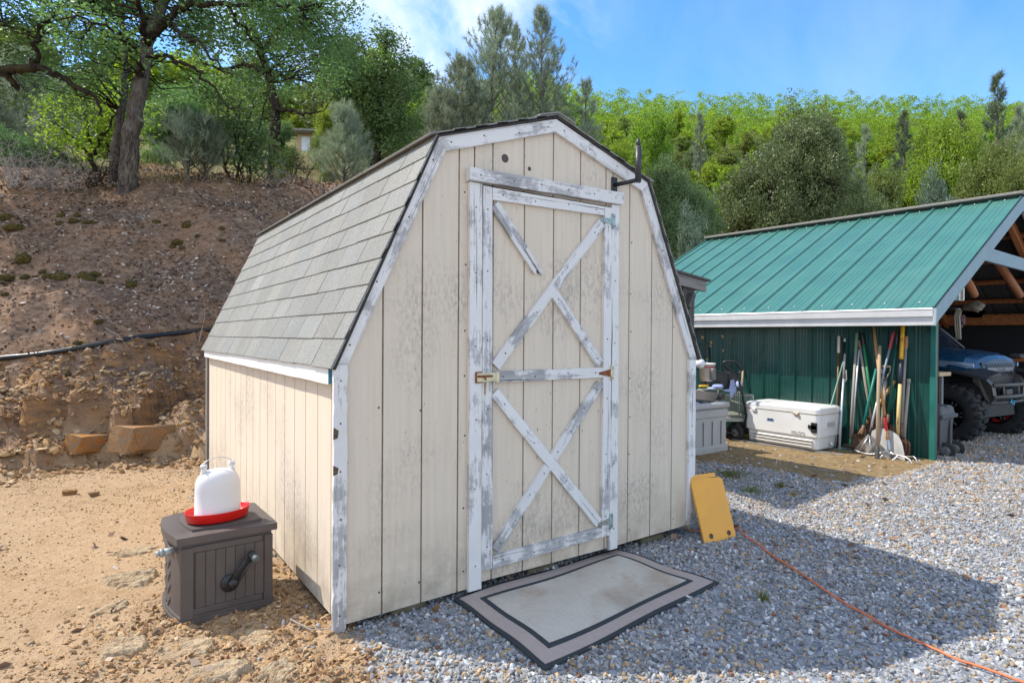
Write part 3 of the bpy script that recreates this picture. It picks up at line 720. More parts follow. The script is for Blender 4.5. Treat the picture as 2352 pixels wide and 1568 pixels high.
for sg in (1, -1):
    fx = (lambda x: x) if sg == 1 else (lambda x: 2*RX-x)
    mb = MB(); q = [(fx(EX-.01), Y0-.002, EZ-.20), (fx(EX-.01), Y0-.002, EZ-.015), (fx(RX), Y0-.002, RZ_-.012), (fx(RX), Y0-.002, RZ_-.215)]
    mb.slab([q[0], q[3], q[2], q[1]] if sg == 1 else [q[3], q[0], q[1], q[2]], (0, .038, 0), 0, 10, .001); mb.build('rake_board', BLUEGREY, car)
    mb = MB()
    for k in range(6):
        x = EX+.25+k*(RX-EX-.3)/5.2; mb.box((fx(x), (Y0+Y1)/2+.05, EZ+SL*(x-EX)-.075), (.085, Y1-Y0-.16, .06), Matrix.Rotation(math.atan(-SL*sg), 3, 'Y'), bev=.01)
    mb.build('purlins', ORANGEWOOD, car)
    for yy in (.05, 1.7, 3.4, 4.95):
        mb = MB(); mb.slab([(fx(EX+.3), yy, EZ+SL*.3-.30), (fx(RX), yy, RZ_-.29), (fx(RX), yy, RZ_-.13), (fx(EX+.3), yy, EZ+SL*.3-.13)], (0, .07, 0), 0, 4, .002); mb.build('rafter', ORANGEWOOD, car)
    mb = MB(); mb.box((fx(.12) if sg == 1 else fx(.12), 2.55, 1.58+.12*(sg == -1)), (.12, 5.0, .16+.05*(sg == -1)), bev=.02); mb.build('eave_beam', ORANGEWOOD, car)
    if sg == -1:
        for yy in (.1, 2.5, 4.9):
            mb = MB(); mb.tube([(fx(.14), yy, GZC), (fx(.14), yy, 1.6)], .07, 10); mb.build('log_post', ORANGEWOOD, car)
mb = MB(); mb.slab([(1.45, Y0+.06, 2.36), (2*RX-1.45, Y0+.06, 2.36), (2*RX-1.75, Y0+.06, 2.54), (1.75, Y0+.06, 2.54)], (0, .038, 0), 0, 8, .001); mb.build('collar_tie', BLUEGREY, car)
cinv = Matrix.Rotation(-math.atan(.05), 3, 'Z')
for a, b, r in (((2284, 592), (2343, 678), .06), ((2218, 640), (2238, 678), .055), ((2400, 596), (2370, 690), .06)):
    A_, B_ = [cinv @ (Vector(at_plane(*q, (8, .75, 0), (0, 1, 0)))-Vector((7.03, .28, 0))) for q in (a, b)]
    mb = MB(); mb.tube([A_+(A_-B_)*.15, (A_+B_)/2+Vector((.01, 0, 0)), B_], [r, r*1.08, r], 10); mb.build('log_brace', ORANGEWOOD, car)

# ------------------------------------------------------------------ lean-to against the far side of the shed
lean = thing('lean_to', 'dark weathered wooden lean-to roof sticking out behind the shed', 'lean-to', (3.4, 2.6, -.12))
def lz(x): return 1.930+(4.41-x)*.128
o = Vector((-3.4, -2.6, .12))
def lm(mb, name, mat): 
    mb.v = [tuple(Vector(p)+o) for p in mb.v]; return mb.build(name, mat, lean)
mb = MB(); mb.prism([(2.47, 1.335, lz(2.47)), (4.41, 1.335, lz(4.41)), (4.41, 1.335, lz(4.41)-.022), (2.47, 1.335, lz(2.47)-.022)], (0, 2.4, 0)); lm(mb, 'roof', DARKWOOD)
mb = MB(); mb.slab([(2.47, 1.36, lz(2.47)-.135), (4.37, 1.36, lz(4.37)-.135), (4.37, 1.36, lz(4.37)-.024), (2.47, 1.36, lz(2.47)-.024)], (0, .04, 0), 0, 8, .002); lm(mb, 'front_rafter', GREYWOOD)
mb = MB(); mb.slab([(4.335, 1.40, lz(4.33)-.12), (4.335, 3.7, lz(4.33)-.12), (4.335, 3.7, lz(4.33)-.028), (4.335, 1.40, lz(4.33)-.028)], (.035, 0, 0), 0, 6, .002); lm(mb, 'eave_beam', DARKWOOD)
mb = MB(); mb.slab([(4.055, 1.405, .60), (4.055, 1.405, lz(4.1)-.13), (4.235, 1.405, lz(4.2)-.13), (4.235, 1.405, .60)], (0, -.03+.06, 0), 0, 12, .002); lm(mb, 'front_board', DARKWOOD)
mb = MB(); mb.box((3.93, 1.43, 1.2), (.06, .05, 1.35)); lm(mb, 'stud', PALEWOOD)
mb = MB(); mb.box((4.12, 1.39, 1.70), (.05, .1, .16), Matrix.Rotation(.5, 3, 'Y')); lm(mb, 'knee_brace', DARKWOOD)
for x, y in ((3.75, 1.45), (4.28, 3.6), (2.6, 3.6)):
    mb = MB(); mb.box((x, y, (lz(x)-.14-.12)/2), (.09, .09, lz(x)-.14+.12)); lm(mb, 'post', DARKWOOD)

# ------------------------------------------------------------------ antenna mount on the gable
am = thing('antenna_mount', 'black steel antenna mast bracket screwed to the gable beside the door header', 'bracket', (1.689, 0, 2.248))
mb = MB(); mb.box((0, -.006, 0), (.046, .010, .088), bev=.003)
for dx in (-.013, .013):
    for dz in (-.03, .03): mb.lathe([(.0001, -.004), (.004, -.004), (.004, 0)], (dx, -.011, dz), (0, 1, 0), 8)
mb.build('wall_plate', BLACK, am)
mb = MB(); mb.tube([(.0, -.01, -.002), (.035, -.07, .004), (.062, -.115, .012), (.072, -.132, .022), (.072, -.132, .07)], [.0125, .0125, .013, .016, .016], 10); mb.build('arm', BLACK, am)
mb = MB(); mb.tube([(.072, -.132, .0), (.072, -.132, .215)], .0185, 12); mb.tube([(.072, -.132, .215), (.072, -.132, .255)], .0125, 10); mb.build('mast', plain('dark_mast', (.03, .034, .038), .45, 0, .2), am)

# ------------------------------------------------------------------ door mat
rug = thing('door_mat', 'flat outdoor mat with beige centre and black bordered edge lying before the shed door', 'mat', (1.24, -.31, -.04))
def rugz(x, y): return float(base_ground(np.array([x]), np.array([y]))[0])+.014
rc_ = [Vector((.585, -.005, 0)), Vector((1.80, .065, 0)), Vector((1.925, -.605, 0)), Vector((.592, -.745, 0))]
def rug_uv(u, v):
    p = rc_[0].lerp(rc_[1], u).lerp(rc_[3].lerp(rc_[2], u), v)
    c = 1-.0
    wob = .006*math.sin(u*9+v*3)+.005*math.sin(v*11+u*5)
    p = p+Vector((0, -.012*math.sin(u*math.pi), 0))*(1 if v > .5 else -.6)
    return Vector((p.x-1.24, p.y+.31, rugz(p.x, p.y)+.04+wob*.8))
def rug_band(name, ua, ub, va, vb, lift, mat, n=26, th=.007):
    mb = MB(); V = []
    for i in range(n+1):
        for j in range(n+1):
            V.append(rug_uv(ua+(ub-ua)*i/n, va+(vb-va)*j/n)+Vector((0, 0, lift)))
    m_ = len(V); V2 = V+[p-Vector((0, 0, th)) for p in V]
    F = [(i*(n+1)+j, (i+1)*(n+1)+j, (i+1)*(n+1)+j+1, i*(n+1)+j+1) for i in range(n) for j in range(n)]
    F = [f[::-1] if False else f for f in F]
    for i in range(n):
        for a, b in ((i, i+1),):
            F += [((a)*(n+1), m_+a*(n+1), m_+b*(n+1), b*(n+1)), (a*(n+1)+n, b*(n+1)+n, m_+b*(n+1)+n, m_+a*(n+1)+n)]
            F += [(a, b, m_+b, m_+a), (n*(n+1)+a, m_+n*(n+1)+a, m_+n*(n+1)+b, n*(n+1)+b)]
    mb.add(V2, F, 0, [(p.x, p.y, p.z) for p in V2]); return mb.build(name, mat, rug)
def rug_mat(name, c, stain=0.0):
    M = Mat(name); o = M.coord('obj'); w1 = M.noise(M.coord('obj', (160, 24, 10)), 1.0, 2); n = M.noise(o, 3.2, 6, .65); n2 = M.noise(o, 60, 3, .7)
    k = M.mix(M.rng(w1, .3, .7), tuple(q*.86 for q in c), c); k = M.mix(M.rng(n2, .55, .75, 0, .3), k, tuple(q*.7 for q in c))
    if stain:
        k = M.mix(M.rng(n, .5, .66, 0, .55*stain), k, (.36, .235, .135)); k = M.mix(M.rng(M.noise(o, 9, 6, .7), .64, .74, 0, .6*stain), k, (.30, .17, .08))
        k = M.mix(M.rng(M.noise(M.coord('obj', (2, 2, 2)), 1.0, 4), .53, .66, 0, .35*stain), k, (.27, .245, .21))
    M.col(k); M.rough(.95); M.bump(w1, .4, .002); return M.m
rug_band('edge_binding', 0, 1, 0, 1, 0, rug_mat('mat_black', (.035, .042, .048)))
rug_band('outer_band', .019, .981, .034, .966, .0030, rug_mat('mat_mauve', (.44, .36, .315), .3))
rug_band('inner_stripe', .082, .918, .135, .865, .0060, rug_mat('mat_black_stripe', (.035, .045, .052)))
rug_band('centre', .103, .897, .172, .828, .0085, rug_mat('mat_centre', (.57, .515, .43), 1.0))

# ------------------------------------------------------------------ yellow steel plate leaning on the corner
YEL = plain('yellow_enamel', (.80, .37, .045), .5, 0, .07, 5, 0, (.62, .28, .04), dirt_amt=.3)
yp = thing('yellow_plate', 'yellow painted steel plate with two holes leaning against the right corner of the shed', 'plate', (2.52, -.16, -.06))
P0, P1 = Vector((2.385, -.150, -.040)), Vector((2.665, -.190, -.040)); T0, T1 = Vector((2.325, -.004, .345)), Vector((2.635, -.040, .378))
ux = (P1-P0).normalized(); vy = ((T0+T1)/2-(P0+P1)/2); H_ = vy.length; vy.normalize(); nn = ux.cross(vy).normalized(); vy = nn.cross(ux); Wd = .285
cc = (P0+P1)/2
def yq(a, b, d=0): return cc+ux*a+vy*b+nn*d-Vector((2.52, -.16, -.06))
bm_ = MB(); r = .03; pl_ = []
for cx_, cy_, a0 in ((Wd/2-r, r, -90), (Wd/2-r, H_-r*1.4, 0), (-Wd/2+r, H_-r, 90), (-Wd/2+r, r, 180)):
    for k in range(5): a = R(a0+k*22.5); pl_.append((cx_+math.cos(a)*r, cy_+math.sin(a)*r))
bm_.prism([yq(a, b, 0) for a, b in pl_], nn*.014)
bm_.prism([yq(a, b, .002) for a, b in ((-Wd/2+.006, H_-.005), (Wd/2-.055, H_-.005), (Wd/2-.06, H_+.022), (-Wd/2+.006, H_+.022))], nn*.012)
bm_.build('plate', YEL, yp)
for sx in (-.075, .085):
    hb = MB(); hb.lathe([(.017, .0165), (.013, .0165), (.012, .0152), (.0001, .0152)], yq(sx, .050), nn, 16, 0); hb.lathe([(.0001, .0158), (.006, .0158)], yq(sx+.003, .048), nn, 10, 1)
    hb.build('bolt_hole', [ROT, NAIL], yp)

# ------------------------------------------------------------------ orange extension cord
mb = MB(); cp = [(2.45, .05), (2.56, -.10)]+[tuple(at_z(x, y, -.085)[:2]) for x, y in ((1683, 1232), (1712, 1258), (1742, 1276), (1770, 1298), (1812, 1326), (1850, 1350), (1900, 1381), (1950, 1412), (2000, 1440), (2050, 1466), (2100, 1491), (2150, 1513), (2200, 1534), (2240, 1550), (2290, 1570), (2380, 1600), (2500, 1640))]
pts = []
for i in range(len(cp)-1):
    for k in range(6):
        t = k/6; p0 = cp[max(i-1, 0)]; p1 = cp[i]; p2 = cp[i+1]; p3 = cp[min(i+2, len(cp)-1)]
        q = [.5*(2*p1[a]+(p2[a]-p0[a])*t+(2*p0[a]-5*p1[a]+4*p2[a]-p3[a])*t*t+(3*p1[a]-p0[a]-3*p2[a]+p3[a])*t**3) for a in (0, 1)]
        q[0] += .006*math.sin(i*2.1+t*3); pts.append((q[0], q[1], gz(q[0], q[1])+.020))
mb.tube(pts, .0055, 8); cord = mb.build('extension_cord', plain('orange_cord', (.66, .17, .06), .55, 0, .1)); tag(cord, 'orange extension cord trailing across the gravel from behind the yellow plate', 'cord')

# ------------------------------------------------------------------ hose reel box and poultry waterer
BRN = plain('brown_resin', (.095, .078, .072), .55, 0, .15, 9, .1, (.16, .13, .11), dirt_amt=.3)
hb = thing('hose_reel_box', 'brown resin hose reel box with a black crank handle beside the shed wall', 'hose box', (-.38, .46, -.05), .03)
BW, BD, BH = .205, .44, .44        # half width, depth, height (local: x along the crank face, y away from the viewer)
def box_outline(k=1.0, e=0.0):
    P = [(-BW-e, -e), (BW+e, -e), (BW+e, BD*.93+e)]
    P += [(BW*.55+e*.5, BD+e), (-BW*.55-e*.5, BD+e)]
    for q in (.93, .8, .65, .5, .35, .2, .07): P.append((-BW-e-.030*math.sin(math.pi*q), BD*q))
    return P
mb = MB(); mb.prism([(x, y, .03) for x, y in box_outline(1, -.006)], (0, 0, BH-.055)); mb.prism([(x, y, .0) for x, y in box_outline(1, .012)], (0, 0, .062)); mb.prism([(x, y, .062) for x, y in box_outline(1, .004)], (0, 0, .012))
mb.build('body', BRN, hb)
mb = MB()
mb.box((-BW+.028, .001, .22), (.055, .012, .34), bev=.003); mb.box((BW-.022, .001, .22), (.04, .012, .34), bev=.003); mb.box((0, .0015, .378), (2*BW-.1, .010, .03), bev=.003); mb.box((0, .0015, .088), (2*BW-.1, .010, .028), bev=.003)
for k in range(7):
    x = -BW+.06+k*(2*BW-.105)/7; mb.box((x+.024, .0025, .232), (.0445, .009, .262), bev=.004)
mb.build('side_panel', BRN, hb)
mb = MB(); mb.prism([(x, y, BH-.03) for x, y in box_outline(1, .016)], (0, 0, .034)); mb.prism([(x*.8+.01, y*.78+.05, BH+.004) for x, y in box_outline(1, -.01)], (0, 0, .012)); mb.build('lid', BRN, hb)
# bowed end panel with a moulded leaf pattern
mb = MB()
for k in range(5):
    for sg in (-1, 1): mb.box((-BW-.022, BD*.5+sg*.045, .10+.06*k), (.010, .07, .022), Matrix.Rotation(.75*sg, 3, 'X'), bev=.004)
mb.box((-BW-.022, BD*.5, .36), (.012, .24, .03), bev=.004); mb.build('end_panel', BRN, hb)
mb = MB(); mb.tube([(-BW-.02, .06, .375), (-BW-.060, .055, .374)], .016, 12); mb.tube([(-BW-.060, .055, .374), (-BW-.076, .054, .374)], [.019, .019], 12); mb.tube([(-BW-.076, .054, .374), (-BW-.092, .053, .374)], [.012, .011], 10); mb.build('hose_outlet', plain('grey_fitting', (.36, .38, .37), .5, .2), hb)
ck = MB(); ck.lathe([(.0001, -.006), (.040, -.006), (.042, -.003), (.042, 0)], (.005, -.004, .19), (0, 1, 0), 24); ck.build('crank_hub', BLACKPL, hb)
ck = MB(); a0, a1 = Vector((.015, -.032, .195)), Vector((.098, -.040, .315)); dd = (a1-a0).normalized(); sd = Vector((dd.z, 0, -dd.x))
for w in (-.0135, .0135): ck.tube([a0+sd*w, a1+sd*w], .0075, 8)
ck.prism([a0-sd*.012+Vector((0, .004, 0)), a0+sd*.012+Vector((0, .004, 0)), a1+sd*.012+Vector((0, .004, 0)), a1-sd*.012+Vector((0, .004, 0))], (0, .003, 0))
ck.lathe([(.0001, -.014), (.021, -.014), (.021, .024), (.0001, .024)], a0, (0, 1, 0), 16); ck.lathe([(.0001, -.012), (.018, -.012), (.018, .012), (.0001, .012)], a1, (0, 1, 0), 16)
cr_ = ck.build('crank_arm', BLACKPL, hb)
ck = MB(); ck.lathe([(.0001, -.075), (.013, -.075), (.016, -.07), (.0165, -.015), (.012, -.012), (.012, 0)], a1+Vector((0, -.008, 0)), (0, 1, 0), 16); ck.build('crank_knob', plain('grey_green_knob', (.07, .085, .085), .45), cr_)

wt = thing('poultry_waterer', 'white plastic poultry drinker jug standing in a bright red tray on the hose box', 'drinker', (-.398, .640, .4085), .18)
REDP = plain('red_plastic', (.70, .012, .008), .32, 0, .06, 6)
mb = MB(); ax, ay = 1.25, .92
pr = [(.0001, .002), (.108, .002), (.114, .007), (.121, .046), (.123, .050), (.120, .050), (.117, .042), (.110, .012), (.0001, .010)]
mb.lathe(pr, (0, 0, 0), (0, 0, 1), 40, 0, True, ax, ay); mb.build('tray', REDP, wt)
Mj = Mat('translucent_white_jug'); Mj.col((.70, .685, .68)); Mj.rough(.42); Mj.b.inputs['Subsurface Weight'].default_value = .35; Mj.b.inputs['Subsurface Radius'].default_value = (.03, .03, .03); Mj.b.inputs['Subsurface Scale'].default_value = .6
mb = MB(); jp = [(.0001, .012), (.098, .012), (.104, .018), (.096, .03), (.094, .15), (.092, .185), (.083, .212), (.066, .232), (.048, .242), (.0001, .246)]
mb.lathe(jp, (0, 0, 0), (0, 0, 1), 40, 0, True, 1.12, .84)
for sx in (-1, 1):
    mb.box((sx*.068, 0, .236), (.020, .030, .058), Matrix.Rotation(-sx*.18, 3, 'Y'), bev=.006); mb.lathe([(.0001, -.013), (.011, -.013), (.011, .013), (.0001, .013)], (sx*.066, 0, .266), (1, 0, 0), 14)
mb.build('jug', Mj.m, wt)
mb = MB(); mb.tube([(-.082, 0, .246), (-.080, 0, .264), (-.074, .004, .276)]+[(.072*math.cos(R(a)), .004, .266+.036*math.sin(R(a))) for a in range(155, 24, -13)]+[(.074, .004, .274), (.080, 0, .258), (.072, 0, .258)], .0019, 6)
mb.build('wire_handle', STEEL, wt)

# ------------------------------------------------------------------ vegetation
def leaf_mat(name, c1, c2, tr, trf=.42, spec=.35, rough=.5, vary=.10):
    M = Mat(name); M.b.inputs['Roughness'].default_value = rough; M.b.inputs['Specular IOR Level'].default_value = spec
    at = M.N('SeparateColor'); M.l.new(M.attr(), at.inputs[0]); oi = M.N('ObjectInfo')
    k = M.mix(at.outputs[0], c1, c2)
    hs = M.N('HueSaturation'); M.l.new(k, hs.inputs['Color'])
    M.l.new(M.rng(oi.outputs['Random'], 0, 1, .5-vary*.22, .5+vary*.18), hs.inputs['Hue']); M.l.new(M.rng(oi.outputs['Random'], 0, 1, 1-vary*1.5, 1+vary*1.5), hs.inputs['Value'])
    M.l.new(hs.outputs[0], M.b.inputs['Base Color'])
    t = M.N('BsdfTranslucent'); tm = M.mix(1.0, hs.outputs[0], tr, 'MULTIPLY'); M.l.new(tm, t.inputs['Color'])
    ms = M.N('MixShader'); ms.inputs[0].default_value = trf; M.l.new(M.b.outputs[0], ms.inputs[1]); M.l.new(t.outputs[0], ms.inputs[2]); M.l.new(ms.outputs[0], M.out.inputs['Surface'])
    return M.m
LEAF_OAK = leaf_mat('blue_oak_leaf', (.078, .142, .050), (.155, .240, .085), (1.6, 1.75, 1.2))
LEAF_BRIGHT = leaf_mat('spring_oak_leaf', (.115, .190, .022), (.195, .285, .034), (2.3, 2.2, 1.1), .45)
LEAF_SUN = leaf_mat('sunlit_young_leaf', (.11, .20, .025), (.19, .28, .035), (2.2, 2.1, 1.1), .5)
LEAF_LIVE = leaf_mat('live_oak_leaf', (.085, .130, .040), (.155, .205, .080), (1.6, 1.7, 1.0), .25, .5)
LEAF_OLIVE = leaf_mat('olive_leaf', (.115, .165, .038), (.190, .235, .066), (1.9, 1.9, 1.0), .35)
LEAF_MANZ = leaf_mat('grey_green_shrub_leaf', (.095, .150, .105), (.170, .225, .160), (1.5, 1.6, 1.1), .25)
LEAF_DARK = leaf_mat('dark_shrub_leaf', (.060, .120, .045), (.115, .195, .070), (1.8, 2.0, 1.1), .3)
NEEDLE = leaf_mat('grey_pine_needle', (.185, .225, .155), (.315, .355, .260), (1.4, 1.5, 1.1), .25, .3, .6)
NEEDLE_D = leaf_mat('dark_pine_needle', (.095, .130, .080), (.180, .215, .140), (1.4, 1.5, 1.1), .22, .3, .6)
def bark_mat(name, c1, c2, lich):
    M = Mat(name); n = M.noise(M.coord('bc', (5, 16, 16)), 1.0, 6, .75, .6); n2 = M.noise(M.coord('bc', (3, 3, 3)), 1.0, 4, .6); cr = M.noise(M.coord('bc', (7, 30, 30)), 1.0, 4, .7, 1.0)
    k = M.mix(M.rng(n, .35, .65), c2, c1); k = M.mix(M.rng(cr, .50, .62, 0, .85), k, tuple(q*.35 for q in c2)); k = M.mix(M.rng(n2, .50, .68, 0, .6), k, lich)
    M.col(k); M.rough(.98); M.b.inputs['Specular IOR Level'].default_value = .1; M.bump(M.math('SUBTRACT', n, cr), 1.0, .04); return M.m
BARK = bark_mat('grey_oak_bark', (.24, .205, .175), (.10, .08, .066), (.30, .285, .26))
BARKD = bark_mat('dark_mossy_bark', (.075, .058, .042), (.030, .023, .018), (.10, .085, .035))
DEADWOOD = wood('bleached_dead_twig', (.40, .36, .32), (.22, .19, .17), None, 0, 30, .9, False)

def leaves(C, n, spread, size, asp=.5, flat=.5, r=rng, tone=None):
    """leaf blades scattered round cluster centres C (k,3); spread may be (k,)"""
    k = len(C); P = np.repeat(C, n, 0); sp = np.repeat(np.broadcast_to(spread, (k,)), n)[:, None]
    g = r.normal(0, 1, (k*n, 3)); g /= np.linalg.norm(g, axis=1, keepdims=True)+1e-9
    P = P+g*(r.random((k*n, 1))**.5)*sp*np.array([1, 1, .75])
    a = r.normal(0, 1, (k*n, 3)); a[:, 2] *= flat; a /= np.linalg.norm(a, axis=1, keepdims=True)+1e-9
    b = np.cross(a, r.normal(0, 1, (k*n, 3))*np.array([1, 1, flat])+np.array([0, 0, 1.2-flat])); b /= np.linalg.norm(b, axis=1, keepdims=True)+1e-9
    s = size*(.65+.7*r.random((k*n, 1)))
    V = np.stack([P-a*s*.5, P+b*s*asp*.5-a*s*.05, P+a*s*.5, P-b*s*asp*.5-a*s*.05], 1)
    c = np.clip(np.repeat(r.random(k), n)*.45+r.random(k*n)*.55, 0, 1) if tone is None else tone
    return V.reshape(-1, 3), np.arange(k*n*4).reshape(-1, 4), np.repeat(np.stack([c, c, c], -1), 4, 0)
def blob_centres(blobs, dens, r=rng, gap=.35, gs=1.1):
    out = []
    for c, rad in blobs:
        c = np.array(c, float); rad = np.broadcast_to(np.array(rad, float), (3,)); n = max(4, int(dens*rad[0]*rad[1]*rad[2]*4.19))
        g = r.normal(0, 1, (n, 3)); g /= np.linalg.norm(g, axis=1, keepdims=True); q = c+g*(r.random((n, 1))**.42)*rad*(.85+.3*r.random((n, 1)))
        keep = vnoise(q[:, 0]*gs+q[:, 2]*gs*1.3+31, q[:, 1]*gs-q[:, 2]*gs*.9+57, 77) > gap
        out.append(q[keep])
    return np.concatenate(out)
def smooth_pts(P, n=5, wob=.0, r=rng):
    P = [np.array(p, float) for p in P]; out = []
    for i in range(len(P)-1):
        p0, p1, p2, p3 = P[max(i-1, 0)], P[i], P[i+1], P[min(i+2, len(P)-1)]
        for k in range(n):
            t = k/n; out.append(.5*(2*p1+(p2-p0)*t+(2*p0-5*p1+4*p2-p3)*t*t+(3*p1-p0-3*p2+p3)*t**3)+(r.normal(0, wob, 3) if wob and (i or k) else 0))
    out.append(P[-1]); return out
def limb(mb, P, r0, r1, n=9, mi=0, wob=0.0, k=5):
    Q = smooth_pts(P, k, wob); m_ = len(Q); mb.tube(Q, [r0+(r1-r0)*(i/(m_-1))**.8 for i in range(m_)], n, mi); return np.array(Q)
def twigs(mb, skel, C, rad, r=rng, frac=1.0, mi=0, sag=.1, n=4):
    """thin curved boughs from the nearest limb to each leaf cluster"""
    for c in C:
        if r.random() > frac: continue
        d = np.linalg.norm(skel-c, axis=1)+np.maximum(0, skel[:, 2]-c[2])*.6; p = skel[np.argmin(d)]
        L = np.linalg.norm(c-p)
        if L < .15: continue
        m1 = p+(c-p)*.35+r.normal(0, .10, 3)*L+np.array([0, 0, sag*L]); m2 = p+(c-p)*.7+r.normal(0, .08, 3)*L+np.array([0, 0, sag*.6*L])
        k = rad*min(1.6, .5+L*.5); mb.tube([p, m1, m2, c], [k, k*.72, k*.45, k*.15], n, mi, False)
def leaf_obj(name, parts, mat, parent=None, loc=None):
    o = 0; VV, FF, CC = [], [], []
    for V, F, C in parts: VV.append(V); FF.append(F+o); CC.append(C); o += len(V)
    return link(name, np_mesh(name, np.concatenate(VV), np.concatenate(FF), mat, col=np.concatenate(CC)), parent, loc)

# --- the big oaks on top of the bank (survey pixel, depth) -> place
def sp(x, y, t): return at_depth(x, y, t)
def build_oak(name, label, base, limbs, blobs, dens, nleaf, lsize, mat, bark, group=None, twr=.018, tfrac=.8, gap=.33, spread=.34, cat='tree', gs=1.0):
    base = np.array(base, float); th = thing(name, label, cat, base, group=group)
    mb = MB(); sk = []
    for P, r0, r1 in limbs: sk.append(limb(mb, [np.array(p)-base for p in P], r0, r1, 10 if r0 > .08 else 7, 0 if r0 > .1 else 1, .012 if r0 > .1 else .028))
    sk = np.concatenate(sk); C = blob_centres([(np.array(c)-base, r_) for c, r_ in blobs], dens, gap=gap, gs=gs)
    twigs(mb, sk, C, twr, frac=tfrac, mi=1)
    mb.build('trunk', [bark, BARKD], th)
    leaf_obj('crown', [leaves(C, nleaf, spread, lsize)], mat, th); return th
def B(x, y, t, rx, ry, rd=None):
    """crown lobe seen at pixel (x,y), depth t, half sizes rx, ry pixels"""
    k = t/FPX; return (sp(x, y, t), ((rx*k), (rd if rd else rx*k*.8), ry*k))
b0 = hit(291, 434)
tb = (b0-CAM)@FWD
def off(p, dz): return p+np.array([0, 0, dz])
LT = tb
big = [([off(b0, -.3), sp(293, 425, LT), sp(298, 340, LT), sp(309, 262, LT), sp(322, 200, LT+.05), sp(333, 140, LT+.1), sp(344, 85, LT+.1), sp(366, 30, LT+.2), sp(392, -50, LT+.3), sp(400, -160, LT+.3)], .175, .075),
       ([off(hit(266, 426), -.3), sp(264, 400, LT+.3), sp(266, 350, LT+.4), sp(274, 285, LT+.5), sp(286, 210, LT+.9), sp(290, 130, LT+1.1), sp(280, 40, LT+1.2)], .14, .03),
       ([sp(344, 90, LT+.1), sp(390, 45, LT), sp(440, 8, LT-.1), sp(520, 12, LT-.2), sp(600, 5, LT-.4), sp(690, 20, LT-.4)], .075, .018),
       ([sp(520, 10, LT-.2), sp(553, 55, LT), sp(585, 95, LT+.1), sp(600, 130, LT+.2), sp(618, 190, LT+.2)], .042, .012),
       ([sp(372, 40, LT+.2), sp(395, 62, LT-.2), sp(425, 82, LT-.5), sp(470, 108, LT-.8), sp(500, 150, LT-1), sp(535, 175, LT-1.2)], .042, .010),
       ([sp(335, 130, LT+.1), sp(395, 137, LT-.3), sp(450, 160, LT-.5), sp(490, 196, LT-.6), sp(518, 238, LT-.7), sp(556, 252, LT-.8)], .038, .009),
       ([sp(326, 175, LT), sp(310, 120, LT-.6), sp(285, 85, LT-1.2), sp(240, 60, LT-1.7), sp(170, 40, LT-2)], .045, .012),
       ([sp(340, 100, LT), sp(330, 40, LT-.6), sp(300, -30, LT-1.2), sp(260, -90, LT-1.7)], .06, .02),
       ([sp(400, -10, LT+.2), sp(470, -60, LT), sp(560, -80, LT-.3), sp(680, -70, LT-.5)], .06, .02)]
build_oak('oak_tree', 'big oak with a thick grey leaning trunk standing at the top of the bank', b0, big,
          [B(110, 40, LT-1, 120, 80), B(230, 110, LT-1.3, 110, 80), B(170, 190, LT+.2, 110, 60), B(280, 20, LT, 110, 90), B(420, 30, LT+.4, 110, 70), B(520, 90, LT+.5, 100, 55), B(640, 40, LT-.3, 110, 70), B(720, 90, LT, 80, 75),
           B(620, 150, LT+.2, 90, 50), B(350, 240, LT+1.1, 70, 45), B(300, -110, LT, 190, 100), B(560, -100, LT, 170, 90), B(790, 20, LT, 48, 50), B(740, 170, LT+.8, 70, 60), B(450, 190, LT+1.2, 80, 40)]+[(hit(*q)+8.2*np.array(SUN_DIR), (1.0, .8, .4)) for q in ((110, 560), (300, 560), (430, 620), (560, 540), (180, 690), (380, 720))],  # last lobes: unseen foliage added towards the sun to dapple the bank
          24.0, 64, .072, LEAF_OAK, BARK, twr=.015, spread=.34, tfrac=.9, gap=.37, gs=1.3)
# oak outside the frame on the left: one bough reaches in
bl = np.array([*sp(-330, 470, 9.6)[:2], 0]); bl[2] = gz(bl[0], bl[1])
LL = 9.2
build_oak('oak_tree', 'mossy oak bough reaching in from the left edge of the photo', bl,
          [([off(bl, -.3), sp(-320, 330, 9.6), sp(-290, 230, 9.6), sp(-250, 120, 9.7), sp(-220, -60, 9.8)], .24, .12), ([sp(-290, 240, 9.6), sp(-160, 190, 9.4), sp(-60, 158, LL), sp(0, 164, LL), sp(45, 160, LL), sp(90, 156, LL), sp(140, 176, LL), sp(172, 200, LL), sp(215, 222, LL), sp(236, 268, LL)], .115, .018),
           ([sp(0, 166, LL), sp(22, 182, LL), sp(38, 205, LL)], .065, .035), ([sp(72, 157, LL), sp(80, 118, LL), sp(86, 78, LL), sp(104, 40, LL), sp(140, 28, LL)], .045, .016), ([sp(85, 95, LL), sp(110, 75, LL), sp(150, 74, LL)], .025, .008), ([sp(85, 80, LL), sp(55, 85, LL), sp(10, 60, LL)], .02, .006)],
          [B(-60, 40, LL+.3, 130, 90), B(40, 20, LL+.5, 60, 50), B(150, 60, LL+.2, 60, 40), B(20, 210, LL+.6, 60, 34), B(-200, -60, 9.5, 200, 130), B(180, 240, LL+.3, 60, 30)],
          22, 54, .070, LEAF_OAK, BARKD, twr=.012, spread=.30, gap=.4)
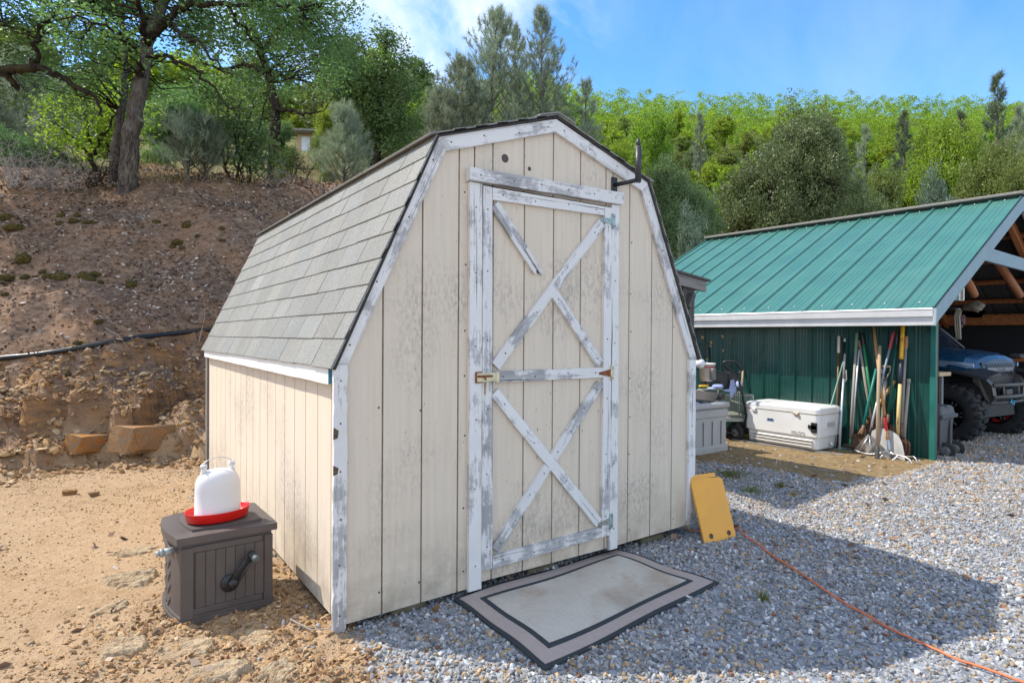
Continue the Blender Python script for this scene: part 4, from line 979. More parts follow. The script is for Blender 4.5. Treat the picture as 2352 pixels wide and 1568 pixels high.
# second oak further back, between the big trunk and the little house
b2 = np.array([*sp(628, 345, 18.0)[:2], 0]); b2[2] = gz(b2[0], b2[1]); T2 = 18.0
build_oak('oak_tree', 'dark trunked oak with a bare side limb standing left of the small house', b2,
          [([off(b2, -.3), sp(630, 330, T2), sp(632, 260, T2), sp(622, 195, T2), sp(608, 150, T2), sp(590, 90, T2), sp(560, 30, T2), sp(530, -30, T2)], .20, .06), ([sp(631, 255, T2), sp(655, 250, T2-.2), sp(690, 262, T2-.4), sp(716, 258, T2-.6)], .08, .02),
           ([sp(622, 195, T2), sp(640, 175, T2), sp(655, 180, T2)], .08, .03), ([sp(600, 120, T2), sp(650, 60, T2), sp(720, 20, T2), sp(760, -30, T2)], .1, .03), ([sp(615, 170, T2), sp(560, 150, T2), sp(500, 160, T2), sp(455, 130, T2)], .09, .02)],
          [B(500, 90, T2, 80, 60), B(620, 60, T2, 100, 60), B(720, 90, T2, 90, 70), B(780, 160, T2+.5, 70, 70), B(570, 190, T2+.6, 80, 45), B(640, -30, T2, 150, 70), B(680, 200, T2+1, 60, 40)],
          9, 60, .11, LEAF_OAK, BARKD, twr=.018, spread=.55, gs=.7, tfrac=.6)
# tall oak left of the pines
T3 = 19.5; b3 = np.array([*sp(866, 410, T3)[:2], 0]); b3[2] = gz(b3[0], b3[1])
build_oak('oak_tree', 'tall narrow oak standing between the small house and the grey pines', b3,
          [([off(b3, -.3), sp(866, 400, T3), sp(868, 330, T3), sp(872, 250, T3), sp(880, 180, T3), sp(885, 110, T3), sp(888, 75, T3)], .17, .04), ([sp(868, 300, T3), sp(900, 240, T3), sp(930, 200, T3)], .07, .02), ([sp(870, 260, T3), sp(830, 200, T3), sp(800, 150, T3), sp(790, 110, T3)], .08, .02), ([sp(850, 400, T3+.2), sp(845, 300, T3+.2), sp(830, 230, T3+.2)], .08, .03)],
          [B(888, 92, T3, 44, 34), B(905, 150, T3, 50, 42), B(925, 215, T3, 42, 45), B(860, 190, T3, 60, 55), B(815, 130, T3+.4, 48, 55), B(800, 230, T3+.4, 55, 50), B(890, 290, T3, 66, 50), B(920, 350, T3-.2, 45, 40), B(845, 340, T3+.3, 50, 50), B(770, 180, T3+.5, 55, 60), B(930, 285, T3, 36, 50), B(850, 250, T3, 55, 55), B(905, 105, T3, 30, 30)],
          24.0, 56, .10, LEAF_OAK, BARKD, twr=.012, spread=.40, gs=1.2, gap=.30, tfrac=.6)
# sunlit young oaks behind the big trunk
T4 = LT+2.6; b4 = np.array([*sp(215, 405, T4)[:2], 0]); b4[2] = gz(b4[0], b4[1])
build_oak('oak_tree', 'bright yellow green young oak behind the big trunk on its left', b4,
          [([off(b4, -.2), sp(214, 370, T4), sp(205, 310, T4), sp(190, 250, T4)], .07, .02), ([sp(212, 340, T4), sp(250, 290, T4), sp(280, 250, T4)], .04, .01), ([sp(212, 360, T4), sp(160, 310, T4), sp(120, 280, T4)], .04, .01)],
          [B(170, 260, T4, 62, 40), B(240, 280, T4, 70, 45), B(150, 320, T4, 55, 30), B(270, 330, T4, 45, 40), B(300, 250, T4+.4, 45, 40), B(205, 345, T4, 60, 22), B(120, 300, T4, 45, 35), B(240, 225, T4+.4, 60, 35), B(300, 300, T4+.6, 40, 50)],
          26, 52, .085, LEAF_SUN, BARKD, twr=.010, spread=.34, gap=.28)
# multi-stemmed live oak thicket
T5 = LT+.9; b5 = hit(545, 438); T5 = (b5-CAM)@FWD+.35; b5 = np.array([*sp(545, 436, T5)[:2], 0]); b5[2] = gz(b5[0], b5[1])
build_oak('oak_shrub', 'dense dark many stemmed live oak bush at the edge of the bank', b5,
          [([off(b5, -.1)+np.array([dx, dx*.4, 0]), sp(x0, 400, T5), sp(x1, 330, T5), sp(x2, 230, T5)], .028, .01) for dx, x0, x1, x2 in ((-.35, 512, 510, 500), (-.2, 524, 522, 525), (0, 545, 548, 555), (.12, 556, 562, 580), (.3, 572, 580, 610), (.02, 548, 540, 540))],
          [B(545, 240, T5, 62, 40), B(520, 300, T5, 62, 45), B(580, 300, T5, 60, 50), B(560, 360, T5, 66, 40), B(600, 350, T5-.1, 40, 45), B(505, 370, T5, 30, 30)],
          48, 54, .068, LEAF_DARK, BARKD, twr=.008, spread=.26, gap=.25, cat='bush')

# --- pines
def pine_mesh(h, r, seed, needle=.17, nb=70, per=34, width=.013, taper=.85, up=.35, start=.06):
    q = np.random.default_rng(seed); mb = MB(); sk = []
    lean = q.normal(0, .015, 2)
    tr = [(lean[0]*z*z/h, lean[1]*z*z/h, z) for z in np.linspace(-.3, h, 12)]; mb.tube(tr, [max(.012, .017*h*(1-max(z, 0)/h)**.9+.01) for _, _, z in tr], 8)
    N = []
    for i in range(nb):
        f = start+(1-start)*(i+q.random())/nb; z = f*h; L = r*(1-f)**taper*(.55+.6*q.random())+.12; a = q.random()*6.283; e = up+.5*f+q.normal(0, .12)
        d = np.array([math.cos(a)*math.cos(e), math.sin(a)*math.cos(e), math.sin(e)]); p0 = np.array([lean[0]*z*z/h, lean[1]*z*z/h, z])
        P = [p0+d*L*s+np.array([0, 0, .22*L*s*s]) for s in np.linspace(0, 1, 5)]
        k = .008+.006*L; mb.tube([tuple(x) for x in P], [k, k*.8, k*.6, k*.45, k*.25], 4, 0, False)
        m_ = max(3, int(L*per/8))
        for _ in range(m_):
            s = .28+.72*q.random()**.8; c = P[0]+(P[-1]-P[0])*s+np.array([0, 0, -.22*L*s*(1-s)*0])+q.normal(0, .05+.10*L*s*.5, 3); dd = d*.6+np.array([0, 0, .55])+q.normal(0, .3, 3); N.append((c, dd/np.linalg.norm(dd)))
        N.append((P[-1], d*.5+np.array([0, 0, .8])))
    for _ in range(6): N.append((np.array([lean[0]*h, lean[1]*h, h-.05-.12*_])+q.normal(0, .03, 3), np.array([0, 0, 1.])))
    C = np.array([n[0] for n in N]); Dd = np.array([n[1] for n in N]); k = 22
    P = np.repeat(C, k, 0); A = np.repeat(Dd, k, 0)+q.normal(0, .6, (len(C)*k, 3)); A /= np.linalg.norm(A, axis=1, keepdims=True)
    P = P+np.repeat(Dd, k, 0)*q.random((len(P), 1))*needle*.9
    Bv = np.cross(A, q.normal(0, 1, A.shape)); Bv /= np.linalg.norm(Bv, axis=1, keepdims=True)+1e-9
    ln = needle*(.7+.6*q.random((len(P), 1))); V = np.stack([P-Bv*width*.5, P+Bv*width*.5, P+A*ln], 1).reshape(-1, 3)
    c = np.clip(np.repeat(q.random(len(C)), k)*.5+q.random(len(P))*.5, 0, 1); CC = np.repeat(np.stack([c, c, c], -1), 3, 0)
    return mb, V, np.arange(len(V)).reshape(-1, 3), CC
def pine(name, label, base, h, r, seed, mat=NEEDLE, bark=BARK, group=None, rz=0, cat='pine tree', **k):
    th = thing(name, label, cat, base, rz, group); mb, V, F, C = pine_mesh(h, r, seed, **k); mb.build('trunk', bark, th); link('crown', np_mesh('crown', V, F, mat, col=C), th); return th
def place(px, t): p = sp(px, 500, t); return np.array([p[0], p[1], gz(p[0], p[1])])
def top_h(px, py, t, base): return sp(px, py, t)[2]-base[2]
for px, py, t, r, seed, lab, kw in (
    (1120, 40, 25, 3.2, 3, 'tall grey pine with a pointed top, left of the two behind the shed roof', dict(nb=170, per=44, needle=.22, width=.017, taper=.82, up=.45)),
    (1241, 42, 25.5, 2.9, 5, 'tall grey pine with a pointed top, right of the two behind the shed roof', dict(nb=160, per=44, needle=.22, width=.017, taper=.82, up=.45)),
    (1182, 72, 26.5, 2.3, 6, 'slimmer grey pine squeezed between the two tall pines behind the shed', dict(nb=110, per=42, needle=.22, width=.017, taper=.82, up=.45)),
    (1062, 158, 24, 2.4, 8, 'shorter grey pine left of the tall pines, behind the ridge of the shed', dict(nb=110, per=55, needle=.22, width=.02)),
    (1018, 222, 23, 1.9, 9, 'smallest of the grey pines in the clump behind the shed roof', dict(nb=80, per=55, needle=.22, width=.02)),
    (1345, 200, 26, 1.4, 10, 'sparse crooked pine rising just right of the shed ridge', dict(nb=40, per=36, needle=.24, width=.02, start=.3)),
    (790, 265, 15.2, .75, 12, 'small soft grey pine beside the shed roof below the little house', dict(nb=100, per=80, needle=.16, width=.011, taper=.7)),
    (432, 312, 0, .75, 13, 'thin young pine with pale needles right of the big oak trunk', dict(nb=34, per=50, needle=.15, width=.009, taper=.6)),
    (470, 350, 0, .55, 14, 'short pale pine sapling left of the dark oak bush', dict(nb=36, per=50, needle=.14, width=.010, taper=.6)),
    (60, 140, 22, 2.3, 15, 'hazy grey pine at the far left behind the mossy bough', dict(nb=130, per=60, needle=.22, width=.02)),
    (-40, 190, 19, 1.9, 16, 'grey pine partly cut off by the left edge', dict(nb=110, per=60, needle=.22, width=.02)),
    (2288, 178, 42, 2.9, 17, 'dark pine standing above the carport ridge near the right edge', dict(nb=90, per=42, needle=.34, width=.034, start=.25)),
    (2195, 270, 45, 1.9, 18, 'pale thin pine left of the dark pine near the right edge', dict(nb=50, per=34, needle=.32, width=.03, start=.2)),
    (2345, 260, 40, 2.4, 19, 'grey pine cut off by the right edge above the carport', dict(nb=90, per=44, needle=.32, width=.03)),
    (2080, 268, 55, 2.6, 20, 'dark rounded pine in the middle of the bright oaks on the hillside', dict(nb=90, per=44, needle=.36, width=.04)),
    (1990, 300, 38, 1.5, 21, 'bleached half dead pine beside the large live oak', dict(nb=34, per=12, needle=.28, width=.03, start=.2)),
    (1606, 272, 62, 2.0, 22, 'small blue grey pine alone among the bright oaks', dict(nb=70, per=46, needle=.36, width=.04)),
    ):
    r *= 1.0
    if t == 0: q = hit(px+(4 if px == 432 else 0), 436); t = (q-CAM)@FWD+.15
    b = place(px, t); pine('pine_tree', lab, b, max(.8, top_h(px, py, t, b)), r, seed, NEEDLE_D if 'dark' in lab else NEEDLE, BARK, **kw)

# --- oak and shrub prototypes for the woods, then copies
def wood_proto(name, seed, h, blobs, dens, nleaf, size, mat, gap=.3, spread=.5, gs=.6, trunk=.14, tfrac=.5):
    q = np.random.default_rng(seed); mb = MB(); sk = [limb(mb, [(0, 0, -.5), (q.normal(0, .1), q.normal(0, .1), h*.25), (q.normal(0, .2), q.normal(0, .2), h*.6)], trunk, trunk*.4, 7)]
    for c, r_ in blobs:
        c = np.array(c); sk.append(limb(mb, [(0, 0, h*.18), c*np.array([.5, .5, .6]), c*.95], trunk*.45, .02, 5))
    C = blob_centres(blobs, dens, q, gap, gs); twigs(mb, np.concatenate(sk), C, .018, q, tfrac)
    V, F, Cc = leaves(C, nleaf, spread, size, r=q)
    me = bpy.data.meshes.new(name); nb = len(mb.v)
    me = np_mesh(name, np.concatenate([V, np.array(mb.v)]), F, [mat, BARKD], col=np.concatenate([Cc, np.full((nb, 3), .5)]))
    # limbs joined in as a second material
    o = bpy.data.objects.new('tmp', me)
    import bmesh
    bm = bmesh.new(); bm.from_mesh(me); bm.verts.ensure_lookup_table(); n0 = len(V)
    for f, sm in zip(mb.f, mb.sm):
        try: ff = bm.faces.new([bm.verts[n0+i] for i in f]); ff.material_index = 1; ff.smooth = True
        except ValueError: pass
    bm.to_mesh(me); bm.free(); bpy.data.objects.remove(o); return me
def crown_blobs(seed, h, r, n, low=.35):
    q = np.random.default_rng(seed); out = []
    for i in range(n):
        a = 6.283*i/n+q.normal(0, .4); f = low+(1-low)*(i+.5)/n*.85; rr = r*(.62 if f < .7 else .35)*(.7+.5*q.random()); s = r*(.48+.2*q.random())
        out.append(((math.cos(a)*rr, math.sin(a)*rr, f*h), (s, s, s*.8)))
    out.append(((0, 0, h*.83), (r*.5, r*.5, h*.17))); return out
PROTO = {}
for k_, seed, h, r_, n in (('a', 101, 6.6, 2.9, 9), ('b', 102, 7.6, 2.7, 10), ('c', 103, 5.8, 3.2, 9), ('d', 104, 7.2, 2.3, 9)):
    PROTO[k_] = wood_proto('hill_oak', seed, h, [(c, (q[0]*.82, q[1]*.82, q[2]*1.1)) for c, q in crown_blobs(seed, h, r_, n+3, .16)], 3.6, 26, .27, LEAF_BRIGHT, spread=.42, gap=.34, gs=.9)
PROTO['live'] = wood_proto('live_oak', 111, 5.2, crown_blobs(111, 5.2, 3.6, 14, .22), 8.0, 60, .105, LEAF_LIVE, spread=.40, gs=.9, gap=.27, trunk=.2)
PROTO['mid'] = wood_proto('mid_oak', 112, 5.6, crown_blobs(112, 5.6, 2.6, 11, .25), 7.0, 44, .14, LEAF_OLIVE, spread=.42, gs=.9, gap=.24)
PROTO['bush'] = wood_proto('bush', 113, 2.4, crown_blobs(113, 2.4, 1.5, 9, .2), 18, 36, .085, LEAF_MANZ, spread=.24, gs=1.8, gap=.2, trunk=.06)
def copy_plant(key, name, base, s, mat=None, rz=None, lab=None, cat='tree', group=None):
    o = link(name, PROTO[key]); o.location = tuple(base); o.rotation_euler = (0, 0, rng.random()*6.283 if rz is None else rz); o.scale = s if isinstance(s, tuple) else (s, s, s)
    if mat is not None: o.material_slots[0].link = 'OBJECT'; o.material_slots[0].material = mat
    return tag(o, lab, cat, group)
# named trees of the middle distance on the right, and undergrowth on the bank's shoulder
for key, px, top, t, rpx, mat, lab, cat in (
    ('live', 1800, 312, 29, 165, LEAF_LIVE, 'large olive green live oak behind the left end of the carport roof', 'tree'),
    ('live', 1555, 400, 25, 95, LEAF_LIVE, 'pale live oak rising between the shed and the carport roof', 'tree'),
    ('live', 1945, 420, 31, 95, LEAF_LIVE, 'smaller live oak at the right foot of the large one', 'tree'),
    ('bush', 1577, 492, 17.5, 62, LEAF_MANZ, 'blue grey bush just above the far corner of the carport roof', 'bush'),
    ('mid', 2150, 292, 41, 130, LEAF_BRIGHT, 'bright green oak spreading above the middle of the carport ridge', 'tree'),
    ('mid', 2270, 350, 33, 110, LEAF_OLIVE, 'olive oak above the right end of the carport ridge', 'tree'),
    ('mid', 2040, 400, 33, 80, LEAF_OLIVE, 'rounded olive oak right of the large live oak', 'tree'),
    ('mid', 2340, 380, 30, 90, LEAF_OLIVE, 'olive oak cut off by the right edge of the photo', 'tree'),
    ('bush', 2170, 420, 27, 80, LEAF_MANZ, 'blue green bush behind the carport ridge', 'bush'),
    ('mid', 1430, 330, 36, 90, LEAF_BRIGHT, 'bright oak behind the right rake of the shed roof', 'tree'),
    ('mid', 1500, 270, 45, 90, LEAF_BRIGHT, 'bright oak standing above the antenna mast', 'tree'),
    ('mid', 975, 225, 27, 62, LEAF_SUN, 'yellow green oak in the gap between the tall oak and the pines', 'tree'),
    ('mid', 930, 330, 22, 60, LEAF_DARK, 'shaded oak low against the shed roof edge', 'tree'),
    ('bush', 20, 300, 15, 70, LEAF_DARK, 'dark bush at the left edge on top of the bank', 'bush'),
    ('bush', 105, 330, 15.5, 60, LEAF_DARK, 'dark bush beside the dead twigs on the bank', 'bush'),
    ('bush', 350, 340, 16, 55, LEAF_OAK, 'green bush just right of the big oak trunk', 'bush'),
    ('bush', 660, 352, 17, 40, LEAF_OLIVE, 'thin green bush below the little house', 'bush'),
    ('bush', 745, 395, 15.5, 26, LEAF_OLIVE, 'low weedy bush on the shoulder of the bank', 'bush'),
    ('mid', 400, 200, 27, 95, LEAF_OAK, 'oak showing behind the big oak between its limbs', 'tree'),
    ('mid', 90, 200, 26, 110, LEAF_OAK, 'oak in the background behind the hazy pine', 'tree'),
    ('mid', 510, 250, 30, 90, LEAF_OLIVE, 'pale oak behind the dark oak bush', 'tree'),
    ('mid', 250, 240, 29, 100, LEAF_OLIVE, 'pale oak in the background behind the young bright oak', 'tree'),
    ('mid', 648, 285, 25, 42, LEAF_OAK, 'oak sapling half hiding the left end of the small house', 'tree'),
    ('mid', 585, 270, 27, 55, LEAF_OAK, 'oak behind the second oak trunk on the left', 'tree'),
    ('bush', 735, 318, 24, 30, LEAF_OLIVE, 'olive bush covering the right end of the small house', 'bush'),
    ('mid', 790, 225, 31, 75, LEAF_BRIGHT, 'sunny oak right of the little house', 'tree'),
    ):
    b = place(px, t); hh = {'live': 5.2*1.02, 'mid': 5.6*1.0, 'bush': 2.4*1.0}[key]; rr = {'live': 4.0, 'mid': 3.6, 'bush': 2.05}[key]
    copy_plant(key, {'live': 'live_oak', 'mid': 'oak_tree', 'bush': 'bush'}[key], b, (rpx*t/FPX/rr, rpx*t/FPX/rr, max(.25, top_h(px, top, t, b)/hh)), mat, None, lab, cat)
# the crowded woods on the far hillside: every tree its own object
nh = 0
t = 42.0
while t < 96:
    sp_ = 4.1+.012*t; u = -70.0+rng.random()*sp_
    while u < 90:
        px = 1176+u/t*FPX; dense = px > 1230
        if (-120 < px < 2480) and not (600 < px < 760 and t < 66) and not (1010 < px < 1230) and (dense or (rng.random() < .9 and t < 90)) and nh < 298:
            p = CAM[:2]+FW2*(t+rng.normal(0, 1.0))+RT2*(u+rng.normal(0, .8)); z = gz(p[0], p[1]); s = .76+.36*rng.random()
            mt = LEAF_BRIGHT if rng.random() < (.84 if dense else .5) else (LEAF_OLIVE if rng.random() < .7 else LEAF_LIVE)
            copy_plant('abcd'[int(rng.random()*4)], 'hillside_oak', (p[0], p[1], z-.2), (s, s, s*(.85+.35*rng.random())), mt, None, 'green oak among the crowded trees covering the far hillside', 'tree', 'oaks crowding the far hillside'); nh += 1
        u += sp_*(.85+.3*rng.random())*(1 if px > 1200 else 1.25)
    t += 4.3+.010*t
# the upper slope reads as one mass of small crowns
fc = []; fcol = []
t = 94.0
while t < 138:
    u = -85.0
    while u < 130:
        px = 1176+u/t*FPX
        if -150 < px < 2500:
            p = CAM[:2]+FW2*(t+rng.normal(0, 1.2))+RT2*(u+rng.normal(0, 1.0)); z = gz(p[0], p[1]); h = 5.0+2.6*rng.random(); tone = rng.random()
            for _ in range(20):
                a_ = rng.random()*6.283; f_ = .15+.85*rng.random(); q_ = 2.9*(max(0, 1-f_**2)**.5)*rng.random()**.5; fc.append((p[0]+math.cos(a_)*q_, p[1]+math.sin(a_)*q_, z+h*f_)); fcol.append(tone)
        u += 3.6*(.8+.4*rng.random())
    t += 3.8
fc = np.array(fc); V, F, Cc = leaves(fc, 24, .75, .34); Cc = np.clip(Cc*.5+np.repeat(np.array(fcol), 96)[:, None]*.5, 0, 1)
tag(link('distant_wood', np_mesh('distant_wood', V, F, LEAF_BRIGHT, col=Cc)), 'bright green oak woods along the top of the far hill', 'woods', kind='stuff')
print('hill trees', nh)

# ------------------------------------------------------------------ gravel, stones, litter, moss, dead brush, house
ICO_V = []; 
_g = (1+5**.5)/2
ICO_V = np.array([(-1, _g, 0), (1, _g, 0), (-1, -_g, 0), (1, -_g, 0), (0, -1, _g), (0, 1, _g), (0, -1, -_g), (0, 1, -_g), (_g, 0, -1), (_g, 0, 1), (-_g, 0, -1), (-_g, 0, 1)], float)/math.sqrt(1+_g*_g)
ICO_F = np.array([(0, 11, 5), (0, 5, 1), (0, 1, 7), (0, 7, 10), (0, 10, 11), (1, 5, 9), (5, 11, 4), (11, 10, 2), (10, 7, 6), (7, 1, 8), (3, 9, 4), (3, 4, 2), (3, 2, 6), (3, 6, 8), (3, 8, 9), (4, 9, 5), (2, 4, 11), (6, 2, 10), (8, 6, 7), (9, 8, 1)])
def rand_rot(n, tilt=1.0):
    q = rng.normal(0, 1, (n, 4)); q[:, 1:3] *= tilt; q /= np.linalg.norm(q, axis=1, keepdims=True); w, x, y, z = q.T
    return np.stack([np.stack([1-2*(y*y+z*z), 2*(x*y-z*w), 2*(x*z+y*w)], -1), np.stack([2*(x*y+z*w), 1-2*(x*x+z*z), 2*(y*z-x*w)], -1), np.stack([2*(x*z-y*w), 2*(y*z+x*w), 1-2*(x*x+y*y)], -1)], 1)
def stones(P, r, flat=(1, .78, .55), jit=.28, tilt=.6):
    n = len(P); V = ICO_V[None]*(1+rng.uniform(-jit, jit, (n, 12, 1)))*(np.array(flat)*rng.uniform(.75, 1.25, (n, 1, 3)))*np.asarray(r)[:, None, None]
    V = np.einsum('nij,nkj->nki', rand_rot(n, tilt), V)+P[:, None, :]
    return V.reshape(-1, 3), (np.arange(n)[:, None, None]*12+ICO_F[None]).reshape(-1, 3)
def stone_mat(name, k=1.0):
    M = Mat(name); o = M.coord('obj'); n = M.noise(o, 90, 4, .65); c = M.mix(1.0, M.attr(), M.mix(M.rng(n, .3, .7), (.72, .72, .72), (1.18, 1.16, 1.14)), 'MULTIPLY')
    M.col(c); M.rough(.9); M.b.inputs['Specular IOR Level'].default_value = .25; M.bump(n, .5, .004); return M.m
STONE = stone_mat('broken_stone')
def visible(P, pad=130):
    d = P-CAM; z = d@FWD; x = 1176+FPX*(d@RGT)/z; y = 784-FPX*(d@UPV)/z
    return (z > .8) & (x > -pad*1.5) & (x < 2352+pad*1.5) & (y < 1568+pad*2.2)
RUGP = np.array([(p.x, p.y) for p in rc_])
def scatter(n, x0, x1, y0, y1): return rng.uniform(x0, x1, n), rng.uniform(y0, y1, n)
def gravel_zone(n, t0, t1, r0, r1, prob):
    n = int(n*.95*(t1*t1-t0*t0)); t = np.sqrt(rng.uniform(t0*t0, t1*t1, n)); u = t*rng.uniform(-.95, .95, n)
    x = CAM[0]+FW2[0]*t+RT2[0]*u; y = CAM[1]+FW2[1]*t+RT2[1]*u
    P = np.stack([x, y, ground(x, y)], -1); k = visible(P); P = P[k]
    g, b, m, f = masks(P[:, 0], P[:, 1]); p = np.clip(g+.10*(1-g)*sstep(.4, -.2, np.abs(P[:, 0]+.05))+m*.05, 0, 1)*prob*(.62+.38*sstep(.40, .56, fbm(P[:, 0]*1.1+9, P[:, 1]*1.1, 3, 67)))
    shed_in = (P[:, 0] > .03) & (P[:, 0] < W-.03) & (P[:, 1] > .12) & (P[:, 1] < D)
    k = (rng.random(len(P)) < p) & ~in_poly(P[:, 0], P[:, 1], RUGP) & ~shed_in; P = P[k]
    r = r0+(r1-r0)*rng.random(len(P))**2.0; P[:, 2] += r*.22
    tn = sstep(3.2, 6.0, P[:, 0])*.30*sstep(-2.5, .5, P[:, 1])+.085+.10*(fbm(P[:, 0]*1.5, P[:, 1]*1.5, 2, 61) > .56)
    q = rng.random(len(P)); c = np.empty((len(P), 3)); v = rng.normal(0, 1, len(P))
    c[:] = np.array([.325, .33, .333])*(1+.24*v[:, None]).clip(.45, 1.7)
    k = q < tn; c[k] = np.array([.40, .29, .175])*(1+.22*v[k, None]).clip(.5, 1.6)
    k = (q > .84) & (q < .90); c[k] = np.array([.58, .59, .595])*(1+.12*v[k, None]).clip(.6, 1.4)
    k = q > .985; c[k] = np.array([.26, .115, .055])*(1+.2*v[k, None]).clip(.5, 1.5)
    c[(q > .90) & (q < .94)] *= .45
    return P, r, np.clip(c, .02, .75)
gs_ = [gravel_zone(4600, 1.7, 3.8, .0065, .0175, 1), gravel_zone(3400, 3.8, 6.0, .007, .0175, 1), gravel_zone(1500, 6.0, 9.5, .010, .021, 1), gravel_zone(600, 9.5, 16, .014, .03, 1)]
P = np.concatenate([g[0] for g in gs_]); r = np.concatenate([g[1] for g in gs_]); c = np.concatenate([g[2] for g in gs_])
V, F = stones(P, r); print('gravel', len(P))
tag(link('gravel', np_mesh('gravel', V, F, STONE, col=np.repeat(c, 12, 0))), 'loose crushed grey gravel spread over the yard', 'gravel', kind='stuff')

# loose stones over the dirt, the ledges and the bank
def scree(n, xr, yr, cond, r0, r1, pw=3.0):
    x, y = scatter(n, *xr, *yr); k = cond(x, y) > rng.random(n); x, y = x[k], y[k]; P = np.stack([x, y, ground(x, y)], -1)
    P = P[visible(P)]; r = r0+(r1-r0)*rng.random(len(P))**pw; P[:, 2] += r*.15; return P, r
parts = []
parts.append(scree(30000, (-1.9, .15), (-1.6, 1.0), lambda x, y: rough_patch(x, y)*(.25+.75*(fbm(x*3, y*3, 3, 73) > .5)), .003, .020, 3.0))
parts.append(scree(80000, (-4, .1), (-2, 6), lambda x, y: .25+.6*(fbm(x*2, y*2, 3, 71) > .52), .002, .010, 2.2))
parts.append(scree(70000, (-6, 3), (2.5, 9), lambda x, y: sstep(-.7, -.1, bank_d(x, y))*sstep(1.9, .9, bank_d(x, y)), .006, .055, 3.4))
parts.append(scree(26000, (-12, 9), (3, 16), lambda x, y: sstep(.3, 1.2, bank_d(x, y))*sstep(9, 5, bank_d(x, y)), .005, .028, 4))
P = np.concatenate([p[0] for p in parts]); r = np.concatenate([p[1] for p in parts]); V, F = stones(P, r, (1, .72, .36), .34, .35)
v = rng.random((len(P), 1)); w = rng.random((len(P), 1))
c = np.where(w < .55, np.array([.40, .27, .15]), np.where(w < .8, np.array([.46, .37, .26]), np.array([.28, .17, .10])))*(.65+.7*v)
bk = sstep(1.2, 2.5, bank_d(P[:, 0], P[:, 1]))[:, None]; c = c*(np.array([.92, .86, .76])*(1-bk)+np.array([.62, .53, .45])*bk)
tag(link('loose_stones', np_mesh('loose_stones', V, F, STONE, col=np.repeat(np.clip(c, .03, .7), 12, 0))), 'loose tan stones strewn over the dirt and bank', 'stones', kind='stuff')

# dead leaves and twigs lying over the bank
n = 260000; x, y = scatter(n, -14, 12, 2.5, 19); d = bank_d(x, y); k = (rng.random(n) < sstep(.9, 2.2, d)*sstep(16, 9, d)*(.35+.65*(fbm(x*1.4, y*1.4, 3, 81) > .47))); x, y = x[k], y[k]
x = np.append(x, rng.uniform(-1.6, 7, 420)); y = np.append(y, rng.uniform(-2.2, 2.5, 420)); P = np.stack([x, y, ground(x, y)+.008+.016*(x > 0)*(y < 2.6)], -1); P = P[visible(P) & ~((P[:, 0] > 0) & (P[:, 0] < W) & (P[:, 1] > 0) & (P[:, 1] < D)) & ~in_poly(P[:, 0], P[:, 1], np.array([(.55, .05), (1.85, .1), (1.97, -.65), (.55, -.8)]))]; P = P[(P-CAM)@FWD < 19]
Vl, Fl, Cl = leaves(P, 1, .02, .062, .5, .4)
q = rng.random(len(P)); cc_ = np.where(q[:, None] < .5, np.array([.19, .115, .072]), np.where(q[:, None] < .68, np.array([.35, .26, .19]), np.where(q[:, None] < .82, np.array([.52, .46, .41]), np.array([.09, .062, .045]))))*(.7+.6*rng.random((len(P), 1)))
kp_ = ~((P[:, 0] > -.3) & (P[:, 1] < 2.6) & ((P-CAM)@FWD < 3.3)); Vl = Vl.reshape(-1, 4, 3)[kp_].reshape(-1, 3); Fl = np.arange(len(Vl)).reshape(-1, 4); cc_ = cc_[kp_]
Ml = Mat('dead_leaf'); Ml.col(Ml.attr()); Ml.rough(.8)
tag(link('leaf_litter', np_mesh('leaf_litter', Vl, Fl, Ml.m, col=np.repeat(cc_, 4, 0))), 'brown dead leaf litter covering the cut bank', 'leaf litter', kind='stuff')
mb = MB()
for _ in range(520):
    p = P[int(rng.random()*len(P))]; a = rng.random()*6.28; L = .12+.5*rng.random()**2; q = [(p[0]+math.cos(a+.3*s)*L*s, p[1]+math.sin(a+.3*s)*L*s) for s in (0, .5, 1)]
    mb.tube([(x_, y_, gz(x_, y_)+.012+.05*rng.random()*L) for x_, y_ in q], [.006*L+.003, .005*L+.002, .002], 4, 0, False, False)
tag(mb.build('fallen_twigs', DEADWOOD), 'bleached fallen twigs scattered over the bank', 'twigs', kind='stuff')

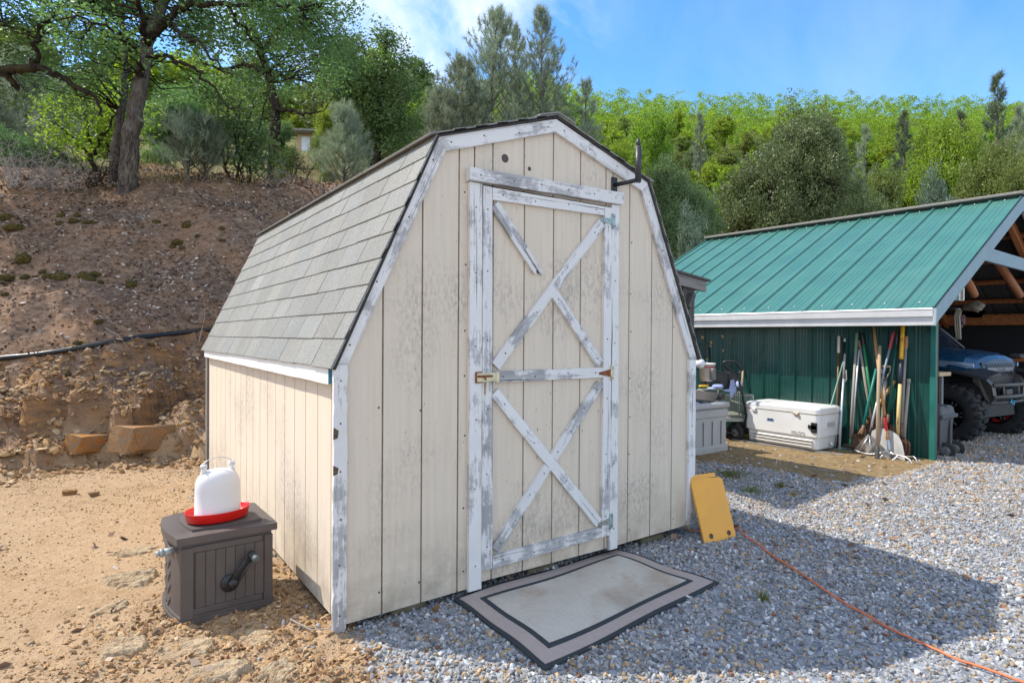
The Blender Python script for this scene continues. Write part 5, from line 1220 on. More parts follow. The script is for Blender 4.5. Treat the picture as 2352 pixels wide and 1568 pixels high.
# rocks: blocks of the broken ledge, each its own
import bmesh
def rock_mat():
    M = Mat('ledge_rock'); o = M.coord('obj', (1, 1, 2.2)); n1 = M.noise(o, 3.2, 6, .65); n2 = M.noise(o, 22, 5, .7); oi = M.N('ObjectInfo')
    k = M.mix(M.rng(n2, .3, .7), (.225, .135, .072), (.42, .28, .155)); k = M.mix(M.rng(oi.outputs['Random'], 0, 1, 0, .45), k, (.27, .22, .155))
    k = M.mix(M.math('MULTIPLY', M.rng(n1, .42, .52), M.rng(oi.outputs['Random'], .25, .65, .15, .9)), k, (.45, .19, .038))
    k = M.mix(M.rng(n1, .60, .68, 0, .7), k, (.15, .10, .065)); M.col(k); M.rough(.95); M.bump(M.math('ADD', n2, n1), .8, .02); return M.m
ROCKM = rock_mat()
def rock_mesh(seed, d=(1, .7, .5), n=16):
    q = np.random.default_rng(seed); bm = bmesh.new(); pts = q.uniform(-1, 1, (n, 3))
    pts = np.sign(pts)*np.abs(pts)**.30*np.array(d)*.5
    for p in pts: bm.verts.new(p)
    r_ = bmesh.ops.convex_hull(bm, input=bm.verts); bmesh.ops.delete(bm, geom=[v for v in bm.verts if not v.link_faces], context='VERTS')
    bmesh.ops.bevel(bm, geom=list(bm.edges), offset=.035, segments=1, affect='EDGES', clamp_overlap=True)
    bmesh.ops.triangulate(bm, faces=bm.faces); bmesh.ops.subdivide_edges(bm, edges=bm.edges, cuts=1, use_grid_fill=True)
    for v in bm.verts: v.co += Vector(q.normal(0, .012, 3))
    me = bpy.data.meshes.new('rock'); bm.to_mesh(me); bm.free(); me.materials.append(ROCKM); return me
RM = [rock_mesh(200+i, (1, .7, .42+.1*(i % 3))) for i in range(7)]
def rock(x, y, s, rz=None, sink=.25, sq=(1, 1, 1), lab='tan brown rock lying with others along the foot of the bank', group='rocks along the foot of the bank', tilt=.18):
    o = link('rock', RM[int(rng.random()*7)]); o.scale = (s*sq[0], s*sq[1], s*sq[2]); o.location = (x, y, gz(x, y)+s*.5*(.5-sink))
    o.rotation_euler = (rng.normal(0, tilt), rng.normal(0, tilt), rng.random()*6.28 if rz is None else rz); return tag(o, lab, 'rock', group)
FD = math.atan2(.56, .84)
# (pixel x, y, width px) of ledge blocks read off the photograph
for px, py, w in ((40, 985, 80), (95, 950, 70), (165, 985, 75), (215, 950, 60), (240, 905, 55), (60, 935, 60), (20, 1030, 75), (75, 1050, 85), (110, 1008, 50), (205, 1025, 95), (265, 1030, 90), (330, 1010, 95), (365, 985, 70), (410, 1000, 70), (440, 960, 60), (450, 1010, 50),
                  (20, 1100, 80), (70, 1105, 60), (130, 1080, 60), (170, 1115, 60), (120, 1060, 40), (200, 1085, 55), (250, 1070, 45), (300, 1075, 55), (350, 1060, 60), (400, 1040, 60), (440, 1035, 60), (130, 1120, 40), (160, 1140, 30), (290, 905, 50), (340, 925, 45), (385, 930, 50), (150, 900, 50), (30, 900, 60)):
    if (px*7+py) % 5 in (0, 3): continue
    p = hit(px, py+.16*w); dpt = (p-CAM)@FWD; s = w*dpt/FPX*(.65+.35*rng.random())
    rock(p[0], p[1], s, FD+rng.normal(0, .2), .34+.22*rng.random(), (1.05, .9, .85), tilt=.08)
for px, py, w, lab in ((330, 1030, 130, 'long orange faced rock slab in the broken ledge at the foot of the bank'), (205, 1040, 90, 'sharp orange brown block left of the long orange ledge slab'),
                       (275, 1252/1.0, 0, ''),):
    if not w: continue
    p = hit(px, py); s = w*((p-CAM)@FWD)/FPX; rock(p[0], p[1], s, FD, .2, (1, .7, .8), lab, None, .08)
Mp = Mat('pale_outcrop'); o_ = Mp.coord('obj', (1.5, 14, 9)); n_ = Mp.noise(o_, 2.0, 6, .7); n2_ = Mp.noise(Mp.coord('obj'), 30, 4, .7)
Mp.col(Mp.mix(Mp.rng(n2_, .5, .7, 0, .5), Mp.ramp(n_, [(.30, (.33, .215, .115)), (.45, (.44, .31, .18)), (.6, (.54, .42, .27)), (.75, (.47, .32, .17))]), (.40, .30, .18))); Mp.rough(.95); Mp.bump(Mp.math('ADD', n_, n2_), 1.0, .03); PALE_ROCK = Mp.m
def outcrop_mesh(seed, L, Wd, h):
    q = np.random.default_rng(seed); nx, ny = 56, 34; X, Y = np.meshgrid(np.linspace(-1, 1, nx), np.linspace(-1, 1, ny), indexing='ij')
    e = np.sqrt(X*X+Y*Y)+(fbm(X*2.2+seed, Y*2.2, 3, seed)-.5)*.8; k = sstep(1.0, .62, e)
    rid = fbm(X*1.6+seed*3, Y*7+X*.8, 4, seed+1); ter = np.floor(rid*7+.3)/7; z = k*h*.75*(.25+.9*ter+.35*(rid-ter)+.25*(fbm(X*7, Y*16, 3, seed+2)-.5))-.03*(1-k)
    V = np.stack([X*L/2, Y*Wd/2+.02*(fbm(X*3, Y*3, 2, seed+4)-.5), z], -1).reshape(-1, 3); a, b = np.meshgrid(np.arange(nx-1), np.arange(ny-1), indexing='ij'); i0 = a*ny+b
    return np_mesh('rock', V, np.stack([i0, i0+ny, i0+ny+1, i0+1], -1).reshape(-1, 4), PALE_ROCK)
for n_i, (px, py, L, Wd, h, rz, lab) in enumerate(((300, 1335, .46, .20, .075, .18, 'long layered bedrock slab rising from the dirt left of the hose box'), (310, 1268, .40, .13, .035, .18, 'pale low rock in the dirt just behind the layered slab'), (255, 1402, .30, .13, .05, .18, 'short layered rock at the near end of the long slab'),
      (290, 1478, .30, .16, .05, .1, 'rough pale rock in front of the hose box on the left'), (420, 1500, .40, .20, .06, .15, 'crumbled tan rock below the hose box near the bottom edge'), (590, 1470, .26, .14, .045, .2, 'brown rock half buried between hose box and shed corner'), (640, 1545, .26, .14, .05, .1, 'tan rock at the bottom edge left of the gravel'), (500, 1545, .34, .15, .05, .15, 'flat broken rock at the bottom edge below the hose box'))):
    p = hit(px, py, 1.5); o = link('rock', outcrop_mesh(301+n_i*7, L*.75, Wd*1.35, h*.75)); o.location = (p[0], p[1], gz(p[0], p[1])-.004); o.rotation_euler = (rng.normal(0, .03), rng.normal(0, .03), rz+rng.normal(0, .28)); tag(o, lab, 'rock')
for px, py, w, lab in ((215, 1140, 26, 'small reddish rock alone on the dirt in front of the ledge'), (160, 1136, 30, 'small brown block fallen just in front of the ledge'), (402, 1432, 34, 'thin pale stone flake under the near corner of the hose box'), (1003, 1403, 24, 'rust red stone on the gravel beside the mat corner')):
    p = hit(px, py, 1.5); s = w*((p-CAM)@FWD)/FPX; rock(p[0], p[1], s, None, .1, (1, .7, .8) if w < 33 else (1, .5, .25), lab, None, .06)
# moss cushions on the bank
MOSS = Mat('moss'); o_ = MOSS.coord('obj'); n_ = MOSS.noise(o_, 9, 6, .7); MOSS.col(MOSS.ramp(n_, [(.34, (.035, .030, .008)), (.50, (.13, .095, .016)), (.66, (.33, .235, .03))])); MOSS.rough(1.0); MOSS.bump(MOSS.noise(o_, 40, 3), 1.0, .05)
def moss_mesh(seed):
    q = np.random.default_rng(seed); bm = bmesh.new(); bmesh.ops.create_icosphere(bm, subdivisions=3, radius=.5)
    for v in bm.verts:
        p = np.array(v.co)*3+seed; k = .7+.6*float(fbm(p[0]+p[2]*.7, p[1]-p[2]*.6, 4, seed)); v.co = v.co*k; v.co.z *= .6
        if v.co.z < -.15: v.co.z = -.15
    me = bpy.data.meshes.new('moss_clump'); bm.to_mesh(me); bm.free(); me.materials.append(MOSS.m); return me
MM = [moss_mesh(i+1) for i in range(4)]
for cx_, cy_, w in ((45, 320, 60), (90, 385, 80), (20, 330, 50), (400, 300, 40), (490, 340, 55), (580, 345, 45), (400, 355, 40), (505, 300, 40), (625, 345, 30), (1030, 345, 40), (1165, 480, 55), (1138, 510, 40), (1200, 515, 30), (1230, 365, 50), (160, 592, 75), (280, 672, 45), (322, 702, 50), (400, 712, 80), (555, 705, 60), (620, 692, 55), (595, 718, 45), (45, 715, 70), (170, 705, 50), (865, 757, 60), (510, 1138, 50), (35, 815, 35), (450, 1345, 30), (645, 995, 35), (1455, 385, 35), (1300, 435, 30), (235, 700, 30), (5, 735, 40), (660, 735, 30), (1085, 365, 30), (1460, 460, 30)):
    p = hit(cx_*.35, (500+cy_*.4464)/1.2755); s = w*.35*((p-CAM)@FWD)/FPX*1.45; o = link('moss_clump', MM[int(rng.random()*4)]); o.scale = (s, s*.8, s*(.9+.6*rng.random())); o.location = (p[0], p[1], p[2]+s*.06); o.rotation_euler = (0, 0, rng.random()*6.28)
    tag(o, 'rounded yellow green moss cushion on the leaf strewn bank', 'moss', 'moss cushions dotted over the bank')
# dead brush along the top of the bank
def brush(px, py, n, h, lab, mat=DEADWOOD, lean=0):
    p = hit(px, py); th = thing('dead_shrub', lab, 'dead shrub', p+np.array([0, 0, -.03])); mb = MB()
    for _ in range(n):
        a = rng.random()*6.28; e = .5+rng.random()*.9; L = h*(.5+.6*rng.random()); d = np.array([math.cos(a)*math.cos(e)+lean, math.sin(a)*math.cos(e), math.sin(e)]); q0 = np.array([rng.normal(0, .15), rng.normal(0, .15), 0]); Q = [q0]
        for s in range(4): d = d+rng.normal(0, .28, 3); d /= np.linalg.norm(d); Q.append(Q[-1]+d*L/4)
        mb.tube([tuple(v) for v in Q], [.010, .008, .006, .004, .002], 5, 0, False, False)
        for s in (2, 3):
            for _b in range(3): dd = rng.normal(0, 1, 3); dd[2] = abs(dd[2])*.6; dd /= np.linalg.norm(dd); mb.tube([tuple(Q[s]), tuple(Q[s]+dd*L*.2), tuple(Q[s]+(dd+rng.normal(0, .4, 3))*L*.32)], [.005, .003, .0015], 4, 0, False, False)
    mb.build('branches', mat, th)
brush(35, 432, 22, .9, 'heap of bleached dead branches at the far left top of the bank')
brush(95, 430, 16, .8, 'grey dead branches piled left of the young bright oak')
brush(152, 434, 14, .75, 'small bleached forked dead shrub at the crest of the bank')
brush(212, 432, 18, .9, 'dark bare shrub left of the big oak trunk', BARKD)
brush(243, 428, 12, .8, 'bare curved stems against the big oak trunk', BARKD)
brush(655, 415, 14, .9, 'bare twiggy shrub below the little house', BARKD)
brush(705, 400, 16, .8, 'second bare twiggy shrub right of the one below the little house', BARKD)
brush(630, 425, 10, .5, 'low dead twigs on the shoulder of the bank')
# dry grass on the shoulder, small tufts in the gravel
def blades(P, n, h, w, spread, r=rng):
    k = len(P)*n; B_ = np.repeat(P, n, 0)+np.concatenate([r.normal(0, spread, (k, 2)), np.zeros((k, 1))], 1); a = r.random(k)*6.28; L = h*(.5+.8*r.random(k)); ln = r.normal(0, .45, (k, 2)); s = np.stack([np.cos(a), np.sin(a), 0*a], -1)*w
    m1 = B_+np.stack([ln[:, 0]*L*.35, ln[:, 1]*L*.35, L*.6], -1); t1 = B_+np.stack([ln[:, 0]*L, ln[:, 1]*L, L*.95], -1)
    V = np.stack([B_-s, B_+s, m1+s*.6, m1-s*.6, t1, t1], 1); V = V[:, [0, 1, 2, 3, 4]].reshape(-1, 3); i = np.arange(k)[:, None]*5
    F = np.concatenate([np.concatenate([i, i+1, i+2], 1), np.concatenate([i, i+2, i+3], 1), np.concatenate([i+3, i+2, i+4], 1)]); c = r.random(k); return V, F, np.repeat(np.stack([c, c, c], -1), 5, 0)
GRASS = leaf_mat('green_grass', (.10, .14, .02), (.20, .21, .05), (1.6, 1.6, 1.0), .3); DRYG = leaf_mat('dry_grass', (.22, .20, .06), (.42, .34, .14), (1.4, 1.3, 1.0), .3)
n = 2600; px = rng.uniform(0, 1000, n); Pg = []
for i in range(170):
    p = hit(rng.uniform(300, 900), rng.uniform(360, 428), 8, 70, 1.01); Pg.append(p)
V, F, Cg = blades(np.array(Pg), 14, .15, .006, .16); tag(link('dry_grass', np_mesh('dry_grass', V, F, DRYG, col=Cg)), 'thin dry yellow grass among the bushes above the bank', 'grass', kind='stuff')
for px, py, w, n, lab in ((1680, 1105, 85, 420, 'largest green grass tuft in the gravel behind the yellow plate'), (1725, 1141, 50, 160, 'sparse low grass tuft just below the largest one'), (1793, 1130, 26, 110, 'little green grass tuft right of the largest one'), (1823, 1149, 22, 60, 'small brownish grass tuft farthest right of the tufts'), (1750, 1393, 26, 60, 'thin grass sprig in the open gravel near the orange cord'), (1678, 1215, 18, 40, 'small weed beside the right edge of the yellow plate'), (400, 1200, 16, 14, 'tiny green weed in the dirt behind the hose box'), (1650, 1124, 36, 130, 'grass tuft at the left foot of the largest one')):
    p = at_z(px, py, -.075); p[2] = gz(p[0], p[1]); s = w*((p-CAM)@FWD)/FPX*.5
    V, F, Cg = blades(np.array([(0, 0, 0)]), n, .055, .0022, s*.55); V[:, 1] *= .8; na_ = len(V); an = np.linspace(0, 6.283, 25)[:-1]; rr_ = s*.62*(.8+.4*rng.random(24)); V = np.concatenate([V, [(0, 0, .012)], np.stack([np.cos(an)*rr_, np.sin(an)*rr_*.8, 0*an-.004], -1)]); F = np.concatenate([F, [(na_, na_+1+k_, na_+1+(k_+1) % 24) for k_ in range(24)]]); Cg = np.concatenate([Cg, np.zeros((25, 3))])
    o = link('grass_tuft', np_mesh('grass_tuft', V, F, GRASS if 'brown' not in lab else DRYG, col=Cg), None, tuple(p)); tag(o, lab, 'grass tuft')
# black pipe along the bank
pp = []
for px, py in ((-120, 850), (0, 829), (60, 823), (120, 815), (170, 807), (220, 798), (280, 786), (340, 778), (400, 771), (470, 763), (560, 757), (700, 750)):
    q = hit(px, py); pp.append((q[0], q[1], q[2]+.03))
mb = MB(); mb.tube([tuple(v) for v in smooth_pts(pp, 4)], .030, 10); tag(mb.build('water_pipe', plain('black_poly_pipe', (.012, .014, .018), .35, 0, .2, 8)), 'black plastic water pipe running across the bank behind the shed', 'pipe')
# little house up the hill
hq = hit(708, 347, 20, 90, 1.002); hd = (hq-CAM)@FWD; kx = hd/FPX
hs = thing('house', 'small tan house with a white door far up the hill between the trees', 'house', (hq[0], hq[1], hq[2]-.1), YAW-math.pi/2)
TAN = plain('tan_wall', (.50, .36, .22), .9, 0, .1, 2)
mb = MB(); mb.box((30*kx, 3, 17*kx), (110*kx, 6, 50*kx)); mb.build('wall', TAN, hs)
mb = MB(); mb.slab([(-30*kx, -.7, 43*kx), (92*kx, -.7, 39*kx), (92*kx, 6.6, 41*kx), (-30*kx, 6.6, 45*kx)], (0, 0, 4*kx), 0); mb.build('roof', plain('grey_roof', (.25, .24, .22), .8), hs)
mb = MB(); mb.box((-5*kx, -.03, 17*kx), (19*kx, .08, 38*kx), bev=.01); mb.build('door', plain('white_door', (.72, .74, .78), .6), hs)
mb = MB(); mb.box((34*kx, -.03, 24*kx), (20*kx, .06, 14*kx), bev=.01); mb.build('window', plain('window_glass', (.05, .06, .08), .1), hs)
mb = MB(); mb.box((16*kx, -.18, 33*kx), (4*kx, .2, 6*kx), bev=.02); mb.build('wall_lamp', plain('white_fitting', (.7, .7, .7), .5), hs)

# ------------------------------------------------------------------ things along the carport wall
def qp(x, y): return ((2030+x*.2232)/1.2755, (1000+y*.2232)/1.2755)
def tp(x, y): return ((2400+x*.3125)/1.2755, (900+y*.3125)/1.2755)
def vp(x, y): return ((2680+x*.29963)/1.2755, (850+y*.29963)/1.2755)
WN = (1, .05, 0)
def wall_pt(px, off): return at_plane(px[0], px[1], (7.03-off, .28, 0), WN)
GREYPL = plain('grey_resin', (.40, .385, .37), .6, 0, .08, 5, .05, (.30, .27, .24), dirt_amt=.35)
# deck box
db = thing('deck_box', 'grey plastic deck box with vertical grooves standing behind the right end of the shed', 'deck box', (4.90, 1.88, -.085))
mb = MB(); mb.box((0, .30, .28), (1.15, .58, .54), bev=.012); mb.box((0, .30, .055), (1.19, .61, .11), bev=.012); mb.box((0, .30, .50), (1.18, .60, .10), bev=.01)
for k in range(6): mb.box((.46-k*.168, .004, .265), (.006, .012, .28), mi=1)
mb.build('body', [GREYPL, plain('groove_shadow_grey', (.22, .21, .20), .8)], db)
mb = MB(); mb.box((0, .30, .592), (1.22, .64, .075), bev=.02); mb.box((0, .31, .632), (1.08, .50, .02), bev=.008); mb.build('lid', GREYPL, db)
mt = MB(); n_ = 16; V = []
for i in range(n_+1):
    s = i/n_; x = 5.02+.40*s; z = .565+(.0 if s < .55 else .0)+.055*sstep(.55, .9, s)*1.0+.012*math.sin(s*7)
    if s > .86: z += .03*math.sin((s-.86)/.14*math.pi)
    for y in (1.90, 2.12, 2.34): V.append((x, y+.04*s, float(z)))
V2 = [(x, y, z-.012) for x, y, z in V]; m_ = len(V)
F = [(i*3+j, i*3+j+3, i*3+j+4, i*3+j+1) for i in range(n_) for j in range(2)]+[(m_+i*3+j, m_+i*3+j+1, m_+i*3+j+4, m_+i*3+j+3) for i in range(n_) for j in range(2)]+[(i*3, m_+i*3, m_+i*3+3, i*3+3) for i in range(n_)]
mt.add(V+V2, F, 0, None, True); mt.tube([(5.415, 1.90, .605), (5.44, 2.36, .607)], .042, 12)
tag(mt.build('rubber_mat', plain('dark_rubber_mat', (.06, .055, .052), .85, 0, .25, 12, .2, (.14, .12, .10))), 'dark rubber mat lying on the grey deck box with its end rolled up', 'mat')
bn = thing('work_bench', 'dark wooden bench mostly hidden behind the grey deck box', 'bench', (5.25, 3.0, -.09))
mb = MB(); mb.box((0, 0, .80), (.9, .5, .04), bev=.004); mb.build('top', DARKWOOD, bn)
for sx in (-.4, .4):
    for sy in (-.2, .2):
        mb = MB(); mb.box((sx, sy, .39), (.06, .06, .78)); mb.build('leg', DARKWOOD, bn)
def disp_on(px, P): return at_plane(px[0], px[1], P, (FW2[0], FW2[1], 0))
bp = disp_on(qp(185, 560), (5.5, 2.95, 0)); bp2 = np.array([bp[0], bp[1], .731])
pl = thing('pail', 'white plastic pail with a red stripe on the bench behind the deck box', 'pail', bp2)
mb = MB(); mb.lathe([(.0001, 0), (.085, 0), (.105, .22), (.112, .222), (.112, .245), (.104, .245), (.1, .02), (.0001, .02)], n=24); mb.build('bucket', plain('white_pail', (.78, .76, .70), .4, 0, .05, 5), pl)
mb = MB(); mb.lathe([(.1045, .185), (.107, .205)], n=24); mb.build('stripe', plain('pink_red_stripe', (.60, .12, .12), .5), pl)
mb = MB(); mb.box((-.03, -.115, .10), (.07, .07, .16), bev=.015); tag(mb.build('clamp_case', plain('grey_case', (.22, .2, .18), .5)), 'small grey case standing against the white pail', 'case').location = tuple(bp2)
wb = MB(); wb.lathe([(.0001, -.07), (.05, -.05), (.072, 0), (.05, .05), (.0001, .07)], n=16); tag(wb.build('white_jug', plain('white_jug_plastic', (.8, .8, .8), .4)), 'round white plastic jug beside the dark board of the lean-to', 'jug').location = tuple(disp_on(qp(95, 290), (5.4, 2.95, 0)))
mb = MB(); a_ = disp_on(qp(80, 588), (5.45, 2.85, 0)); b_ = disp_on(qp(200, 582), (5.45, 2.85, 0)); mb.tube([a_, b_], .024, 4); tag(mb.build('yellow_bar', plain('yellow_level', (.72, .42, .03), .5)), 'yellow bar lying below the white pail', 'bar')
mb = MB(); mb.tube([wall_pt(qp(185, 10), .02), wall_pt(qp(186, 225), .05)], .014, 8, 0); mb.tube([wall_pt(qp(186, 225), .05), wall_pt(qp(186, 700), .12)], .015, 8, 1); mb.tube([wall_pt(qp(186, 222), .05), wall_pt(qp(186, 236), .051)], .0165, 8, 2)
tag(mb.build('pole_tool', [DARKWOOD, plain('blue_grey_tube', (.16, .24, .30), .4), plain('yellow_ring', (.7, .5, .05), .5)]), 'dark and blue pole leaning on the green wall beside the lean-to', 'pole')
mb = MB(); mb.tube([wall_pt(qp(655, 385), .03), wall_pt(qp(640, 700), .12)], .016, 6); tag(mb.build('wood_stake', HANDLEWOOD), 'short wooden stake leaning on the green wall behind the cart', 'stake')
# garden cart
CX, CY = 6.313, 2.224
ct = thing('garden_cart', 'garden cart with grey wire mesh sides and a black pull handle', 'cart', (CX, CY, -.09), math.atan2(RT2[1], RT2[0]))
CM = plain('olive_grey_frame', (.33, .34, .30), .5, .3, .12, 12, 0, (.22, .16, .1)); AX = (FW2[0], FW2[1], 0)
def cl(px): p = disp_on(px, (CX, CY, 0)); return ((p[0]-CX)*RT2[0]+(p[1]-CY)*RT2[1], p[2]+.09)
x0, z1 = cl(qp(430, 705)); x1, _ = cl(qp(790, 692)); _, z0 = cl(qp(600, 1010)); 
for yy, nm in ((0, 'end_panel'), (.85, 'end_panel')):
    mb = MB()
    for a, b in (((x0-.12, z0), (x1, z0)), ((x0-.12, z1), (x1, z1)), ((x0-.12, z0), (x0-.12, z1)), ((x1, z0), (x1, z1)), (((x0+x1)/2, z0), ((x0+x1)/2, z1))): mb.tube([(a[0], yy, a[1]), (b[0], yy, b[1])], .010, 6)
    mb.build(nm, CM, ct)
    mb = MB(); xa, xb = x0-.12, x1; s = .034; k = xa-(z1-z0)
    while k < xb:
        for sg in (1, -1):
            P_ = []
            for zz in (z0, z1):
                xx = k+(zz-z0)*.8 if sg == 1 else k+(z1-zz)*.8; P_.append((xx, zz))
            (xa1, za1), (xb1, zb1) = P_
            def clip(p, q):
                d = q[0]-p[0]
                ts = sorted(((xa-p[0])/d, (xb-p[0])/d)); t0, t1 = max(0, ts[0]), min(1, ts[1])
                return None if t1 <= t0 else ((p[0]+d*t0, p[1]+(q[1]-p[1])*t0), (p[0]+d*t1, p[1]+(q[1]-p[1])*t1))
            c_ = clip(P_[0], P_[1])
            if c_: mb.tube([(c_[0][0], yy+.002*sg, c_[0][1]), (c_[1][0], yy+.002*sg, c_[1][1])], .0022, 4, 0, False)
        k += s
    mb.build('mesh_panel', CM, ct)
for xx in (x0-.12, x1):
    mb = MB()
    for z in (z0, z1, (z0+z1)/2): mb.tube([(xx, 0, z), (xx, .85, z)], .009, 6)
    for k in range(1, 12): mb.tube([(xx, k*.07, z0), (xx, k*.07, z1)], .003, 4)
    mb.build('side_panel', CM, ct)
mb = MB(); mb.box(((x0+x1)/2-.06, .42, z0-.02), (x1-x0+.14, .88, .045), bev=.006); mb.build('bed', CM, ct)
mb = MB(); mb.tube([(x0-.2, .05, .125), (x1, .05, .125)], .012, 8); mb.box(((x0+x1)/2, .05, .19), (.05, .06, .14)); mb.build('axle', BLACK, ct)
wx, wz = cl(qp(560, 1215))
for xx, yy in ((wx+.02, .06), (wx-.38, .06), (wx+.02, .75)):
    mb = MB(); mb.lathe([(.07, -.035), (.11, -.042), (.125, -.02), (.128, 0), (.125, .02), (.11, .042), (.07, .035)], (xx, yy, .128), (.8, .6, 0), 24); w_ = mb.build('wheel', RUBBER, ct)
    mb = MB(); mb.lathe([(.0001, -.02), (.03, -.025), (.072, -.012), (.072, .012), (.03, .025), (.0001, .02)], (xx, yy, .128), (.8, .6, 0), 16); mb.build('rim', plain('grey_rim', (.2, .2, .2), .5), w_)
L3 = lambda px, d=-.06: (cl(px)[0], d, cl(px)[1])
mb = MB(); mb.tube([L3(qp(660, 1120), -.02), L3(qp(680, 965)), L3(qp(620, 690), -.08), L3(qp(550, 430), -.1)], .015, 8)
mb.build('pull_handle', BLACK, ct)
mb = MB(); mb.tube([L3(p, -.1) for p in (qp(548, 425), qp(480, 390), qp(395, 320), qp(365, 262), qp(400, 256), qp(515, 256), qp(560, 310), qp(604, 365), qp(590, 395), qp(550, 425))], [.014, .016, .019, .019, .016, .015, .019, .019, .016, .014], 8); mb.build('grip', BLACKPL, ct)
# black tub and towel heaped on the cart
tb_ = thing('plastic_tub', 'upturned black plastic tub with an arched cutout sitting on the garden cart', 'tub', (CX, CY, -.09), math.atan2(RT2[1], RT2[0]))
pf = [qp(200, 600), qp(198, 490), qp(225, 460), qp(355, 402), qp(430, 398), qp(470, 440), qp(510, 612), qp(425, 612), qp(400, 560), qp(370, 530), qp(320, 522), qp(285, 540), qp(262, 590), qp(258, 602)]
def flatz(p, d): q = cl(p); return (q[0], d, q[1])
mb = MB(); A_ = [flatz(p, .06) for p in pf]; B2 = [(x*.9-.01, .44, z*.99) for x, y, z in A_]; n = len(A_)
mb.add(A_+B2, [list(range(n)), list(range(n, 2*n))[::-1]]+[(i, n+i, n+(i+1) % n, (i+1) % n) for i in range(n)]); mb.build('shell', BLACKPL, tb_)
mb = MB(); A_ = [flatz(p, .12) for p in (qp(505, 430), qp(575, 412), qp(610, 440), qp(705, 610), qp(700, 665), qp(560, 672), qp(520, 560))]; mb.prism(A_, (0, .35, 0)); mb.build('tilted_lid', BLACK, tb_)
CLOTH = plain('blue_white_cloth', (.36, .44, .70), .9, 0, .15, 30, .3, (.62, .66, .78), dirt_amt=.6)
mb = MB()
def heap(c, rx, rz, seed, d=.02):
    q = np.random.default_rng(seed); bm = bmesh.new(); bmesh.ops.create_icosphere(bm, subdivisions=3, radius=1)
    V = []
    for v in bm.verts:
        p = np.array(v.co); k = .75+.5*float(fbm(p[0]*2.4+p[2]*1.7+seed, p[1]*2.4-p[2]*1.2+seed, 3, seed)); V.append((c[0]+p[0]*k*rx, d+p[1]*k*.07, c[1]+p[2]*k*rz))
    F = [[l.index for l in f.verts] for f in bm.faces]; bm.free(); mb.add(V, F, 0, None, True)
heap(cl(qp(325, 590)), .075, .038, 3, .0); heap(cl(qp(230, 615)), .05, .016, 4, -.01); heap(cl(qp(610, 565)), .03, .05, 5, .02)
hang = [flatz(p, -.015) for p in (qp(470, 620), qp(500, 505), qp(535, 500), qp(570, 640), qp(495, 745))]; mb.prism(hang, (0, .01, 0)); hang = [flatz(p, -.02) for p in (qp(395, 630), qp(475, 622), qp(484, 660), qp(400, 645))]; mb.prism(hang, (0, .01, 0))
o = mb.build('towel', CLOTH); o.location = (CX, CY, -.09); o.rotation_euler = (0, 0, math.atan2(RT2[1], RT2[0])); tag(o, 'crumpled blue and white towel hanging over the front of the cart', 'towel')
# large white cooler with its lettering
COOL = plain('white_cooler_plastic', (.74, .74, .73), .35, 0, .05, 3, .03, (.58, .50, .40), dirt_amt=.35)
co = thing('cooler', 'long white plastic chest cooler on a timber against the green wall', 'cooler', (6.29, 2.19, -.045), -math.pi/2)
# local x runs along the front (towards the viewer's right), local y into the wall
LC = 1.0
def loft(mb, secs, mi=0, sm=False):
    n = len(secs[0]); V = [p for s in secs for p in s]; F = [(k*n+i, k*n+(i+1) % n, (k+1)*n+(i+1) % n, (k+1)*n+i) for k in range(len(secs)-1) for i in range(n)]
    F += [list(range(n))[::-1], [(len(secs)-1)*n+i for i in range(n)]]; mb.add(V, F, mi, None, sm)
def rrect(x0, x1, y0, y1, r, z, n=4):
    P = []
    for cx_, cy_, a0 in ((x1-r, y1-r, 0), (x0+r, y1-r, 90), (x0+r, y0+r, 180), (x1-r, y0+r, 270)):
        for k in range(n+1): a = R(a0+90*k/n); P.append((cx_+math.cos(a)*r, cy_+math.sin(a)*r, z))
    return P
mb = MB(); loft(mb, [rrect(.05, LC-.05, .05, .50, .05, 0), rrect(.03, LC-.03, .03, .52, .05, .02), rrect(.02, LC-.02, .022, .53, .05, .16), rrect(.0, LC, .004, .55, .05, .17), rrect(0, LC, .0, .55, .05, .435)], 0, False)
for z in (.045, .082, .119):
    mb.box((LC/2, .022, z), (LC-.16, .03, .017), bev=.006); mb.box((LC/2+.02, .010, z-.014), (LC-.22, .012, .007), mi=1)
mb.build('body', [COOL, plain('cooler_groove', (.30, .27, .24), .7)], co)
mb = MB(); loft(mb, [rrect(.004, LC-.004, .004, .546, .05, .436), rrect(.004, LC-.004, .004, .546, .05, .447)]); mb.build('seal', plain('yellowed_seal', (.58, .48, .26), .6), co)
mb = MB(); loft(mb, [rrect(-.006, LC+.006, -.006, .556, .05, .447), rrect(-.006, LC+.006, -.006, .556, .05, .50), rrect(.0, LC, .0, .55, .055, .515), rrect(.03, LC-.03, .03, .52, .05, .53)], 0, False); mb.build('lid', COOL, co)
mb = MB(); mb.box((.14, -.012, .43), (.06, .02, .05), Matrix.Rotation(.15, 3, 'Y'), bev=.006); mb.build('latch', COOL, co)
mb = MB(); mb.box((.72, -.012, .435), (.075, .02, .022), bev=.004); mb.box((.735, -.02, .425), (.03, .02, .02), bev=.004); mb.build('catch', plain('rusty_catch', (.45, .38, .28), .5, .5), co)
mb = MB(); mb.box((LC-.05, -.006, .285), (.075, .012, .125), bev=.003); mb.box((LC-.07, -.007, .29), (.11, .010, .05), bev=.003); mb.build('rubber_strap', BLACK, co)
mb = MB()
for k, h in enumerate((.016, .022, .02, .024, .018)): mb.box((.335+k*.018, -.002, .325), (.014, .003, h), mi=k % 2)
mb.box((.37, -.002, .308), (.10, .003, .006), mi=0); mb.build('emblem', [plain('emblem_blue', (.05, .16, .40), .5), plain('emblem_black', (.03, .03, .04), .5)], co)
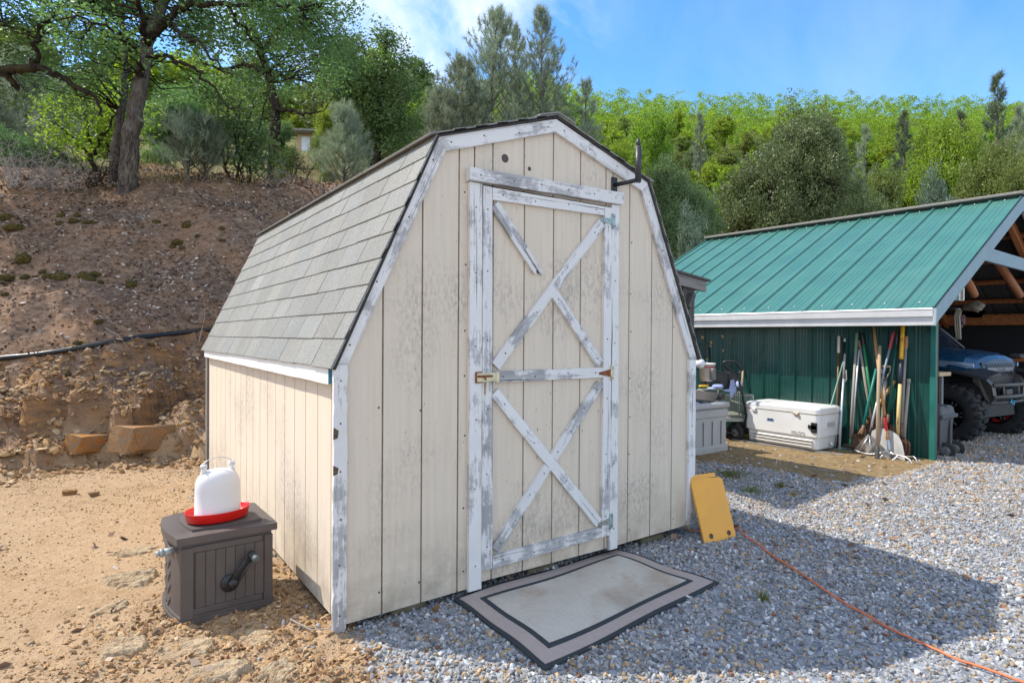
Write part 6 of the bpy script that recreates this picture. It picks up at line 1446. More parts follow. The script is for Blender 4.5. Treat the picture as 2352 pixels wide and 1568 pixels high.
mb = MB(); mb.box((LC+.004, .27, .33), (.014, .24, .13), bev=.006); mb.box((LC+.008, .27, .315), (.014, .19, .06), mi=1, bev=.004); mb.build('handle', [COOL, plain('handle_recess', (.45, .44, .42), .6)], co)
mb = MB(); mb.lathe([(.0001, .02), (.018, .02), (.022, 0)], (LC, .3, .07), (1, 0, 0), 14); mb.build('drain_plug', COOL, co)
def lettering(txt, size, mat, parent, loc, rot, depth=.002, spacing=1.0, name='lettering', scale=(1, 1, 1)):
    cu = bpy.data.curves.new('t', 'FONT'); cu.body = txt; cu.size = size; cu.extrude = depth; cu.align_x = 'CENTER'; cu.align_y = 'CENTER'; cu.space_character = spacing; cu.resolution_u = 3
    to = bpy.data.objects.new('t', cu); COL.objects.link(to); dg = bpy.context.evaluated_depsgraph_get(); me = bpy.data.meshes.new_from_object(to.evaluated_get(dg)); bpy.data.objects.remove(to)
    me.materials.clear(); me.materials.append(mat); o = link(name, me, parent); o.location = loc; o.rotation_euler = rot; o.scale = scale; return o
lettering('IGLOO', .052, plain('embossed_letter', (.50, .50, .50), .5), co, (.745, -.001, .20), (math.pi/2, 0, 0), .002, 1.15)
mb = MB(); mb.slab([(6.20, 2.32, -.12), (6.36, .95, -.12), (6.36, .95, -.046), (6.20, 2.32, -.046)], (.10, .012, 0), 0, 8, .003); tag(mb.build('timber', GREYWOOD), 'grey timber sleeper under the white cooler', 'timber')
mb = MB(); mb.slab([(6.56, 2.30, -.12), (6.70, .98, -.12), (6.70, .98, -.046), (6.56, 2.30, -.046)], (.10, .012, 0), 0, 8, .003); tag(mb.build('timber', GREYWOOD), 'second grey timber half hidden behind the one under the cooler', 'timber')

# long-handled tools leaning on the wall; each from its top and foot as surveyed
PT = lambda n, c, r=.45: plain('paint_'+n, c, r, 0, .12, 14, 0, tuple(q*.6+.03 for q in c), dirt_amt=.3)
C_YEL, C_GRN, C_TEAL, C_RED, C_SILV, C_BLU, C_DKG, C_BLK = PT('yellow', (.75, .40, .02)), PT('green', (.03, .22, .09)), PT('teal', (.01, .20, .17)), PT('red', (.50, .04, .045)), plain('silver_pole', (.58, .60, .63), .35, .3, .1, 14), PT('blue_grey', (.20, .24, .32)), PT('dark_green', (.015, .10, .08)), BLACK
C_PALE = PT('pale_yellow', (.70, .50, .22)); C_NAVY = PT('navy', (.03, .035, .06)); C_WHT = PT('rusty_white', (.62, .52, .42)); C_REDLAB = PT('label_red', (.62, .02, .02))
def tool(name, label, cat, top, foot, ot, of, r, segs, r1=None):
    """segs: [(from, to, material, part name)] along the handle, 0 = top"""
    a = wall_pt(tp(*top), ot); b = wall_pt(tp(*foot), of); a = Vector(a); b = Vector(b); th = thing(name, label, cat, b)
    for s0, s1, mt_, nm in segs:
        mb = MB(); p, q = a.lerp(b, s0)-b, a.lerp(b, s1)-b; rr = r*(1.18 if nm in ('grip', 'sleeve', 'ferrule') else 1.0)
        if nm == 'shaft': mb.tube([p, p.lerp(q, .5)+Vector((0, .003, 0)), q], [r*.95, r, r], 10)
        else: mb.tube([p, p.lerp(q, .06), p.lerp(q, .94), q], [rr*.8, rr, rr, rr*.85], 10)
        mb.build(nm, mt_, th)
    return th, a, b
tool('scraper_pole', 'rust and white topped thin pole with yellow flakes, leftmost behind the others', 'pole', (185, 265), (168, 1330), .03, .16, .015, [(0, .155, C_WHT, 'grip'), (.155, 1, PT('worn_yellow_black', (.12, .075, .02)), 'shaft')])
th, a, b = tool('banded_pole', 'black pole with two yellow bands near its foot, beside the silver pole', 'pole', (241, 290), (128, 1400), .03, .28, .0135, [(0, .03, C_SILV, 'tip'), (.03, .70, C_BLK, 'shaft'), (.70, .755, C_YEL, 'band'), (.755, .775, C_BLK, 'shaft'), (.775, .825, C_YEL, 'band'), (.825, 1, PT('slate', (.06, .07, .09)), 'shaft')])
th, a, b = tool('pruning_pole', 'silver pole with a cord hook near its top and a block foot', 'pole', (242, 435), (187, 1385), .08, .30, .014, [(0, .25, PT('worn_grey', (.36, .34, .30)), 'shaft'), (.25, 1, C_SILV, 'shaft')])
mb = MB(); p = (a-b)*.76; mb.tube([p+Vector(v) for v in ((.0, -.02, .06), (-.01, -.035, .10), (-.01, -.04, -.02), (0, -.02, -.05), (0, 0, -.04))], .006, 6); mb.build('hook', plain('pale_cord', (.5, .48, .42), .8), th)
mb = MB(); mb.box((0, 0, .0), (.07, .07, .05), bev=.01); mb.build('foot', plain('foot_grey', (.25, .25, .25), .6), th)
a = wall_pt(tp(229, 500), .10); f = wall_pt(qp(1620, 1505), .42); th = thing('squeegee', 'thin pale green rod slanting down to a long white bar before the cooler', 'squeegee', f)
mb = MB(); mb.tube([Vector(a)-Vector(f), Vector(wall_pt(qp(1735, 1105), .36))-Vector(f), Vector((0, 0, .01))], .009, 8); mb.build('rod', PT('pale_green', (.16, .30, .25)), th)
e1, e2 = Vector(wall_pt(qp(1600, 1530), .45))-Vector(f), Vector(wall_pt(tp(285, 1455), .45))-Vector(f)
mb = MB(); mb.tube([e1, e2], .022, 8); mb.build('bar', C_SILV, th)
mb = MB(); mb.tube([Vector((0, 0, .01)), e1.lerp(e2, .35)+Vector((-.02, 0, .05)), e1.lerp(e2, .7)+Vector((-.02, 0, .01))], .005, 6); mb.build('wire', C_DKG, th)
th, a, b = tool('garden_rake', 'grey wooden handle with faded green top and green foot, left of the crossed handles', 'tool', (354, 235), (291, 1290), .03, .22, .0165, [(0, .18, PT('faded_green', (.13, .24, .13)), 'grip'), (.18, .945, GREYHANDLE, 'shaft'), (.945, 1, C_GRN, 'sleeve')])
mb = MB(); mb.box((0, 0, -.01), (.05, .16, .03), bev=.005); mb.build('head', IRON, th)
tool('silver_pole', 'slim bright silver pole close against the grey handle with the green top', 'pole', (377, 372), (305, 1240), .05, .20, .011, [(0, .03, BLACK, 'tip'), (.03, 1, C_SILV, 'shaft')])
def blade(th, foot, w, L, mat, tilt=(0, 0, 0), name='blade', thick=.006, tipk=.55, dirn=None):
    """pointed shovel blade hanging from the handle's foot"""
    d = dirn.normalized(); sd = Vector((0.05, -1, 0)); sd = (sd-d*sd.dot(d)).normalized(); nn_ = d.cross(sd)
    prof = [(0, .12), (.08, .42), (.18, .5), (.55, .5), (.8, .38), (.95, .16), (1, .02)]; n = 6; V = []
    for t, w_ in prof:
        for j in range(n+1): s = -1+2*j/n; V.append(d*(t*L)+sd*(s*w_*w)+nn_*(.16*w*(s*s-.5)*(1-t*.4))+nn_*(-.03*math.sin(t*3)))
    m_ = len(V); V2 = [v+nn_*thick for v in V]; F = [(i*(n+1)+j, i*(n+1)+j+1, (i+1)*(n+1)+j+1, (i+1)*(n+1)+j) for i in range(len(prof)-1) for j in range(n)]; F2 = [tuple(m_+q for q in f_[::-1]) for f_ in F]
    rim = [i*(n+1) for i in range(len(prof))]; F3 = [(rim[i], rim[i+1], m_+rim[i+1], m_+rim[i]) for i in range(len(prof)-1)]+[(rim[i]+n, m_+rim[i]+n, m_+rim[i+1]+n, rim[i+1]+n) for i in range(len(prof)-1)]
    mb = MB(); mb.add([v+foot for v in V+V2], F+F2+F3, 0, None, True); return mb.build(name, mat, th)
O = Vector((0, 0, 0))
th, a, b = tool('spade', 'weathered grey wooden spade handle slanting left to right behind the teal one', 'spade', (372, 310), (495, 1085), .03, .16, .0155, [(0, .09, PT('rust_end', (.20, .12, .08)), 'grip'), (.09, 1, GREYHANDLE, 'shaft')]); blade(th, O, .20, .30, IRON, dirn=b-a)
th, a, b = tool('fork', 'green handle with a long black grip slanting behind the tan cultivator', 'tool', (401, 240), (512, 1010), .02, .14, .017, [(0, .15, BLACKPL, 'grip'), (.15, 1, C_GRN, 'shaft')]); blade(th, O, .17, .28, IRON, dirn=b-a)
th, a, b = tool('cultivator', 'long varnished tan handle with a red label and curved steel tines at its foot', 'cultivator', (508, 172), (655, 1340), .04, .33, .0165, [(0, .73, TANWOOD, 'shaft'), (.73, .745, BLACK, 'band'), (.745, .85, C_REDLAB, 'label'), (.85, .92, TANWOOD, 'shaft'), (.92, 1, C_SILV, 'ferrule')])
for pts_ in (((655, 1340), (700, 1375), (780, 1395), (850, 1430), (882, 1490)), ((655, 1340), (720, 1385), (830, 1400), (890, 1400), (925, 1460)), ((655, 1340), (640, 1365), (590, 1390), (560, 1440), (575, 1475)), ((655, 1340), (680, 1372), (735, 1385), (690, 1430), (640, 1440))):
    mb = MB(); mb.tube([Vector(v)-b for v in smooth_pts([wall_pt(tp(*q), .34+.03*i) for i, q in enumerate(pts_)], 4)], .0065, 6); mb.build('tine', STEEL, th)
th, a, b = tool('shovel', 'teal handled shovel with a brown socket and round blade crossing to the left', 'shovel', (536, 575), (400, 1190), .07, .22, .017, [(0, .86, C_TEAL, 'shaft'), (.86, 1, PT('socket_brown', (.22, .12, .08)), 'ferrule')]); blade(th, O, .19, .32, IRON, dirn=b-a)
# fan rake
th, a, b = tool('leaf_rake', 'steel fan leaf rake with a red grip and spread wire tines', 'rake', (698, 225), (472, 1195), .05, .36, .0125, [(0, .175, C_RED, 'grip'), (.175, .62, C_BLU, 'shaft'), (.62, .93, C_SILV, 'shaft'), (.93, 1, BLACK, 'ferrule')])
hb_ = MB(); ends = []
for k in range(24):
    t = k/23; e = Vector(wall_pt(tp(262+470*t, 1440+55*math.sin(t*math.pi)-20*(1-t)), .40))-b; o0 = Vector((0, .02-.04*t, 0)); ends.append(e); dn = (e-o0).normalized()
    hb_.tube([o0, o0.lerp(e, .5)+Vector((-.012, 0, 0)), e, e+Vector((.05, 0, -.022))], .0033, 4, 0, False)
tn_ = hb_.build('tines', plain('dull_tines', (.27, .26, .25), .5, .6, .2, 20), th); tn_['kind'] = 'stuff'
mb = MB(); q = [Vector((0, .02-.04*t, 0)).lerp(ends[int(t*23)], .62)+Vector((-.018, 0, 0)) for t in (0, .2, .4, .6, .8, 1)]; mb.tube(q, .008, 6); mb.build('spreader', STEEL, th)
mb = MB(); mb.tube([Vector((0, 0, .0)), q[1].lerp(O, .4)+Vector((-.03, 0, 0)), q[1]], .006, 6); mb.tube([Vector((0, 0, .0)), q[3].lerp(O, .4)+Vector((-.03, 0, 0)), q[3]], .006, 6); mb.build('stay', STEEL, th)
th, a, b = tool('push_scraper', 'worn wooden handle with a flat rusty blade on the ground, nearest of the tools', 'scraper', (568, 362), (541, 1500), .12, .52, .0195, [(0, .83, HANDLEWOOD, 'shaft'), (.83, 1, PT('dark_sleeve', (.06, .055, .05)), 'sleeve')])
p1, p2 = Vector(wall_pt(tp(398, 1502), .56))-b, Vector(wall_pt(tp(692, 1535), .56))-b; mb = MB(); mb.slab([p1, p2, p2+Vector((.05, .01, .03)), p1+Vector((.05, .01, .03))], (.008, 0, -.012), 0, 4, .003); mb.build('blade', plain('rusty_blade', (.27, .17, .12), .7, .3, .3, 20), th)
th, a, b = tool('scoop_shovel', 'big aluminium scoop shovel with a wooden D grip in the middle of the tools', 'shovel', (622, 690), (585, 1190), .10, .24, .0165, [(0, 1, GREYHANDLE, 'shaft')])
g1, g2 = Vector(wall_pt(tp(585, 553), .09))-b, Vector(wall_pt(tp(668, 555), .09))-b; mb = MB(); mb.tube([g1, g2], .015, 8); mb.build('grip', HANDLEWOOD, th)
mb = MB(); mb.tube([g1, Vector(wall_pt(tp(590, 610), .09))-b, a-b], .008, 6); mb.tube([g2, Vector(wall_pt(tp(665, 600), .09))-b, Vector(wall_pt(tp(640, 645), .09))-b, a-b], .008, 6); mb.build('yoke', PT('yoke', (.30, .24, .22)), th)
sc = [(430, 1240), (470, 1170), (530, 1140), (600, 1135), (680, 1160), (745, 1205), (775, 1270), (795, 1370), (806, 1470), (790, 1487), (680, 1472), (560, 1450), (440, 1420)]
mb = MB(); mb.prism([Vector(wall_pt(tp(*q_), .26+.10*(q_[1]-1135)/350))-b for q_ in sc], Vector((.012, 0, 0))); mb.build('blade', plain('dull_aluminium', (.50, .49, .46), .45, .45, .15, 8, 0, (.36, .32, .27)), th)
th, a, b = tool('square_shovel', 'dark green handle with a dark grip leaning right of the leaf rake handle', 'shovel', (736, 228), (640, 1080), .03, .17, .0145, [(0, .155, BLACKPL, 'grip'), (.155, .91, C_DKG, 'shaft'), (.91, 1, PT('socket_rust', (.24, .13, .09)), 'ferrule')]); blade(th, O, .18, .30, IRON, dirn=b-a)
th, a, b = tool('pick', 'orange brown pick handle lying slantwise across the back of the tools', 'pick', (708, 690), (345, 1230), .05, .15, .0185, [(0, 1, TANWOOD, 'shaft')]); mb = MB(); mb.tube([Vector((0, -.04, -.10)), Vector((0, 0, 0)), Vector((0, .12, -.04))], [.008, .022, .008], 6); mb.build('head', IRON, th)
th, a, b = tool('digging_shovel', 'tallest shovel with a yellow and black handle, pale yellow in its lower half', 'shovel', (784, 168), (736, 1195), .03, .22, .0195, [(0, .315, C_YEL, 'grip'), (.315, .54, C_NAVY, 'shaft'), (.54, 1, C_PALE, 'shaft')])
d_ = (b-a).normalized(); blade(th, O, .20, .28, IRON, dirn=b-a)
ang = math.atan2(-.57, .82)
lettering('DEWALT', .030, BLACK, th, tuple((a-b)*.11+Vector((-.0215, -.006, 0))), (math.pi/2, -math.pi/2+.05, -math.pi/2), .0008, name='marking'); lettering('12', .05, BLACK, th, tuple((a-b)*.86+Vector((-.0245, -.006, 0))), (math.pi/2, -math.pi/2, -math.pi/2), .0008, name='marking')
th, a, b = tool('round_shovel', 'grey wooden handle with a reddish worn top and rust blade, right of the yellow handle', 'shovel', (819, 268), (775, 1080), .02, .14, .0165, [(0, .15, PT('reddish_wood', (.42, .20, .10)), 'grip'), (.15, 1, GREYHANDLE, 'shaft')])
mb = MB(); mb.tube([O, (b-a)*.20], [.02, .022], 10); mb.build('ferrule', PT('socket_dark', (.15, .085, .06)), th); blade(th, (b-a)*.18, .20, .26, plain('red_rust_blade', (.20, .085, .06), .7, .3), dirn=b-a)
tool('axe_handle', 'short bare grey axe handle, rightmost of the tools', 'handle', (842, 670), (791, 1280), .05, .16, .018, [(0, .06, GREYHANDLE, 'grip'), (.06, 1, GREYHANDLE, 'shaft')])
gt = Vector(wall_pt(tp(215, 1350), .22)); mb = MB(); loft(mb, [rrect(-.07, .07, -.13, .13, .02, 0), rrect(-.09, .09, -.16, .16, .02, .07), rrect(-.08, .08, -.15, .15, .02, .07), rrect(-.065, .065, -.125, .125, .02, .01)]); o = mb.build('green_tray', PT('pale_green_tray', (.26, .40, .28))); o.location = (gt.x, gt.y, gt.z-.03); tag(o, 'pale green tray on the ground behind the silver pole', 'tray')

# ------------------------------------------------------------------ utility vehicle and things in the carport mouth
UT = thing('utility_vehicle', 'dark blue off-road utility vehicle with big knobby tyres parked in the carport', 'off-road vehicle', (8.74, .74, -.10), -.12)
UBLUE = plain('metallic_blue_paint', (.010, .070, .150), .28, .35, .12, 6, 0, (.10, .12, .13), dirt_amt=.25)
UDARK = plain('dark_body_plastic', (.022, .023, .025), .5, 0, .25, 8, .05, (.09, .08, .07), dirt_amt=.3)
UGREY = plain('bronze_bumper', (.10, .092, .080), .45, .3, .15, 8, 0, (.12, .11, .10))
UGLOSS = plain('gloss_black', (.012, .012, .014), .2, 0, .2, 6)
LAMP = plain('headlight_lens', (.22, .30, .42), .08, .1, .2, 9, spec=1.0)
AMBER = plain('amber_marker', (.85, .33, .01), .3, 0, .05)
GLASS = Mat('tinted_glass'); GLASS.col((.02, .03, .05)); GLASS.rough(.03); GLASS.b.inputs['Specular IOR Level'].default_value = 1.0; GLASS.b.inputs['Alpha'].default_value = .72
def uwheel(x, y, front=True, red=False):
    mb = MB(); r = .395; w = .13; prof = [(.225, -w*.9), (.26, -w), (.335, -w*1.04), (.372, -w*.86), (.382, -w*.4), (.384, 0), (.382, w*.4), (.372, w*.86), (.335, w*1.04), (.26, w), (.225, w*.9)]
    mb.lathe(prof, (x, y, r), (1, 0, 0), 40)
    for k in range(22):
        a = 2*math.pi*k/22
        for sx, da in ((-1, 0), (1, .5)):
            a2 = a+da*2*math.pi/22; c = Vector((x+sx*w*.50, y+math.cos(a2)*.388, r+math.sin(a2)*.388)); mb.box(c, (w*.86, .058, .034), Matrix.Rotation(a2-math.pi/2, 3, 'X') @ Matrix.Rotation(.22*sx, 3, 'Z'), bev=.006)
            c = Vector((x+sx*w*.98, y+math.cos(a2)*.362, r+math.sin(a2)*.362)); mb.box(c, (.022, .05, .052), Matrix.Rotation(a2-math.pi/2, 3, 'X'), bev=.004)
    t = mb.build('wheel', RUBBER, UT)
    mb = MB(); s = -1
    mb.lathe([(.225, -w*.9), (.205, -w*.95), (.195, -w*.55), (.19, w*.3), (.0001, w*.35)], (x, y, r), (1, 0, 0), 36)
    mb.lathe([(.0001, -w*.78), (.045, -w*.78), (.052, -w*.66), (.052, -w*.2)], (x, y, r), (1, 0, 0), 20)
    for k in range(6):
        a = 2*math.pi*k/6
        for d in (-.16, .16):
            p = Vector((x-w*.62, y+math.cos(a)*.05, r+math.sin(a)*.05)); q = Vector((x-w*.80, y+math.cos(a+d)*.20, r+math.sin(a+d)*.20)); mb.tube([p, p.lerp(q, .5), q], [.020, .015, .017], 6)
    for k in range(4):
        a = 2*math.pi*k/4+.4; mb.lathe([(.0001, -.012), (.011, -.012), (.011, 0)], (x-w*.76, y+math.cos(a)*.033, r+math.sin(a)*.033), (1, 0, 0), 8, 1)
    if red: mb.lathe([(.198, -w*.62), (.15, -w*.62), (.15, -w*.58), (.198, -w*.58)], (x, y, r), (1, 0, 0), 30, 2)
    mb.build('rim', [UGLOSS, STEEL, C_REDLAB], t)
uwheel(.15, 0); uwheel(1.50, 0, red=True); uwheel(.15, 2.35); uwheel(1.50, 2.35)
# body: lofted nose and bonnet (x across, y back to front is +/-), sections from rear to front
def bsec(y, w, zl, zs, zt, crown=.05, cx_=.825):
    return [(cx_-w, y, zl), (cx_-w*1.0, y, zs), (cx_-w*.86, y, zt-.02), (cx_-w*.45, y, zt+crown*.7), (cx_, y, zt+crown), (cx_+w*.45, y, zt+crown*.7), (cx_+w*.86, y, zt-.02), (cx_+w, y, zs), (cx_+w, y, zl)]
mb = MB(); loft(mb, [bsec(.95, .74, .92, 1.18, 1.29), bsec(.55, .74, .95, 1.15, 1.265), bsec(.15, .73, .98, 1.11, 1.235), bsec(-.20, .66, .98, 1.07, 1.195), bsec(-.38, .56, .98, 1.05, 1.16, .045), bsec(-.455, .44, .99, 1.04, 1.115, .035)], 0, False); mb.build('bonnet', UBLUE, UT)
mb = MB(); loft(mb, [bsec(.9, .72, .50, .80, .93, 0), bsec(.5, .62, .50, .8, .93, 0), bsec(.1, .50, .52, .8, .97, 0), bsec(-.3, .46, .58, .82, .99, 0), bsec(-.47, .45, .66, .84, 1.02, 0)], 0, False); mb.box((.825, 1.9, .75), (1.3, 2.0, .6), bev=.08); mb.build('lower_body', UDARK, UT)
# fender flare over each front wheel
for sg, cx_ in ((1, .15), (-1, 1.50)):
    mb = MB(); V = []; ar = [(168, .58), (150, .57), (130, .565), (110, .56), (90, .565), (72, .58), (56, .62), (46, .68)]
    for a, rr in ar:
        y, z = -math.cos(R(a))*rr, .40+math.sin(R(a))*rr*1.0
        V += [(cx_-.15*sg, y, z), (cx_-.13*sg, y*1.04, z+.03), (cx_+.22*sg, y*1.02, z+.10), (cx_+.22*sg, y*1.02, z+.05)]
    mb.add(V, [(4*i+j, 4*i+(j+1) % 4, 4*i+4+(j+1) % 4, 4*i+4+j) for i in range(len(ar)-1) for j in range(4)]+[(0, 1, 2, 3), tuple(4*(len(ar)-1)+j for j in (3, 2, 1, 0))]); mb.build('fender', UDARK, UT)
mb = MB(); mb.prism([(.080, .16, 1.00), (.080, -.02, .985), (.120, -.30, .965), (.120, -.33, 1.03), (.085, -.02, 1.075), (.078, .20, 1.13)], (.03, 0, 0)); mb.build('cheek_panel', UBLUE, UT)
for sg in (0, 1):
    f = (lambda x: x) if sg == 0 else (lambda x: 1.65-x)
    mb = MB(); mb.prism([(f(.062), .30, 1.135), (f(.066), .10, 1.045), (f(.10), -.16, 1.02), (f(.20), -.40, 1.04), (f(.19), -.40, 1.095), (f(.085), -.12, 1.115), (f(.064), .05, 1.13)], (.035 if sg == 0 else -.035, 0, .0)); mb.build('headlight', LAMP, UT)
mb = MB(); mb.box((.068, .33, .985), (.02, .07, .085), Matrix.Rotation(.35, 3, 'X'), bev=.006); mb.build('side_marker', AMBER, UT)
# grille with its name bar
mb = MB(); mb.prism([(.36, -.445, 1.105), (1.29, -.445, 1.105), (1.25, -.475, .90), (.40, -.475, .90)], (0, .05, 0)); mb.build('grille_frame', UDARK, UT)
mb = MB(); mb.box((.825, -.478, 1.005), (.72, .03, .055), bev=.006); nb_ = mb.build('name_bar', plain('brushed_grey_bar', (.22, .225, .235), .45, .3), UT)
lettering('POLARIS', .052, plain('debossed_letter', (.10, .10, .105), .5), UT, (.825, -.4945, 1.005), (math.pi/2, 0, 0), .0012, 1.25)
mb = MB()
for k in range(9):
    for z, o_ in ((1.075, 0), (1.05, .04), (.955, 0), (.93, .04)): mb.box((.47+k*.082+o_, -.481, z), (.052, .012, .017), mi=0, bev=.002)
g_m = mb.build('grille_mesh', UGLOSS, UT); g_m['kind'] = 'stuff'
mb = MB(); mb.lathe([(.0001, .004), (.035, .004), (.04, 0)], (.825, -.40, 1.178), (0, -.45, .9), 18); mb.build('badge', plain('bright_badge', (.6, .62, .66), .3, .6), UT)
# bumper
for sg in (0, 1):
    f = (lambda x: x) if sg == 0 else (lambda x: 1.65-x)
    mb = MB(); mb.prism([(f(.30), -.40, .965), (f(.30), -.56, .89), (f(.34), -.66, .80), (f(.38), -.68, .62), (f(.42), -.60, .54), (f(.38), -.50, .62), (f(.34), -.44, .76), (f(.30), -.30, .86)], (.09 if sg == 0 else -.09, 0, 0)); mb.build('bumper_wing', UGREY, UT)
mb = MB()
for z, y, r_ in ((.80, -.665, .026), (.64, -.68, .026), (.56, -.62, .02)): mb.tube([(.38, y, z), (.825, y-.05, z), (1.27, y, z)], r_, 10)
for x in (.62, 1.03): mb.tube([(x, -.70, .64), (x, -.69, .80)], .018, 8)
mb.build('bumper_bar', UGREY, UT)
mb = MB(); mb.prism([(.34, -.20, .60), (.34, -.52, .60), (.42, -.50, .36), (.46, -.15, .30)], (.80, 0, 0)); mb.build('skid_plate', UDARK, UT)
mb = MB(); mb.box((.825, -.60, .70), (.22, .14, .12), bev=.03); mb.tube([(.825, -.68, .60), (.86, -.74, .57), (.82, -.76, .53), (.79, -.72, .56), (.825, -.70, .60)], .014, 6, 1); mb.build('winch', [UGLOSS, plain('blue_hook', (.05, .35, .55), .4)], UT)
for cx_ in (.42, 1.23):
    mb = MB(); P_ = []
    for k in range(64): a = k*.7; P_.append((cx_+.052*math.cos(a), .03+.052*math.sin(a), .60+k*.0055))
    mb.tube(P_, .010, 6); mb.tube([(cx_, .03, .5), (cx_, .03, 1.0)], .022, 8); sp_ob = mb.build('shock_spring', UGLOSS, UT)
    mb = MB(); mb.tube([(cx_-.2 if cx_ < .8 else cx_+.2, 0, .42), (.6 if cx_ < .8 else 1.05, .05, .52)], .022, 8); mb.tube([(cx_-.2 if cx_ < .8 else cx_+.2, 0, .36), (.6 if cx_ < .8 else 1.05, -.10, .40)], .022, 8); mb.build('suspension_arm', UDARK, UT)
# cab: windscreen, pillars, roof, wheel, seats
mb = MB(); mb.prism([(.22, .50, 1.30), (1.43, .50, 1.30), (1.36, 1.05, 1.84), (.29, 1.05, 1.84)], (0, .008, .006)); mb.build('windscreen', GLASS.m, UT)
for sg in (0, 1):
    f = (lambda x: x) if sg == 0 else (lambda x: 1.65-x)
    mb = MB(); mb.tube([(f(.19), .47, 1.27), (f(.27), 1.06, 1.86), (f(.28), 1.4, 1.90), (f(.28), 2.2, 1.90), (f(.22), 2.35, 1.2)], .030, 10); mb.build('roll_cage', UGLOSS, UT)
    mb = MB(); mb.box((f(.52), 1.75, 1.05), (.55, .5, .16), bev=.04); mb.box((f(.52), 2.0, 1.35), (.55, .14, .55), bev=.05); mb.build('seat', UDARK, UT)
    mb = MB(); mb.prism([(f(.10), .62, .95), (f(.10), 1.5, .95), (f(.10), 1.5, 1.28), (f(.10), .75, 1.27)], (.03 if sg == 0 else -.03, 0, 0)); mb.build('door', UBLUE, UT)
mb = MB(); mb.prism([(.24, .62, 1.29), (.24, 1.2, 1.29), (.24, 1.1, 1.40), (.24, .95, 1.47), (.24, .80, 1.42)], (.02, 0, 0)); mb.build('iridescent_shield', plain('violet_blue_film', (.10, .16, .62), .15, .5, .3, 5, 0, (.30, .14, .55), dirt_amt=.8), UT)
mb = MB(); mb.box((.825, 1.65, 1.93), (1.2, 1.3, .04), bev=.015); mb.build('roof', UGLOSS, UT)
mb = MB(); mb.lathe([(.155, -.012), (.17, -.012), (.17, .012), (.155, .012), (.155, -.012)], (.5, 1.15, 1.36), (0, -.8, .6), 24); mb.tube([(.5, 1.15, 1.36), (.5, .9, 1.25)], .02, 8); mb.build('steering_wheel', UGLOSS, UT)
# wheeled bin behind the wall corner
bc = at_plane(*vp(235, 1480), (7.6, .45, 0), (0, 1, 0)); bn_ = thing('wheeled_bin', 'grey wheeled tool bin standing just inside the carport corner', 'bin', (bc[0]-.20, .50, -.10), .0)
GB = plain('dark_grey_bin', (.085, .083, .085), .55, 0, .15, 8, .03, (.15, .14, .13), dirt_amt=.35)
mb = MB(); loft(mb, [rrect(-.19, .13, -.19, .19, .03, .06), rrect(-.22, .19, -.22, .22, .03, .50)]); mb.box((.0, -.01, .50), (.45, .47, .05), bev=.01); mb.box((-.19, -.20, .30), (.05, .03, .36), bev=.006); mb.box((.06, -.225, .30), (.05, .02, .30), bev=.006); mb.build('body', GB, bn_)
mb = MB(); loft(mb, [rrect(-.215, .20, -.225, .225, .03, .525), rrect(-.20, .19, -.21, .21, .03, .60), rrect(-.17, .15, -.19, .19, .03, .625)]); mb.box((.0, -.19, .60), (.08, .05, .06), bev=.01); mb.build('lid', GB, bn_)
for x, y in ((.16, -.235), (-.13, -.24)):
    mb = MB(); mb.lathe([(.055, -.022), (.09, -.024), (.10, -.012), (.10, .012), (.09, .024), (.055, .022)], (x, y, .10), (.95, .3, 0), 24); w_ = mb.build('wheel', RUBBER, bn_)
    mb = MB(); mb.lathe([(.055, -.012), (.045, -.018), (.02, -.018), (.0001, -.022)], (x, y, .10), (.95, .3, 0), 16)
    for k in range(6): a = k*math.pi/3; mb.tube([(x-.02, y, .10), (x-.018-.3*.05*math.cos(a)*0, y+.05*math.cos(a)*.95, .10+.05*math.sin(a))], .007, 5)
    mb.build('hub', plain('grey_hub', (.16, .16, .16), .5), w_)
# saw bench edge
sb = at_plane(*vp(205, 805), (8, .75, 0), (0, 1, 0)); sbn = thing('saw_bench', 'saw bench with a pale wooden top and grey leg behind the wheeled bin', 'bench', (sb[0]-.30, .78, -.10))
mb = MB(); mb.box((0, 0, sb[2]+.10), (.36, .5, .05), bev=.004); mb.build('top', PALEWOOD, sbn)
for sx in (-.16, .02):
    for sy in (-.2, .2):
        mb = MB(); mb.slab([(sx*1.35, sy, 0), (sx*1.35+.06, sy, 0), (sx+.06, sy, sb[2]+.075), (sx, sy, sb[2]+.075)], (0, .03, 0)); mb.build('leg', plain('grey_leg', (.20, .20, .19), .6), sbn)
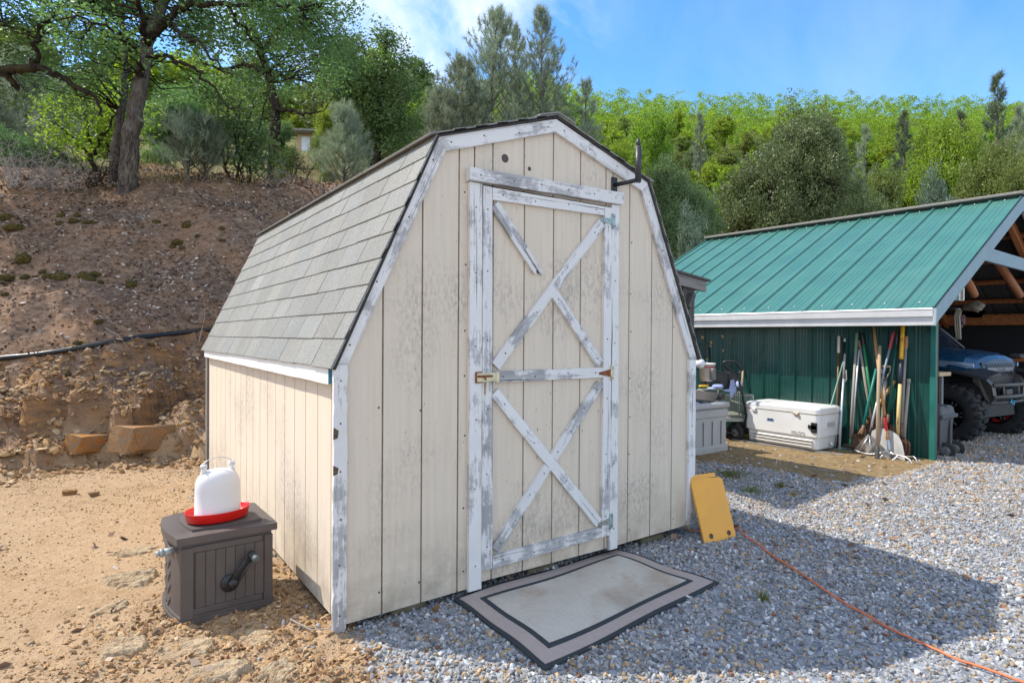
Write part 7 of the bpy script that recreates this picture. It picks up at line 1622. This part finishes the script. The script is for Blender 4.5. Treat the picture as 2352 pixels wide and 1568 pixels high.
# string trimmer, rope and cloths hanging from the beam
def vpt(x, y, X): return at_plane(*vp(x, y), (X, 0, 0), (1, 0, 0))
XT = 11.6
c0 = vpt(590, 190, XT); tr = thing('string_trimmer', 'cream and orange string trimmer engine hanging under the orange beam', 'trimmer', c0); k = 1/FPX*.2349*10.6
rel = lambda x, y, d=0: Vector(vpt(x, y, XT-d))-Vector(c0)
mb = MB(); mb.tube([rel(340, 183), rel(460, 186)], .018, 8); mb.build('shaft', STEEL, tr)
mb = MB(); mb.tube([rel(455, 186), rel(500, 172), rel(560, 160), rel(600, 155), rel(650, 180)], [.02, .06, .085, .10, .085], 12); mb.box(rel(615, 150), (.18, .18, .09), bev=.03); mb.build('engine_cover', plain('cream_grey_engine', (.30, .25, .18), .6, 0, .35, 18, 0, (.10, .08, .06), dirt_amt=.7), tr)
mb = MB(); loft(mb, [[rel(x, y)+Vector((0, dy, 0)) for x, y, dy in ((525, 200, -.08), (632, 200, -.08), (632, 200, .08), (525, 200, .08))], [rel(x, y)+Vector((0, dy, 0)) for x, y, dy in ((540, 262, -.06), (615, 268, -.06), (615, 268, .06), (540, 262, .06))]]); mb.build('fuel_tank', plain('orange_tank', (.62, .16, .06), .45), tr)
mb = MB()
for a0, a1 in ((390, 410), (412, 428), (432, 445)): mb.tube([vpt(a0+20, 198, XT), vpt(a0, 260, XT-.05), vpt(a0+5, 330, XT), vpt(a1, 480, XT)], .018, 6)
tag(mb.build('rope', plain('cream_rope', (.55, .48, .36), .9, 0, .2, 60, .4)), 'cream rope looped over the shaft of the hanging trimmer', 'rope')
for x0, y0, x1, y1, cc, lab in ((448, 235, 487, 330, (.42, .24, .30), 'pinkish rag hanging beside the rope'), (440, 300, 468, 362, (.32, .18, .26), 'mauve rag hanging lower beside the rope')):
    mb = MB(); mb.prism([vpt(x0, y0, XT+.05), vpt(x1, y0+8, XT+.05), vpt(x1, y1, XT+.05), vpt(x0+6, y1+6, XT+.05)], (.02, 0, 0)); tag(mb.build('rag', plain('rag_'+str(x0), cc, .95, 0, .25, 20)), lab, 'rag')
mb = MB(); q = [at_plane(*vp(x, y), (8.2, .4, 0), (0, 1, 0)) for x, y in ((372, 100), (440, 100), (440, 20), (438, -6))]; mb.prism(q, (0, .03, 0)); q2 = [at_plane(*vp(x, y), (8.2, .385, 0), (0, 1, 0)) for x, y in ((436, 100), (485, 100), (487, -20), (436, -20))]; mb.prism(q2, (0, .03, 0), 1)
q3 = [at_plane(*vp(x, y), (8.2, .38, 0), (0, 1, 0)) for x, y in ((452, 96), (476, 96), (477, -16), (453, -16))]; mb.prism(q3, (0, .004, 0), 2)
tag(mb.build('window_panel', [GREENROOF, WHITEMETAL, plain('brown_strip', (.20, .13, .09), .6)]), 'green panel end with white trim showing under the carport rake', 'panel')
mb = MB(); q = [vpt(x, y, 10.75) for x, y in ((1050, 1165), (1130, 1150), (1140, 1360), (1062, 1368))]; mb.prism(q, (.22, 0, 0)); tag(mb.build('fuel_can', plain('faded_orange_red', (.70, .16, .10), .5, 0, .1, 8)), 'orange red plastic can just entering at the right edge', 'can')
# clutter along the dark far wall
for x, y, w, h, cc, nm, lab in ((1000, 640, 70, 34, (.05, .05, .055), 'tool_case', 'dark case on the shelf at the back of the carport'), (1040, 655, 40, 20, (.16, .09, .05), 'box', 'brown box on the shelf at the back of the carport')):
    p = vpt(x, y, 12.3); s = .2349/FPX*12; mb = MB(); mb.box((p[0], p[1], p[2]), (.25, w*s*1.2, h*s), bev=.02); tag(mb.build(nm, plain(nm+'_paint', cc, .6)), lab, nm.replace('_', ' '))
p = vpt(960, 680, 12.3); mb = MB(); mb.box((12.35, p[1]+.4, p[2]), (.4, 3.4, .04)); sh_ = mb.build('shelf', ORANGEWOOD); tag(sh_, 'orange brown shelf board along the dark far wall of the carport', 'shelf')
# the nose is short: draw everything ahead of the front axle in, wheels excepted
for ch in [c for c in bpy.data.objects if c.parent == UT and not c.name.startswith(('wheel', 'fender', 'shock', 'suspension'))]:
    if ch.name.startswith('lettering'): ch.location.y *= .60; continue
    for v in ch.data.vertices:
        if v.co.y < 0: v.co.y *= .60
